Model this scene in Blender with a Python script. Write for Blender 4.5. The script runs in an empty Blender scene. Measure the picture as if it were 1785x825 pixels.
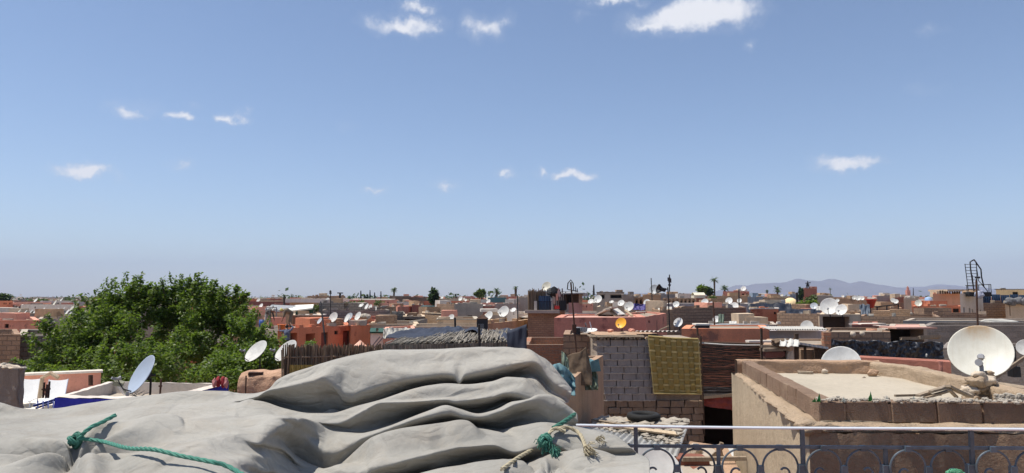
import bpy, bmesh, math, random
from mathutils import Vector, Matrix, Euler, noise
R = math.radians
random.seed(7)
SC = bpy.context.scene
COL = SC.collection
# ------------------------------------------------------------------ camera
F = 1274.0            # focal length in photograph pixels (1785 wide)
EYE = 12.0            # eye height over the streets of the medina
PITCH = R(4.75)
cd = bpy.data.cameras.new('camera'); cam = bpy.data.objects.new('camera', cd); COL.objects.link(cam)
cam.location = (0, 0, EYE); cam.rotation_euler = (R(90) + PITCH, 0, 0)
cd.sensor_width = 36.0; cd.lens = 36.0 * F / 1785.0; cd.clip_start = 0.05; cd.clip_end = 60000
SC.camera = cam
# ------------------------------------------------------------------ sun direction (towards the sun)
SUN = Vector((-0.36, 0.008, 0.93)).normalized()
SUN_EL = math.asin(SUN.z)
# ------------------------------------------------------------------ world: physical sky with a few fair-weather clouds
W = bpy.data.worlds.new('World'); SC.world = W; W.use_nodes = True
nt = W.node_tree; nt.nodes.clear()
def N(tree, t, **kw):
    n = tree.nodes.new(t)
    for k, v in kw.items(): setattr(n, k, v)
    return n
sky = N(nt, 'ShaderNodeTexSky', sky_type='NISHITA', sun_disc=False)
sky.sun_elevation = SUN_EL; sky.sun_rotation = math.atan2(SUN.x, SUN.y)
sky.altitude = 450; sky.air_density = .85; sky.dust_density = .6; sky.ozone_density = 1.2
bg = N(nt, 'ShaderNodeBackground'); bg.inputs[1].default_value = 0.102
wo = N(nt, 'ShaderNodeOutputWorld'); nt.links.new(bg.outputs[0], wo.inputs[0])
tc = N(nt, 'ShaderNodeTexCoord'); sep = N(nt, 'ShaderNodeSeparateXYZ'); nt.links.new(tc.outputs['Generated'], sep.inputs[0])
def M2(op, a, b=None, tree=nt, clamp=False):
    n = N(tree, 'ShaderNodeMath', operation=op, use_clamp=clamp)
    for i, x in enumerate((a, b)):
        if x is None: continue
        if isinstance(x, (int, float)): n.inputs[i].default_value = x
        else: tree.links.new(x, n.inputs[i])
    return n.outputs[0]
az = M2('ARCTAN2', sep.outputs[0], sep.outputs[1]); el = M2('ARCSINE', sep.outputs[2])
cmb = N(nt, 'ShaderNodeCombineXYZ'); nt.links.new(az, cmb.inputs[0]); nt.links.new(el, cmb.inputs[1])
nzd = N(nt, 'ShaderNodeTexNoise'); nzd.inputs['Scale'].default_value = 22; nzd.inputs['Detail'].default_value = 8; nzd.inputs['Roughness'].default_value = .62
nt.links.new(cmb.outputs[0], nzd.inputs['Vector'])
vs = N(nt, 'ShaderNodeVectorMath', operation='SUBTRACT'); nt.links.new(nzd.outputs['Color'], vs.inputs[0]); vs.inputs[1].default_value = (.5, .5, .5)
vm = N(nt, 'ShaderNodeVectorMath', operation='MULTIPLY'); nt.links.new(vs.outputs[0], vm.inputs[0]); vm.inputs[1].default_value = (.085, .05, 0)
va = N(nt, 'ShaderNodeVectorMath', operation='ADD'); nt.links.new(cmb.outputs[0], va.inputs[0]); nt.links.new(vm.outputs[0], va.inputs[1])
def pix_dir(u, v):
    dx = (u - 892.5) / F; dz = (412.5 - v) / F
    return Vector((dx, math.cos(PITCH) - dz * math.sin(PITCH), math.sin(PITCH) + dz * math.cos(PITCH)))
# clouds: (u, v, half width px, half height px, strength)
clouds = [(700, 42, 78, 22, 1.0), (725, 12, 40, 16, .75), (752, 46, 40, 14, .6), (846, 48, 50, 24, .72), (872, 40, 30, 18, .5), (1205, 28, 135, 32, 1.25), (1250, 22, 95, 34, 1.2), (1150, 40, 80, 18, .95), (1065, -4, 62, 13, .9),
          (1308, 78, 16, 13, .55), (1625, 52, 26, 12, .4), (1600, 162, 40, 10, .3), (216, 189, 34, 13, .7), (250, 180, 40, 14, .35), (313, 200, 30, 12, .85), (333, 180, 22, 9, .35), (402, 200, 25, 12, .85),
          (153, 299, 50, 14, 1.1), (205, 308, 26, 8, .4), (314, 285, 18, 8, .5), (158, 360, 22, 6, .3), (660, 328, 27, 9, .6), (780, 318, 36, 10, .65), (884, 306, 24, 9, .8), (940, 304, 22, 10, .7), (994, 302, 46, 12, .95),
          (1482, 287, 62, 14, 1.05), (437, 402, 18, 6, .3), (600, 222, 34, 12, .25), (1075, 292, 14, 6, .3), (1015, 22, 22, 10, .35)]
dirs = []
for u, v, hw, hh, s in clouds:
    d = pix_dir(u, v).normalized(); dirs.append((math.atan2(d.x, d.y), math.asin(d.z), hw / F * 1.08, hh / F * 1.15, s))
rc = random.Random(3)
for k in range(26):                                           # the same scattered clouds go on around the sky
    a = R(rc.uniform(42, 318)); e = R(rc.choice((rc.uniform(6, 14), rc.uniform(14, 40))))
    dirs.append((math.atan2(math.sin(a), math.cos(a)), e, rc.uniform(.02, .09), rc.uniform(.008, .022), rc.uniform(.4, 1.1)))
acc = None
for a, e, ra, re, s in dirs:
    n1 = N(nt, 'ShaderNodeVectorMath', operation='SUBTRACT'); nt.links.new(va.outputs[0], n1.inputs[0]); n1.inputs[1].default_value = (a, e, 0)
    n2 = N(nt, 'ShaderNodeVectorMath', operation='MULTIPLY'); nt.links.new(n1.outputs[0], n2.inputs[0]); n2.inputs[1].default_value = (1 / ra, 1 / re, 0)
    n3 = N(nt, 'ShaderNodeVectorMath', operation='LENGTH'); nt.links.new(n2.outputs[0], n3.inputs[0])
    mm = M2('MULTIPLY', M2('SUBTRACT', 1.0, n3.outputs['Value'], clamp=True), s)
    acc = mm if acc is None else M2('MAXIMUM', acc, mm)
nz2 = N(nt, 'ShaderNodeTexNoise'); nz2.inputs['Scale'].default_value = 40; nz2.inputs['Detail'].default_value = 9; nz2.inputs['Roughness'].default_value = .68
nt.links.new(cmb.outputs[0], nz2.inputs['Vector'])
den = M2('SUBTRACT', M2('MULTIPLY', acc, 2.0), M2('MULTIPLY', nz2.outputs['Fac'], .95))
den = M2('ADD', den, .16)
mr = N(nt, 'ShaderNodeMapRange', interpolation_type='SMOOTHSTEP'); nt.links.new(den, mr.inputs[0])
mr.inputs[1].default_value = 0; mr.inputs[2].default_value = 1.35; mr.inputs[3].default_value = 0; mr.inputs[4].default_value = .9
# thin haze of the cloud tops: a touch greyer where the cloud is thick underneath
def ramp_w(fac):
    n = N(nt, 'ShaderNodeMix', data_type='RGBA'); nt.links.new(fac, n.inputs['Factor']); n.inputs['A'].default_value = (4.4, 4.8, 5.6, 1); n.inputs['B'].default_value = (6.6, 6.6, 6.8, 1); return n.outputs['Result']
mx = N(nt, 'ShaderNodeMix', data_type='RGBA'); veil = M2('MULTIPLY', M2('MULTIPLY', acc, M2('SUBTRACT', 1.15, nz2.outputs['Fac'])), .5, clamp=True)      # thin veil round each cloud
fac_ = M2('MAXIMUM', mr.outputs[0], veil); nt.links.new(fac_, mx.inputs['Factor'])
nt.links.new(sky.outputs[0], mx.inputs['A']); nt.links.new(ramp_w(mr.outputs[0]), mx.inputs['B'])
nt.links.new(mx.outputs['Result'], bg.inputs[0])
# ------------------------------------------------------------------ sun lamp
sl = bpy.data.lights.new('sun', 'SUN'); so = bpy.data.objects.new('sun', sl); COL.objects.link(so)
sl.energy = 4.0; sl.angle = R(.53); sl.color = (1, .95, .87)
so.rotation_euler = SUN.to_track_quat('Z', 'Y').to_euler()
# ------------------------------------------------------------------ picture settings
SC.view_settings.view_transform = 'Standard'; SC.view_settings.look = 'None'
SC.view_settings.exposure = 0.55; SC.view_settings.gamma = 1.0; SC.view_settings.use_curve_mapping = False
SC.render.engine = 'CYCLES'
cy = SC.cycles
cy.max_bounces = 5; cy.diffuse_bounces = 3; cy.glossy_bounces = 2; cy.transmission_bounces = 3; cy.volume_bounces = 0; cy.transparent_max_bounces = 6
cy.use_denoising = True; cy.caustics_reflective = False; cy.caustics_refractive = False; cy.use_adaptive_sampling = True; cy.adaptive_threshold = .015
# ------------------------------------------------------------------ helpers
def P(u, v, d):
    """the point seen at photograph pixel (u, v) at distance d in front of the camera"""
    r = pix_dir(u, v); k = d / r.y
    return Vector((r.x * k, d, EYE + r.z * k))
def lin(r, g, b):
    f = lambda x: ((x / 255 + .055) / 1.055) ** 2.4 if x > 10 else x / 255 / 12.92
    return (f(r), f(g), f(b))
def tag(o, label=None, cat=None, group=None, kind=None):
    if label: o['label'] = label
    if cat: o['category'] = cat
    if group: o['group'] = group
    if kind or cat: o['kind'] = kind or 'thing'
    return o
def empty(name, loc, rz=0.0):
    o = bpy.data.objects.new(name, None); COL.objects.link(o); o.location = loc; o.rotation_euler = (0, 0, rz)
    o.empty_display_size = .2
    return o
class MB:
    """collects shapes into one mesh"""
    def __init__(s): s.v = []; s.f = []; s.m = []; s.t = []; s.mi = 0; s.tint = 0.0
    def face(s, idx): s.f.append(tuple(idx)); s.m.append(s.mi); s.t.append(s.tint)
    def quad(s, *p):
        b = len(s.v); s.v += [tuple(q) for q in p]; s.face(range(b, b + len(p)))
    def box(s, c, sz, rot=None, jit=0.0, rnd=random):
        b = len(s.v); hx, hy, hz = sz[0] / 2, sz[1] / 2, sz[2] / 2
        m = None
        if rot is not None: m = rot.to_matrix() if isinstance(rot, Euler) else (Matrix.Rotation(rot, 3, 'Z') if isinstance(rot, (int, float)) else rot)
        for z in (-hz, hz):
            for x, y in ((-hx, -hy), (hx, -hy), (hx, hy), (-hx, hy)):
                p = Vector((x, y, z))
                if jit: p += Vector((rnd.uniform(-jit, jit), rnd.uniform(-jit, jit), rnd.uniform(-jit, jit)))
                if m is not None: p = m @ p
                s.v.append((p.x + c[0], p.y + c[1], p.z + c[2]))
        for q in ((0, 3, 2, 1), (4, 5, 6, 7), (0, 1, 5, 4), (1, 2, 6, 5), (2, 3, 7, 6), (3, 0, 4, 7)): s.face([b + i for i in q])
    def bar(s, a, b_, w, h=None):
        """a rectangular bar between two points"""
        a = Vector(a); b_ = Vector(b_); h = h or w; d = b_ - a; L = d.length
        q = d.to_track_quat('X', 'Z').to_matrix()
        s.box((a + b_) / 2, (L, w, h), q)
    def tube(s, pts, r, n=8, cap=True):
        pts = [Vector(p) for p in pts]; k = len(pts); rs = r if isinstance(r, (list, tuple)) else [r] * k
        b = len(s.v); prev = None
        for i, p in enumerate(pts):
            t = (pts[min(i + 1, k - 1)] - pts[max(i - 1, 0)])
            t = t.normalized() if t.length > 1e-9 else Vector((0, 0, 1))
            if prev is None:
                a = t.orthogonal().normalized()
            else:
                a = (prev - t * prev.dot(t)); a = a.normalized() if a.length > 1e-6 else t.orthogonal().normalized()
            prev = a; c = t.cross(a)
            for j in range(n):
                an = 2 * math.pi * j / n; q = p + (a * math.cos(an) + c * math.sin(an)) * rs[i]
                s.v.append(tuple(q))
        for i in range(k - 1):
            for j in range(n):
                s.face([b + i * n + j, b + i * n + (j + 1) % n, b + (i + 1) * n + (j + 1) % n, b + (i + 1) * n + j])
        if cap:
            s.face([b + j for j in range(n)][::-1]); s.face([b + (k - 1) * n + j for j in range(n)])
    def lathe(s, prof, n=24, M=None):
        """prof: (radius, z) pairs"""
        b = len(s.v); k = len(prof)
        for r_, z in prof:
            for j in range(n):
                an = 2 * math.pi * j / n; p = Vector((r_ * math.cos(an), r_ * math.sin(an), z))
                if M is not None: p = M @ p
                s.v.append(tuple(p))
        for i in range(k - 1):
            for j in range(n):
                s.face([b + i * n + j, b + i * n + (j + 1) % n, b + (i + 1) * n + (j + 1) % n, b + (i + 1) * n + j])
    def blob(s, c, r, sub=2, amp=.25, seed=0, fr=1.5):
        bm = bmesh.new(); bmesh.ops.create_icosphere(bm, subdivisions=sub, radius=1)
        b = len(s.v); c = Vector(c); r = Vector(r) if not isinstance(r, (int, float)) else Vector((r, r, r))
        for v in bm.verts:
            k = 1 + amp * noise.noise(v.co * fr + Vector((seed * 7.3, seed * 3.1, seed)))
            s.v.append((c.x + v.co.x * r.x * k, c.y + v.co.y * r.y * k, c.z + v.co.z * r.z * k))
        for f in bm.faces: s.face([b + v.index for v in f.verts])
        bm.free()
    def sheet(s, fn, nu, nv):
        b = len(s.v)
        for j in range(nv + 1):
            for i in range(nu + 1): s.v.append(tuple(fn(i / nu, j / nv)))
        for j in range(nv):
            for i in range(nu):
                a = b + j * (nu + 1) + i; s.face([a, a + 1, a + nu + 2, a + nu + 1])
    def mesh(s, name, mats, smooth=False):
        me = bpy.data.meshes.new(name); me.from_pydata(s.v, [], s.f)
        for m in (mats if isinstance(mats, (list, tuple)) else [mats]): me.materials.append(m)
        if any(s.m): me.polygons.foreach_set('material_index', s.m)
        if any(s.t):
            a = me.attributes.new('tint', 'FLOAT', 'FACE'); a.data.foreach_set('value', s.t)
        if smooth: me.polygons.foreach_set('use_smooth', [True] * len(me.polygons))
        me.update()
        return me
    def build(s, name, mats, parent=None, smooth=False, loc=None, rz=0.0):
        o = bpy.data.objects.new(name, s.mesh(name, mats, smooth)); COL.objects.link(o)
        if parent: o.parent = parent
        if loc is not None: o.location = loc
        if rz: o.rotation_euler = (0, 0, rz)
        return o
def solid(o, t, off=0.0):
    m = o.modifiers.new('solid', 'SOLIDIFY'); m.thickness = t; m.offset = off
    return o
def bev(o, w=.01, seg=2):
    m = o.modifiers.new('bevel', 'BEVEL'); m.width = w; m.segments = seg; m.limit_method = 'ANGLE'; m.angle_limit = R(40)
    return o
def copy_tree(o, parent=None):
    c = o.copy(); COL.objects.link(c); c.parent = parent
    for ch in list(o.children): copy_tree(ch, c)
    return c
# ------------------------------------------------------------------ materials
MATS = {}
def base_mat(name):
    m = bpy.data.materials.new(name); m.use_nodes = True; t = m.node_tree
    return m, t, t.nodes['Principled BSDF']
def ramp(t, fac, stops):
    r = N(t, 'ShaderNodeValToRGB'); t.links.new(fac, r.inputs[0])
    e = r.color_ramp.elements
    while len(e) < len(stops): e.new(.5)
    for k, (p, c) in enumerate(stops): e[k].position = p; e[k].color = (*c[:3], 1)
    return r.outputs[0]
def wall_coords(t):
    """metres along the wall (x or y whichever the face runs in) and up"""
    tc = N(t, 'ShaderNodeTexCoord'); g = N(t, 'ShaderNodeNewGeometry')
    return tc.outputs['Object']
def mixc(t, fac, a, b, mode='MIX'):
    n = N(t, 'ShaderNodeMix', data_type='RGBA', blend_type=mode)
    for s, x in (('Factor', fac), ('A', a), ('B', b)):
        if isinstance(x, (int, float)): n.inputs[s].default_value = x
        elif isinstance(x, tuple): n.inputs[s].default_value = (*x[:3], 1)
        else: t.links.new(x, n.inputs[s])
    return n.outputs['Result']
def noise_n(t, vec, sc, det=4, rough=.6, scale3=None):
    if scale3:
        mp = N(t, 'ShaderNodeMapping'); mp.inputs['Scale'].default_value = scale3; t.links.new(vec, mp.inputs[0]); vec = mp.outputs[0]
    n = N(t, 'ShaderNodeTexNoise'); n.inputs['Scale'].default_value = sc; n.inputs['Detail'].default_value = det; n.inputs['Roughness'].default_value = rough
    t.links.new(vec, n.inputs['Vector']); return n.outputs['Fac']
def bump(t, b, h, dist, st=.6):
    n = N(t, 'ShaderNodeBump'); n.inputs['Strength'].default_value = st; n.inputs['Distance'].default_value = dist
    t.links.new(h, n.inputs['Height']); t.links.new(n.outputs[0], b.inputs['Normal'])
def plaster(name, c, var=.35, rough=.92, patch=None, streak=.5, sc=1.0, bd=.02):
    """weathered render: broad stains, rain streaks, fine grain, patches where it has come off"""
    if name in MATS: return MATS[name]
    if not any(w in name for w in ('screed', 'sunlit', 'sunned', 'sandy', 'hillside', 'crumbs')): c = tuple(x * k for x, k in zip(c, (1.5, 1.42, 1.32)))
    m, t, b = base_mat(name); v = N(t, 'ShaderNodeTexCoord').outputs['Object']
    oi = N(t, 'ShaderNodeObjectInfo')
    ad = N(t, 'ShaderNodeVectorMath', operation='ADD'); t.links.new(v, ad.inputs[0])
    mu = N(t, 'ShaderNodeMath', operation='MULTIPLY'); t.links.new(oi.outputs['Random'], mu.inputs[0]); mu.inputs[1].default_value = 50
    t.links.new(mu.outputs[0], ad.inputs[1]); v = ad.outputs[0]
    n1 = noise_n(t, v, .7 * sc, 6); n2 = noise_n(t, v, 14 * sc, 5, .7); n3 = noise_n(t, v, 1.0, 5, .6, (2.6 * sc, 2.6 * sc, .25 * sc))
    dk = tuple(x * (1 - var) for x in c); lt = tuple(min(1, x * (1 + var * .45)) for x in c)
    col = ramp(t, n1, [(.3, dk), (.5, c), (.72, lt)])
    col = mixc(t, M2('MULTIPLY', ramp(t, n3, [(.45, (0, 0, 0)), (.75, (1, 1, 1))]), streak, t), col, tuple(x * .55 for x in c))
    col = mixc(t, .35, col, ramp(t, n2, [(.3, tuple(x * .6 for x in c)), (.7, lt)]))
    if patch:
        n4 = noise_n(t, v, .9 * sc, 7, .65)
        col = mixc(t, ramp(t, n4, [(.57, (0, 0, 0)), (.63, (1, 1, 1))]), col, patch)
    t.links.new(col, b.inputs['Base Color']); b.inputs['Roughness'].default_value = rough; b.inputs['Specular IOR Level'].default_value = .25
    bump(t, b, M2('ADD', n2, M2('MULTIPLY', n1, 2.0, t), t), bd, .7)
    MATS[name] = m; return m
def brick(name, c1, c2, mortar, bw=.4, bh=.2, ms=.02, var=.4, rough=.95, bias=0.0, stain=.5):
    if name in MATS: return MATS[name]
    c1, c2, mortar = (tuple(x * k for x, k in zip(q, (1.52, 1.45, 1.36))) for q in (c1, c2, mortar))
    m, t, b = base_mat(name); tc_ = N(t, 'ShaderNodeTexCoord'); v = tc_.outputs['Object']
    sp = N(t, 'ShaderNodeSeparateXYZ'); t.links.new(v, sp.inputs[0])
    wob = noise_n(t, v, 1.3, 3)
    cb = N(t, 'ShaderNodeCombineXYZ'); t.links.new(M2('ADD', sp.outputs[0], sp.outputs[1], t), cb.inputs[0])
    t.links.new(M2('ADD', sp.outputs[2], M2('MULTIPLY', wob, .06, t), t), cb.inputs[1])
    bt = N(t, 'ShaderNodeTexBrick'); t.links.new(cb.outputs[0], bt.inputs['Vector'])
    bt.inputs['Scale'].default_value = 1; bt.inputs['Brick Width'].default_value = bw; bt.inputs['Row Height'].default_value = bh
    bt.inputs['Mortar Size'].default_value = ms; bt.inputs['Mortar Smooth'].default_value = .3; bt.inputs['Bias'].default_value = bias
    bt.inputs['Color1'].default_value = (*c1, 1); bt.inputs['Color2'].default_value = (*c2, 1); bt.inputs['Mortar'].default_value = (*mortar, 1)
    n1 = noise_n(t, v, .6, 6); n2 = noise_n(t, v, 16, 5, .7)
    col = mixc(t, M2('MULTIPLY', ramp(t, n1, [(.4, (0, 0, 0)), (.68, (1, 1, 1))]), stain, t), bt.outputs['Color'], tuple(x * .6 for x in c2))
    col = mixc(t, .45, col, ramp(t, n2, [(.25, (.25, .25, .25)), (.75, (1.4, 1.4, 1.4))]), 'MULTIPLY')
    t.links.new(col, b.inputs['Base Color']); b.inputs['Roughness'].default_value = rough; b.inputs['Specular IOR Level'].default_value = .2
    inv = M2('SUBTRACT', 1.0, bt.outputs['Fac'], t)
    bump(t, b, M2('ADD', M2('MULTIPLY', inv, 1.5, t), n2, t), .025, .9)
    MATS[name] = m; return m
def simple(name, c, rough=.6, metal=0.0, var=.2, sc=6.0, bd=.004, spec=.3, stretch=None, tint=0.0):
    """one colour with grain and wear"""
    if name in MATS: return MATS[name]
    m, t, b = base_mat(name); v = N(t, 'ShaderNodeTexCoord').outputs['Object']
    n1 = noise_n(t, v, sc, 6, .65, stretch)
    col = ramp(t, n1, [(.25, tuple(x * (1 - var) for x in c)), (.75, tuple(min(1, x * (1 + var * .6)) for x in c))])
    oi = N(t, 'ShaderNodeObjectInfo'); col = mixc(t, 1.0, col, ramp(t, oi.outputs['Random'], [(0, (.80, .79, .77)), (1, (1.12, 1.12, 1.12))]), 'MULTIPLY')
    if tint:
        at = N(t, 'ShaderNodeAttribute', attribute_name='tint')
        col = mixc(t, M2('MULTIPLY', at.outputs['Fac'], tint, t), col, tuple(x * .25 for x in c))
    t.links.new(col, b.inputs['Base Color']); b.inputs['Roughness'].default_value = rough; b.inputs['Metallic'].default_value = metal
    b.inputs['Specular IOR Level'].default_value = spec
    if bd: bump(t, b, n1, bd, .6)
    MATS[name] = m; return m
def corrugated(name, c, period=.08, rough=.5, rust=None, axis=0, var=.25):
    if name in MATS: return MATS[name]
    m, t, b = base_mat(name); v = N(t, 'ShaderNodeTexCoord').outputs['Object']
    sp = N(t, 'ShaderNodeSeparateXYZ'); t.links.new(v, sp.inputs[0])
    w = M2('SINE', M2('MULTIPLY', sp.outputs[axis], 2 * math.pi / period, t), None, t)
    n1 = noise_n(t, v, 1.5, 6); n2 = noise_n(t, v, 1, 5, .6, (7, 7, .6))
    col = ramp(t, n1, [(.3, tuple(x * (1 - var) for x in c)), (.7, c)])
    if rust: col = mixc(t, ramp(t, n2, [(.5, (0, 0, 0)), (.75, (1, 1, 1))]), col, rust)
    col = mixc(t, ramp(t, w, [(-.0, (.0, .0, .0)), (1, (.25, .25, .25))]), col, tuple(x * .5 for x in c))
    t.links.new(col, b.inputs['Base Color']); b.inputs['Roughness'].default_value = rough
    bump(t, b, w, period * .2, .8)
    MATS[name] = m; return m
def leaf(name, c, c2, trans=.35):
    if name in MATS: return MATS[name]
    m = bpy.data.materials.new(name); m.use_nodes = True; t = m.node_tree; t.nodes.clear()
    at = N(t, 'ShaderNodeAttribute', attribute_name='tint')
    col = ramp(t, at.outputs['Fac'], [(0, c), (1, c2)])
    d = N(t, 'ShaderNodeBsdfPrincipled'); t.links.new(col, d.inputs['Base Color']); d.inputs['Roughness'].default_value = .5; d.inputs['Specular IOR Level'].default_value = .35
    tr = N(t, 'ShaderNodeBsdfTranslucent'); t.links.new(mixc(t, .5, col, (.25, .4, .03)), tr.inputs[0])
    mx_ = N(t, 'ShaderNodeMixShader'); mx_.inputs[0].default_value = trans; t.links.new(d.outputs[0], mx_.inputs[1]); t.links.new(tr.outputs[0], mx_.inputs[2])
    o = N(t, 'ShaderNodeOutputMaterial'); t.links.new(mx_.outputs[0], o.inputs[0])
    MATS[name] = m; return m
# the palette of the town
PL_SALMON = plaster('salmon render', (.41, .19, .145), .3, patch=(.30, .13, .10))
PL_TERRA = plaster('terracotta render', (.42, .16, .095), .22, patch=(.40, .13, .075))
PL_ORANGE = plaster('orange render', (.52, .21, .12), .3, patch=(.33, .15, .10))
PL_PINK = plaster('pink render', (.50, .25, .19), .25)
PL_PEACH = plaster('peach render', (.60, .34, .23), .2)
PL_RED = plaster('dark red render', (.26, .11, .082), .3)
PL_BEIGE = plaster('beige render', (.43, .35, .26), .3, streak=.8)
PL_TAN = plaster('tan render', (.36, .25, .16), .3, patch=(.27, .18, .11))
PL_SAND = plaster('sandy lime screed', (.46, .40, .31), .18, streak=.1)
PL_MUD = plaster('mud render', (.31, .215, .15), .35, sc=2.0, bd=.04)
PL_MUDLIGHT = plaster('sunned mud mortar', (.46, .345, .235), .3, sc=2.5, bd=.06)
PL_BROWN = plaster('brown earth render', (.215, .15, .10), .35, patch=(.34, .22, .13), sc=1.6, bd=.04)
PL_GREY = plaster('grey cement render', (.32, .28, .24), .3)
PL_PALE = plaster('pale grey render', (.46, .43, .40), .2)
PL_LAV = plaster('mauve grey render', (.38, .34, .35), .22, patch=(.42, .32, .29))
PL_WHITE = plaster('white render', (.58, .55, .50), .12)
PL_CREAM = plaster('cream render', (.66, .52, .30), .15)
BR_BROWN = brick('brown block wall', (.29, .20, .14), (.22, .15, .11), (.17, .125, .095), .38, .19)
BR_RED = brick('red brick wall', (.32, .15, .09), (.25, .13, .085), (.22, .16, .12), .24, .10, .012)
BR_TAN = brick('tan brick wall', (.36, .255, .17), (.29, .195, .13), (.22, .16, .115), .28, .13, .016)
BR_GREY = brick('grey block wall', (.27, .24, .21), (.21, .185, .16), (.145, .125, .11), .40, .20)
BR_DARK = brick('dark grey block wall', (.23, .205, .19), (.175, .158, .145), (.23, .205, .185), .45, .20)
RF_TAN = plaster('roof screed', (.33, .265, .20), .3, streak=.1)
RF_PALE = plaster('pale roof screed', (.42, .36, .29), .25, streak=.1)
RF_PINK = plaster('pink roof screed', (.58, .34, .27), .2, streak=.1)
EARTH = plaster('earth', (.26, .20, .145), .3, streak=0)
DARK = simple('dark interior', (.028, .023, .020), .9, var=.3)  # near-black colour stands in for the unlit rooms behind openings
WOODD = simple('dark weathered wood', (.10, .062, .04), .85, var=.4, sc=4, stretch=(1, 1, 6))
WOOD = simple('grey weathered wood', (.30, .235, .17), .85, var=.4, sc=5, stretch=(6, 1, 1), bd=.006)
WOODP = simple('pale planks', (.50, .39, .26), .8, var=.3, sc=5, stretch=(6, 1, 1))
REDW = simple('red painted wood', (.22, .06, .045), .6, var=.3)
IRON = simple('dark iron', (.035, .032, .032), .6, .3, var=.4, sc=20)
RUSTY = simple('rusty iron', (.085, .045, .03), .85, .1, var=.5, sc=14)
RAILP = simple('slate blue railing paint', (.085, .115, .142), .5, 0, var=.45, sc=16, bd=.003)
WHITEP = simple('white gloss paint', (.62, .65, .70), .35, var=.08, sc=9)
DISHW = simple('white enamel', (.62, .61, .57), .45, var=.28, sc=3, bd=0)
DISHC = simple('cream enamel', (.60, .57, .47), .45, var=.3, sc=3, bd=0)
DISHG = simple('grey enamel', (.43, .45, .47), .45, var=.12, sc=3, bd=0)
DISHB = simple('pale blue grey enamel', (.36, .42, .51), .4, var=.08, sc=3, bd=0)
def rusty_dish():
    m, t, b = base_mat('rust stained enamel'); v = N(t, 'ShaderNodeTexCoord').outputs['Object']; sp = N(t, 'ShaderNodeSeparateXYZ'); t.links.new(v, sp.inputs[0])
    n1 = noise_n(t, v, 5, 7, .7); n2 = noise_n(t, v, 1, 5, .6, (22, 1.6, 1))
    # stains start at the scratched upper rim and run down
    up = M2('SUBTRACT', sp.outputs[1], .08, t); r1 = M2('ADD', M2('MULTIPLY', up, 1.9, t), M2('SUBTRACT', M2('MULTIPLY', n1, .9, t), .75, t), t)
    cx = M2('SUBTRACT', .30, M2('ABSOLUTE', M2('ADD', sp.outputs[0], .02, t), None, t), t)
    msk = M2('MULTIPLY', M2('MULTIPLY', r1, M2('MULTIPLY', cx, 6.0, t, True), t), 1.5, t, True)
    col = ramp(t, n1, [(.3, (.52, .50, .42)), (.7, (.62, .60, .52))])
    col = mixc(t, M2('MULTIPLY', ramp(t, n2, [(.5, (0, 0, 0)), (.8, (1, 1, 1))]), .25, t), col, (.38, .30, .18))
    col = mixc(t, msk, col, (.36, .20, .06)); t.links.new(col, b.inputs['Base Color']); b.inputs['Roughness'].default_value = .55
    return m
DISHR = rusty_dish()
DISHO = simple('orange enamel', (.82, .40, .035), .45, var=.1, sc=3, bd=0)
PLASTG = simple('grey plastic', (.25, .25, .26), .5, var=.1)
PLASTK = simple('black plastic', (.02, .02, .022), .5, var=.2)
BLUEP = plaster('majorelle blue render', (.022, .028, .29), .18, streak=.15)
BLACKTARP = simple('black plastic sheeting', (.016, .018, .026), .42, var=.4, sc=3, bd=.03, spec=.5)
NAVYTARP = simple('faded navy tarpaulin', (.030, .036, .055), .75, var=.3, sc=2.5, bd=.015)
PURPLE = simple('violet tarpaulin', (.075, .06, .20), .6, var=.3, sc=2, bd=.02)
CLOTHW = simple('white plastic sheet', (.55, .53, .48), .6, var=.2, sc=4, bd=.02)
GREYBLUE = simple('grey blue tarpaulin', (.17, .205, .25), .6, var=.35, sc=2, bd=.03)
TEALNET = simple('teal plastic mesh', (.12, .23, .26), .7, var=.35, sc=12)
GREENNET = simple('faded green mesh', (.16, .20, .15), .9, var=.4, sc=10)
SACK = simple('brown sacking', (.15, .105, .07), .95, var=.4, sc=10, bd=.01)
CORW = corrugated('white corrugated sheet', (.62, .61, .57), .09, .5)
CORG = corrugated('grey corrugated sheet', (.42, .43, .42), .08, .45, rust=(.30, .20, .14))
CORB = corrugated('blue corrugated sheet', (.04, .085, .17), .16, .5)
CORGB = corrugated('grey blue corrugated sheet', (.28, .33, .38), .2, .5)
GREENP = simple('dark green paint', (.025, .075, .045), .6, var=.25)
TEALP = simple('teal roof paint', (.10, .26, .26), .6, var=.3)
REED = simple('dry reed', (.27, .195, .13), .85, var=.4, sc=3, stretch=(8, 8, 1), tint=.8)
THATCH = simple('grey thatch', (.31, .275, .225), .9, var=.4, sc=4, tint=.75)
STONE = plaster('rubble stone', (.40, .35, .29), .35, sc=3)
LIMECRUMB = plaster('lime crumbs', (.44, .39, .32), .3, sc=5)
ROPEG = simple('sea green rope', (.06, .205, .15), .7, var=.3, sc=60, bd=.004)
ROPEC = simple('cream rope', (.42, .36, .24), .8, var=.25, sc=60, bd=.004)
RUBBER = simple('black rubber', (.02, .02, .02), .8, var=.3)
TERRAT = simple('orange plastic', (.62, .17, .05), .5, var=.12)
REDPL = simple('red plastic', (.55, .045, .035), .45, var=.15)
BARK = simple('bark', (.12, .085, .06), .95, var=.4, sc=8, bd=.02)
PALMBARK = simple('palm bark', (.13, .10, .075), .95, var=.4, sc=10, bd=.03)

GALV = simple('galvanised sheet', (.40, .39, .36), .5, .2, var=.35, sc=3, bd=0)
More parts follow.
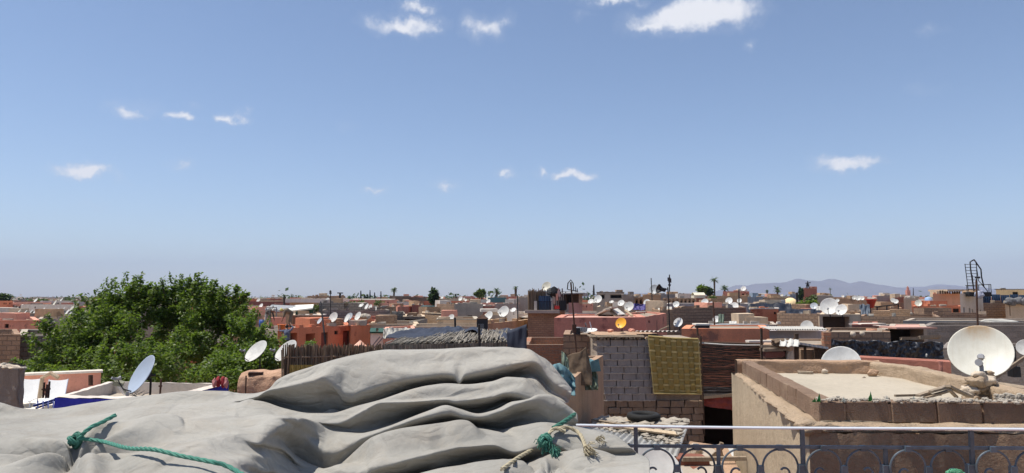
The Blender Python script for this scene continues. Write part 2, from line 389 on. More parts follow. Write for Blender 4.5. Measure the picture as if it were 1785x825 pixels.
# ------------------------------------------------------------------ setting
gm = MB(); gm.quad((-9000, -9000, 0), (9000, -9000, 0), (9000, 12000, 0), (-9000, 12000, 0))
g = gm.build('ground', EARTH); tag(g, kind='structure')
SKYLINE = [2000.0] * 1990           # highest pixel row already built per column (for choosing which far houses can show)
def reg(u0, u1, v):
    for u in range(int(max(-100, u0)), int(min(1885, u1)) + 1): SKYLINE[u + 100] = min(SKYLINE[u + 100], v)
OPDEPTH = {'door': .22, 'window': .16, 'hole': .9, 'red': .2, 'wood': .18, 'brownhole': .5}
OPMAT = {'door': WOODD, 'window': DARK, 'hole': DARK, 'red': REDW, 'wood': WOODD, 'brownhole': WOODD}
def house(label, A, B, vt, dep, mat, roof=None, hp=.35, t=.2, ops=(), cat='house', name='house', group=None, quad=None, jit=.025, coping=None, inner=None, z0=0.0, top=None, parts=True):
    """flat-roofed house: A, B = (pixel column, distance) of the left and right ends of the wall we see, vt = pixel row of its top at A"""
    cs = quad or None
    pa = P(A[0], vt, A[1]); h = pa.z if top is None else top
    pb = P(B[0], vt, B[1])
    ex = Vector((pb.x - pa.x, pb.y - pa.y, 0)); L = ex.length; ex.normalize(); ey = Vector((-ex.y, ex.x, 0))
    rz = math.atan2(ex.y, ex.x)
    root = empty(name, (pa.x, pa.y, z0), rz); tag(root, label, cat, group)
    reg(A[0], B[0], vt)
    if quad:
        foot = []
        for (u, d) in quad:
            p = P(u, vt, d); w = Vector((p.x - pa.x, p.y - pa.y, 0)); foot.append(Vector((w.dot(ex), w.dot(ey))))
    else:
        mid = (pa + pb) / 2; rv = Vector((mid.x, mid.y, 0)).normalized(); bx, by = rv.dot(ex) * dep, max(.35, rv.dot(ey)) * dep      # plots run back along the lane, as medina plots do
        foot = [Vector((0, 0)), Vector((L, 0)), Vector((L + bx, by)), Vector((bx, by))]
    H = h - z0; rnd = random.Random(hash(label) % 9999 if False else sum(map(ord, label)) + int(A[0] * 7 + A[1] * 13))
    n = len(foot)
    # inner footprint
    cen = sum(foot, Vector((0, 0))) / n; inn = []
    for i in range(n):
        p = foot[i]; e1 = (foot[i] - foot[i - 1]).normalized(); e2 = (foot[(i + 1) % n] - foot[i]).normalized()
        n1 = Vector((-e1.y, e1.x)); n2 = Vector((-e2.y, e2.x)); k = n1 + n2
        inn.append(p + k * (t / max(.25, 1 + n1.dot(n2))))
    wall = MB(); opened = []
    for i in range(n):
        p0, p1 = foot[i], foot[(i + 1) % n]; q0, q1 = inn[i], inn[(i + 1) % n]
        d = p1 - p0; Le = d.length; d = d / Le; nrm = Vector((d.y, -d.x))
        mine = []
        for o in ops:
            ei = o[5] if len(o) > 5 else 0
            if ei != i: continue
            xs, zs = [], []
            for (u, v) in ((o[0], o[1]), (o[2], o[3])):
                r = pix_dir(u, v); w0 = Vector((pa.x, pa.y, 0)) + ex * p0.x + ey * p0.y; wd = ex * d.x + ey * d.y; wn = Vector((wd.y, -wd.x, 0))
                k = w0.dot(wn) / Vector((r.x, r.y, 0)).dot(wn)
                hit = Vector((r.x * k, r.y * k, EYE + r.z * k)); xs.append((hit - w0).dot(wd)); zs.append(hit.z - z0)
            x0, x1 = max(.05, min(xs)), min(Le - .05, max(xs)); zz0, zz1 = max(.0, min(zs)), min(H - .05, max(zs))
            if x1 - x0 > .05 and zz1 - zz0 > .05: mine.append((x0, x1, zz0, zz1, o[4]))
        k = max(1, int(Le / 1.3)) if jit else 1
        gx = sorted(set([0, Le] + [Le * a / k for a in range(1, k)] + [x for o in mine for x in o[:2]]))
        gz = sorted(set([0, H] + [z for o in mine for z in o[2:4]]))
        jz = {x: (0 if x in (0, Le) else rnd.uniform(-jit, jit * .6)) for x in gx}
        def pt(x, z, off=0.0):
            b = p0 + d * x - nrm * off
            return (b.x, b.y, z + (jz[x] if z == H else 0))
        for a in range(len(gx) - 1):
            for b in range(len(gz) - 1):
                mx_, mz_ = (gx[a] + gx[a + 1]) / 2, (gz[b] + gz[b + 1]) / 2
                if any(o[0] < mx_ < o[1] and o[2] < mz_ < o[3] for o in mine): continue
                wall.quad(pt(gx[a], gz[b]), pt(gx[a + 1], gz[b]), pt(gx[a + 1], gz[b + 1]), pt(gx[a], gz[b + 1]))
            # top and inner face
            f0, f1 = gx[a] / Le, gx[a + 1] / Le; i0, i1 = q0.lerp(q1, f0), q0.lerp(q1, f1)
            o0, o1 = pt(gx[a], H), pt(gx[a + 1], H)
            wall.quad(o0, o1, (i1.x, i1.y, o1[2]), (i0.x, i0.y, o0[2]))
            if hp: wall.quad((i0.x, i0.y, o0[2]), (i1.x, i1.y, o1[2]), (i1.x, i1.y, H - hp), (i0.x, i0.y, H - hp))
        for (x0, x1, zz0, zz1, kind) in mine:
            dp = OPDEPTH.get(kind, .2)
            a0, a1, b1, b0 = pt(x0, zz0), pt(x1, zz0), pt(x1, zz1), pt(x0, zz1)
            c0, c1, d1, d0 = pt(x0, zz0, dp), pt(x1, zz0, dp), pt(x1, zz1, dp), pt(x0, zz1, dp)
            for qd in ((a0, c0, c1, a1), (a1, c1, d1, b1), (b1, d1, d0, b0), (b0, d0, c0, a0)): wall.quad(*qd)
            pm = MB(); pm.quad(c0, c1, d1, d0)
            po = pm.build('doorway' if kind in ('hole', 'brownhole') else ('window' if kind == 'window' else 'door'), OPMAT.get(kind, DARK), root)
            if kind in ('window', 'red', 'wood'):
                fm = MB(); fw = min(.07, (x1 - x0) * .12)
                def lp(x, z): 
                    b = p0 + d * x - nrm * (dp - .03); return Vector((b.x, b.y, z))
                for (s, e) in ((lp(x0, zz0), lp(x0, zz1)), (lp(x1, zz0), lp(x1, zz1)), (lp(x0, zz0), lp(x1, zz0)), (lp(x0, zz1), lp(x1, zz1))): fm.bar(s, e, fw)
                fm.build('frame', WOODD, po)
    if inner is not None: pass
    wall.build('wall', mat, root)
    rm = MB(); rb = [(q.x, q.y, H - hp) for q in inn] if hp else [(q.x, q.y, H + .002) for q in inn]
    rm.quad(*rb); rm.build('roof', roof or RF_TAN, root)
    if top is None and quad is None and dep >= 5 and jit and A[1] > 38:
        # stair heads and parapet stubs of the roof
        for k in range(rnd.randint(1, 2)):
            f = rnd.uniform(.15, .85); g_ = rnd.uniform(.45, .8); cx = L * f + bx * g_; w_ = min(L * .4, rnd.uniform(.9, 2.2)); hh_ = rnd.uniform(.25, .6)
            sm_ = MB(); sm_.box((cx, by * g_, H - hp + (hp + hh_) / 2), (w_, min(by * .3, 1.4), hp + hh_), 0, .03, rnd); sm_.build('stair_head', rnd.choice((mat, PL_BEIGE, PL_TAN, BR_TAN, PL_PINK, PL_PALE)), root)
        for k in range(rnd.randint(2, 5)):
            f = rnd.uniform(.03, .97); w_ = rnd.uniform(.15, .6); sm_ = MB(); sm_.box((L * f, t * .5, H + .06), (w_, t * .9, rnd.uniform(.08, .3)), 0, .02, rnd); sm_.build('parapet_stub', rnd.choice((mat, mat, PL_BEIGE, LIMECRUMB)), root)
    if coping:
        cm = MB()
        for i in range(n):
            p0, p1 = foot[i], foot[(i + 1) % n]; d = (p1 - p0); d2 = d.normalized(); nr = Vector((d2.y, -d2.x)); m = (p0 + p1) / 2 - nr * t * .5
            cm.box((m.x, m.y, H + .035), (d.length + .06 + (t if i % 2 else 0), t + .08, .06 + .004 * i), math.atan2(d2.y, d2.x))
        cm.build('coping', coping, root)
    return root
# ------------------------------------------------------------------ satellite dishes
def dish_meshes():
    out = {}
    pr = [(0.0005, 0)] + [(r / 10 * .5, .22 * (r / 10 * .5) ** 2 / .25 * .5 * 1.0) for r in range(1, 11)]
    for nm, mt in (('white', DISHW), ('cream', DISHC), ('grey', DISHG), ('blue', DISHB), ('orange', DISHO), ('rusty', DISHR)):
        m = MB(); zt = pr[-1][1]
        m.lathe(pr + [(.515, zt + .004), (.515, zt - .012), (.497, zt - .014)] + [(r, z - .014) for r, z in pr[-2::-1]], 40)
        out[nm] = m.mesh('reflector', mt, True)
    return out
DM = dish_meshes()
a_ = MB(); a_.tube([(0, -.47, .09), (0, -.50, .30), (0, -.34, .55)], .016, 6); AM = a_.mesh('feed_arm', IRON)
l_ = MB(); l_.tube([(0, -.36, .60), (0, -.34, .55), (0, -.29, .49)], [.035, .035, .06], 10); l_.box((0, -.37, .63), (.07, .06, .10)); LM = l_.mesh('feed_horn', PLASTG)
b_ = MB(); b_.box((0, .02, -.06), (.16, .2, .10)); b_.tube([(0, 0, -.05), (0, .12, -.22)], .03, 8); BMS = b_.mesh('bracket', IRON)
DAZ = R(212); DEL = R(27)           # all dishes look to the same satellites: to our left and behind us
def dish(label, u, v, d, px, kind='white', az=0, el=0, mast=None, group=None, sq=1.0, lnb=True):
    D = px * d / F
    c = P(u, v, d); a = R(32 + az); e = DEL + R(el)
    ax = Vector((-math.sin(a) * math.cos(e), -math.cos(a) * math.cos(e), math.sin(e)))
    mast = D * .75 if mast is None else mast
    root = empty('satellite_dish', (c.x - ax.x * .05 * D, c.y - ax.y * .05 * D, c.z - mast), 0); tag(root, label, 'satellite dish', group)
    zax = ax; xax = Vector((0, 0, 1)).cross(zax).normalized(); yax = zax.cross(xax)
    M = Matrix((xax, yax, zax)).transposed().to_4x4()
    off = Vector((ax.x * .05 * D, ax.y * .05 * D, mast))
    def part(name, me, par=root):
        o = bpy.data.objects.new(name, me); COL.objects.link(o); o.parent = root
        o.matrix_local = Matrix.Translation(off) @ M @ Matrix.Diagonal((D, D, D, 1)); return o
    part('reflector', DM[kind])
    if lnb: part('feed_arm', AM); part('feed_horn', LM)
    part('bracket', BMS)
    pm = MB(); rr = max(.018, .028 * D); bk = off - ax * .16 * D
    pm.tube([(bk.x, bk.y, 0), (bk.x, bk.y, bk.z)], rr, 8); pm.tube([(bk.x, bk.y, 0), (bk.x, bk.y, .02)], rr * 3, 8)
    pm.build('mast', IRON, root)
    if lnb and px >= 14:
        tip = off + M.to_3x3() @ Vector((0, -.37, .60)) * D; cbm = MB(); low = Vector((bk.x, bk.y, mast * .15))
        cbm.tube([tip, tip.lerp(low, .35) + Vector((0, 0, -.16 * D)), tip.lerp(low, .75) + Vector((.02, 0, -.12 * D)), low, low + Vector((.12 * D, .1 * D, -.1 * D))], max(.004, .006 * D), 5); cbm.build('cable', PLASTK, root)
    return root
# ------------------------------------------------------------------ vegetation
LEAF_BIG = leaf('broad leaves', (.040, .082, .014), (.17, .225, .038), .42)
LEAF_DARK = leaf('dark leaves', (.012, .035, .012), (.035, .075, .02), .15)
LEAF_PALM = leaf('palm fronds', (.022, .05, .018), (.065, .105, .035), .15)
LEAF_OLIVE = leaf('olive leaves', (.05, .075, .02), (.13, .16, .045), .2)
def leaves(mb, c, r, n, size, rnd, shell=.0):
    c = Vector(c); r = Vector(r) if not isinstance(r, (int, float)) else Vector((r, r, r))
    for _ in range(n):
        while True:
            q = Vector((rnd.uniform(-1, 1), rnd.uniform(-1, 1), rnd.uniform(-1, 1)))
            if q.length < 1: break
        if shell and q.length < shell and q.length > 1e-3: q = q / q.length * rnd.uniform(shell, 1)
        p = c + Vector((q.x * r.x, q.y * r.y, q.z * r.z))
        one_leaf(mb, p, size * rnd.uniform(.6, 1.25), rnd)
def one_leaf(mb, p, s, rnd, dirv=None):
    a = dirv or Vector((rnd.gauss(0, 1), rnd.gauss(0, 1), rnd.gauss(-.15, .7)))
    a = a.normalized(); b = a.cross(Vector((rnd.gauss(0, .5), rnd.gauss(0, .5), 1))); b = b.normalized() if b.length > 1e-4 else a.orthogonal()
    mb.tint = rnd.random() ** 1.2
    k = len(mb.v); w = s * .32
    mb.v += [tuple(p), tuple(p + a * s * .5 + b * w), tuple(p + a * s), tuple(p + a * s * .5 - b * w)]
    mb.face((k, k + 1, k + 2, k + 3))
def palm(label, u, v_top, d, px, v_base, kind='fan', lean=0, group='palms on the skyline', drop=1.0, n=30):
    """palm: px = crown width"""
    rnd = random.Random(int(u * 3 + d)); top = P(u, v_top, d); Rr = px * d / F / 2
    ctr = Vector((top.x, top.y, top.z - Rr * .62)); base = Vector((ctr.x - lean, ctr.y, 0))
    root = empty('palm_tree', base); tag(root, label, 'palm', group)
    tm = MB(); H = ctr.z; r0 = max(.18, Rr * .09)
    pts = [Vector((lean * (k / 8) ** 1.5, 0, H * k / 8)) for k in range(9)]
    tm.tube(pts, [r0 * 1.25] + [r0] * 7 + [r0 * 1.3], 8); tm.build('trunk', PALMBARK, root)
    cm = MB(); o = Vector((lean, 0, H))
    for k in range(n):
        an = 2 * math.pi * (k * .618 + rnd.uniform(-.04, .04)); up = rnd.uniform(-.5, 1.25) if n > 20 else rnd.uniform(-.2, 1.2)
        L = Rr * rnd.uniform(.85, 1.1); dv = Vector((math.cos(an) * math.cos(up), math.sin(an) * math.cos(up), math.sin(up)))
        side = Vector((-math.sin(an), math.cos(an), 0)); seg = 7; prev = o.copy(); cur = o.copy()
        for s in range(seg):
            f = (s + 1) / seg; step = L / seg; dv2 = (dv + Vector((0, 0, -drop * f * f * 1.1))).normalized(); nxt = cur + dv2 * step
            w = Rr * .26 * math.sin(math.pi * min(1, .15 + f * .85)) + Rr * .02
            for sg in (-1, 1):
                cm.tint = rnd.random()
                for q in range(2):
                    bp = cur.lerp(nxt, q * .5); tip = bp + side * sg * w + dv2 * w * .9 + Vector((0, 0, -w * .35 + rnd.uniform(-.1, .1) * w))
                    kk = len(cm.v); cm.v += [tuple(bp), tuple(cur.lerp(nxt, q * .5 + .42)), tuple(tip)]; cm.face((kk, kk + 1, kk + 2))
            cur = nxt
    cm.build('crown', LEAF_PALM, root)
    return root
def tree(label, u, v, d, wpx, hpx, mat, n=2500, size=.35, cat='tree', group=None, name='tree', lobes=7):
    rnd = random.Random(int(u * 5 + d)); c = P(u, v, d); W_, H_ = wpx * d / F, hpx * d / F
    root = empty(name, (c.x, c.y, 0)); tag(root, label, cat, group)
    tm = MB(); tm.tube([(0, 0, 0), (W_ * .02, 0, c.z * .5), (0, 0, c.z)], [W_ * .05 + .1, W_ * .04 + .07, .06], 8)
    for k in range(4):
        a = k * 1.7; tm.tube([(0, 0, c.z - H_ * .6), (math.cos(a) * W_ * .28, math.sin(a) * W_ * .2, c.z + H_ * .12)], [.10, .03], 5)
    tm.build('trunk', BARK, root)
    cm = MB()
    for k in range(lobes):
        a = rnd.uniform(0, 6.28); rr = rnd.uniform(0, .62); q = Vector((math.cos(a) * rr * W_ * .5, math.sin(a) * rr * W_ * .5, c.z + rnd.uniform(-.3, .32) * H_))
        leaves(cm, q, (W_ * rnd.uniform(.2, .32), W_ * .26, H_ * rnd.uniform(.18, .3)), n // lobes, size, rnd, .55)
    cm.build('crown', mat, root)
    return root
# ------------------------------------------------------------------ the town, nearer rows first
HS = [
 # label, A(u,d), B(u,d), vt, depth, material, kwargs
 # -- far left
 ('dark grey brown house at the left edge with a broken wall top', (-60, 30), (36, 30), 583, 6, BR_BROWN, dict(roof=RF_TAN, coping=None)),
 ('grey block house with pale coping beside the tree at left', (34, 33), (100, 33), 587, 7, BR_GREY, dict(roof=RF_PALE, coping=PL_SAND)),
 ('pink house with one small square window at the left edge', (-70, 45), (68, 45), 560, 9, PL_SALMON, dict(coping=PL_PINK, ops=[(8, 565, 15, 572, 'window')])),
 ('dull mauve house with a blocked window beside the pink house', (66, 46.5), (150, 46.5), 556, 9, PL_GREY, dict(roof=RF_PALE, ops=[(72, 563, 81, 576, 'wood')])),
 ('dark brown house carrying a row of dishes, far left', (-20, 74), (78, 74), 547, 10, BR_DARK, dict(coping=PL_SAND, roof=RF_TAN)),
 ('low grey house with three leaning dishes behind the tree', (84, 70), (190, 70), 551, 12, PL_GREY, dict(roof=RF_PALE)),
 ('house under a blue green sheet roof at the left edge', (-60, 88), (24, 88), 543, 8, TEALP, dict(roof=CORGB)),
 ('salmon brown house left of the big tree', (92, 108), (150, 108), 535, 14, PL_SALMON, dict(ops=[(110, 538, 113, 542, 'window'), (128, 538, 131, 542, 'window')])),
 ('dark slate house with small white dishes, far left', (24, 125), (92, 125), 534, 14, BR_DARK, {}),
 ('brown red house below the dark tree at the left edge', (-60, 132), (28, 132), 531, 14, PL_RED, {}),
 ('long brown house under the left hills', (88, 155), (152, 155), 527, 16, BR_BROWN, dict(ops=[(106, 529, 112, 532, 'window')])),
 # -- left centre
 ('grey plaster house end joined to the terracotta house', (463, 42), (484, 41.4), 574, 7, PL_GREY, dict(hp=.1)),
 ('terracotta house with a row of dark doorways', (482, 41.5), (612, 46.5), 573, 6, PL_TERRA, dict(hp=.12, t=.3, jit=.03, ops=[(505, 581, 517, 640, 'brownhole'), (533, 582, 548, 640, 'hole'), (560, 580, 571, 640, 'red'), (583, 577, 589, 583, 'window'), (598, 577, 611, 640, 'red')])),
 ('plain terracotta annex at the right end of the doorway house', (611, 45), (646, 47), 568, 6, PL_TERRA, dict(hp=.12)),
 ('long brown wall house behind the workers', (400, 53), (510, 53), 549, 6, PL_TAN, dict(roof=RF_TAN)),
 ('brown house with pale coping behind the terracotta roof', (508, 54), (560, 54), 551, 8, PL_TAN, dict(coping=PL_BEIGE)),
 ('tall grey block house left of the dish cluster', (556, 64), (622, 64), 528, 10, BR_GREY, dict(hp=.6, ops=[(600, 529, 612, 538, 'hole')])),
 ('lower grey block house behind three white dishes', (560, 58), (680, 58), 541, 8, BR_GREY, dict(hp=.4)),
 ('tan house with two small windows under a white sheet', (536, 128), (602, 128), 516, 14, PL_TAN, dict(ops=[(549, 520, 553, 525, 'window'), (557, 520, 560, 525, 'window')])),
 ('low tan house behind the white and green shed', (505, 100), (548, 100), 525, 12, PL_BEIGE, {}),
 ('small brick red house far behind the green shed', (472, 170), (490, 170), 521, 12, PL_RED, {}),
 # -- centre left
 ('tan brown house with a dark porch under the lone palm', (655, 132), (690, 132), 521, 12, PL_TAN, dict(ops=[(664, 526, 690, 533, 'hole')])),
 ('wide brown house under the lone palm', (679, 145), (716, 145), 516.5, 16, BR_BROWN, dict(coping=PL_PALE)),
 ('dark brown house right of the lone palm', (714, 146), (762, 146), 518.5, 16, BR_BROWN, {}),
 ('pale grey wall house below the lone palm', (692, 112), (716, 112), 527, 10, PL_PALE, {}),
 ('red house with an angled corner in front of the dark tree', (693, 84), (722, 90), 535, 8, PL_SALMON, dict(quad=[(693, 84), (722, 90), (738, 96), (700, 104)])),
 ('bright red end wall right of the angled red house', (718, 88), (738, 89), 532, 8, PL_RED, {}),
 ('dusty pink house left of the angled red house', (676, 88), (696, 86), 534, 9, PL_PINK, {}),
 ('big grey brown house with two small shaded windows', (792, 72), (842, 72), 530, 12, PL_GREY, dict(ops=[(815, 550, 823, 553, 'window')])),
 ('grey brown block house corner left of the big plain wall', (761, 76), (794, 72.5), 530, 12, BR_BROWN, dict(ops=[(773, 550, 781, 553, 'window')])),
 ('tan brick house with a pale sloping coping', (736, 66), (776, 62), 546, 9, BR_TAN, dict(coping=PL_BEIGE)),
 ('grey house with a dark red recess under a pale lintel', (703, 60), (740, 60), 553, 8, BR_GREY, dict(coping=PL_BEIGE, ops=[(705, 556, 736, 640, 'red')])),
 ('grey block house left of the dark red recess', (676, 62), (706, 62), 547, 9, BR_GREY, {}),
 ('dark brown block house under a white panel and side-on dish', (653, 66), (678, 66), 536, 9, BR_BROWN, {}),
 ('dark red low house left of the grey wall', (618, 52), (660, 52), 561, 6, PL_RED, dict(coping=PL_PINK)),
 ('long low cement house behind the white draped wall', (644, 47), (730, 47), 567, 7, PL_GREY, dict(coping=PL_BEIGE)),
 ('low beige house with a smooth pale parapet', (762, 44), (834, 44), 558, 6, PL_BEIGE, dict(coping=PL_SAND)),
 ('low rubble topped house in front of the beige parapet', (716, 40), (850, 40), 569, 4, PL_BEIGE, dict(jit=.06)),
 ('salmon wall house draped with white plastic', (668, 31), (724, 33), 577, 4, PL_PINK, dict(hp=.1)),
 ('white walled hut with a green rim beside the draped wall', (646, 34), (669, 34), 581, 4, PL_WHITE, dict(hp=.1, coping=GREENP)),
 # -- centre
 ('brown plaster house with a sloping lit wall top', (850, 44), (922, 52), 564, 8, PL_TAN, dict(t=.35)),
 ('low cream house with dishes left of the tower shack', (844, 62), (925, 62), 549, 12, PL_BEIGE, dict(roof=RF_PALE)),
 ('low red brown hut left of the tall thin pole', (842, 80), (862, 80), 534, 10, PL_SALMON, dict(coping=PL_PALE)),
 ('teal roofed low house below the two palms', (850, 130), (886, 130), 519, 14, TEALP, dict(roof=TEALP)),
 ('salmon house between the middle palms', (883, 120), (901, 120), 517, 12, PL_SALMON, {}),
 ('grey house beside the tall palm and the tower shack', (900, 100), (922, 100), 519, 12, PL_GREY, {}),
 ('grey green house in front of the middle palms', (862, 92), (905, 92), 530, 10, PL_GREY, {}),
 ('brick tower house below the cluttered shack', (920, 49), (985, 49), 545, 8, BR_TAN, dict(hp=.2, coping=PL_GREY)),
 ('salmon house with a rounded left corner and a pink roof', (966, 33), (1126, 34), 554, 6, PL_SALMON, dict(roof=RF_PINK, hp=.06, t=.35)),
 ('turned salmon house end with a tiny window', (1125, 35), (1162, 42), 552, 6, PL_SALMON, dict(hp=.1, ops=[(1130, 559, 1133, 563, 'window')])),
 ('low broken brick house left of the salmon house', (918, 33), (972, 32), 596, 4, BR_RED, dict(jit=.12)),
 ('low brown brick house below the salmon house', (912, 27), (1000, 27), 601, 5, BR_RED, dict(jit=.05)),
 ('brown brick house beneath the flat white dish', (982, 23), (1041, 23), 583, 3, BR_BROWN, dict(hp=.1)),
 ('dark porch house on the skyline left of the big dish', (1040, 98), (1088, 98), 510, 12, PL_GREY, dict(ops=[(1046, 513, 1054, 521, 'hole'), (1064, 513, 1084, 520, 'hole')], coping=IRON)),
 ('slate grey house between the porch and the tan tower', (1086, 92), (1106, 92), 516, 12, BR_DARK, {}),
 ('tan house below the big skyline dish', (1121, 86), (1152, 86), 515, 12, PL_TAN, dict(coping=PL_BEIGE)),
 ('low house with a row of posts left of the tan house', (1102, 95), (1124, 95), 519, 10, PL_TAN, dict(ops=[(1108, 521, 1112, 530, 'hole'), (1115, 521, 1119, 530, 'hole')])),
 ('grey house behind the baluster wall', (1150, 100), (1212, 100), 513, 14, PL_GREY, {}),
 ('brown house with a baluster parapet of pale panels', (1155, 84), (1214, 84), 520, 10, PL_TAN, dict(ops=[(1158 + 7 * k, 522, 1162 + 7 * k, 528, 'brownhole') for k in range(8)])),
 ('dark red house behind the white box roof', (1205, 88), (1232, 88), 520, 10, PL_RED, {}),
 ('low tan house under the white dishes, centre right', (1040, 66), (1110, 66), 535, 12, PL_BEIGE, dict(roof=RF_PALE)),
 ('brown brick house corner left of the long brick wall', (1150, 44), (1174, 47), 541, 10, BR_TAN, {}),
 ('long brown brick house with even courses', (1173, 47), (1300, 50), 537, 10, BR_BROWN, dict(hp=.3)),
 ('long mauve grey house with three dishes on top', (1158, 62), (1312, 62), 531, 10, PL_LAV, dict(coping=PL_PALE)),
 ('long orange house behind the bamboo mat', (1188, 29), (1342, 29), 573, 4, PL_ORANGE, dict(hp=.05, t=.3)),
 # -- right centre
 ('low house with four arches under a white dish', (1260, 150), (1306, 150), 508, 14, PL_SALMON, dict(ops=[(1279 + 7.2 * k, 512, 1283.5 + 7.2 * k, 517, 'hole') for k in range(4)])),
 ('brown house between the palms and the arches', (1228, 120), (1306, 120), 516, 12, PL_TAN, {}),
 ('grey blue corrugated shed behind the mauve house', (1303, 92), (1330, 92), 518, 10, CORGB, dict(roof=CORGB, hp=.02)),
 ('tan garden house left of the cream dome', (1328, 100), (1384, 100), 519, 12, PL_TAN, {}),
 ('pale blue corrugated shed behind the cream dome', (1377, 98), (1391, 98), 513, 8, CORGB, dict(roof=CORGB, hp=.02)),
 ('red tower house with an arched opening and antenna', (1401, 138), (1424, 138), 503, 9, PL_RED, dict(hp=.4, coping=PL_SALMON, ops=[(1404, 518, 1410, 526, 'hole')])),
 ('small house with a white roof edge right of the red tower', (1422, 126), (1452, 126), 516, 12, PL_GREY, dict(coping=PL_WHITE)),
 ('brick red fronted house under a pale slab', (1308, 49), (1357, 49), 539, 8, PL_TERRA, dict(hp=.1, ops=[(1309, 544, 1312, 548, 'window'), (1349, 544, 1353, 548, 'window')], coping=PL_PALE)),
 ('brown brick house right of the brick red front', (1354, 48), (1432, 46), 546, 9, BR_BROWN, dict(hp=.2)),
 ('house under a sagging black tarpaulin roof', (1303, 56), (1380, 56), 531, 8, BR_DARK, dict(roof=BLACKTARP, hp=.05)),
 ('low cement house below the clutter, right of centre', (1236, 40), (1354, 40), 566, 5, PL_GREY, dict(jit=.05)),
 ('mauve grey house under the scalloped white awning', (1341, 24), (1440, 24), 577, 3.5, PL_LAV, dict(hp=.05)),
 ('beige framed block house carrying the two large dishes', (1428, 35), (1500, 35), 548, 7, PL_BEIGE, dict(hp=.1, ops=[(1434, 552, 1484, 640, 'brownhole')])),
 ('brick pier house right of the two large dishes', (1482, 37), (1501, 37), 543, 6, BR_TAN, dict(hp=.1)),
 ('low brown house below the pergola frames', (1498, 46), (1640, 44), 551, 8, BR_BROWN, dict(roof=RF_TAN)),
 ('brown house with pergola on the right', (1512, 66), (1572, 66), 537, 9, PL_TAN, dict(ops=[(1527, 540, 1545, 556, 'hole'), (1548, 541, 1560, 556, 'hole')])),
 ('grey house with white boxes near the spire', (1575, 96), (1600, 96), 520, 10, PL_GREY, {}),
 ('dark red house on the right skyline', (1556, 104), (1580, 104), 519, 10, PL_RED, {}),
 ('grey green house below the mountains', (1528, 112), (1560, 112), 516, 12, PL_GREY, {}),
 ('long low house below the mountains with white boxes', (1440, 108), (1530, 108), 521, 14, PL_TAN, {}),
 # -- right
 ('peach house with a flat brown canopy', (1626, 76), (1674, 76), 512, 12, PL_PEACH, dict(ops=[(1640, 509.5, 1644, 511, 'hole')])),
 ('low red terrace house in front of the peach house', (1590, 64), (1678, 64), 534, 8, PL_TERRA, dict(ops=[(1606, 538, 1640, 545, 'hole'), (1646, 538, 1656, 545, 'window'), (1661, 538, 1672, 545, 'window')])),
 ('pale grey tower house with slit windows under the ladder', (1673, 58), (1713, 60), 512, 8, PL_PALE, dict(ops=[(1679, 536, 1682, 545, 'window'), (1689, 537, 1692, 546, 'window'), (1694, 539, 1697, 553, 'wood'), (1708, 540, 1711, 553, 'wood')])),
 ('brown block house under the blue fence', (1712, 60), (1756, 60), 528, 9, BR_BROWN, {}),
 ('beige house at the right edge below the blue fence', (1752, 57), (1840, 57), 528, 9, PL_BEIGE, dict(ops=[(1759, 530, 1762, 551, 'wood')])),
 ('yellow green house on the right skyline', (1736, 80), (1850, 80), 505, 10, PL_CREAM, dict(coping=IRON, ops=[(1765, 509, 1775, 514, 'window')])),
 ('tall dark block house behind the long grey wall, right', (1578, 50), (1720, 50), 548, 6, BR_BROWN, dict(ops=[(1590, 553, 1598, 558, 'window')])),
 ('long grey walled house across the right side', (1574, 36), (1860, 36), 559, 5, PL_GREY, dict(hp=.1)),
 ('long dark block house behind the big rusty dish', (1608, 30), (1860, 30), 568, 5, BR_DARK, dict(hp=.15)),
 ('low dark red house with loose sheets on its roof', (1485, 29), (1532, 29), 566, 4, PL_RED, dict(hp=.05)),
 ('brown brick house with vases on the wall', (1432, 25), (1552, 25), 579, 4, BR_BROWN, dict(hp=.1)),
 ('black roofed open shed with a pink roof edge', (1548, 26), (1616, 26), 571, 4, PL_GREY, dict(hp=.02, ops=[(1551, 574, 1613, 640, 'hole')], roof=RF_PINK)),
 ('dark red low house right of the sandy roof', (1497, 14.5), (1657, 13.4), 623, .5, PL_RED, dict(hp=.03, roof=PL_RED)),
 ('dark block house below the big rusty dish', (1640, 20), (1860, 19), 606, 3, BR_DARK, dict(hp=.1)),
 ('grey brown house behind the wooden posts', (1330, 20), (1450, 20), 601, 3, PL_MUD, dict(hp=.05)),
]
for row in HS:
    label, A, B, vt, dep, mt, kw = row
    house(label, A, B, vt, dep, mt, **kw)
# ------------------------------------------------------------------ farther houses that show between the nearer ones
FARM = [('brown', BR_BROWN), ('tan', PL_TAN), ('salmon', PL_SALMON), ('beige', PL_BEIGE), ('grey', PL_GREY), ('dark red', PL_RED), ('pink', PL_PINK), ('pale', PL_PALE), ('terracotta', PL_TERRA)]
LANDMARKS = [(8, 'the dark tree at the left edge'), (110, 'the left hills'), (190, 'the left side of the big tree'), (290, 'the middle of the big tree'), (400, 'the right side of the big tree'), (470, 'the bending workers'), (520, 'the green shed'), (593, 'the tray-topped stand'), (640, 'the two small cypresses'), (687, 'the lone palm'), (756, 'the dark evergreen'), (803, 'the round dish left of the palms'), (866, 'the broad palm'), (899, 'the tall thin palm'), (953, 'the tower shack'), (995, 'the looped aerial'), (1035, 'the thin distant mast'), (1085, 'the porch house'), (1141, 'the big pale skyline dish'), (1167, 'the lattice mast'), (1217, 'the cream vault'), (1245, 'the tallest palm'), (1290, 'the four arches'), (1355, 'the bushy palm'), (1378, 'the cream dome'), (1412, 'the red tower'), (1447, 'the tiny far palm'), (1496, 'the three dishes'), (1519, 'the red tub'), (1583, 'the far minaret'), (1619, 'the pale blue drum'), (1650, 'the peach house'), (1700, 'the ladder cage'), (1760, 'the blue fence')]
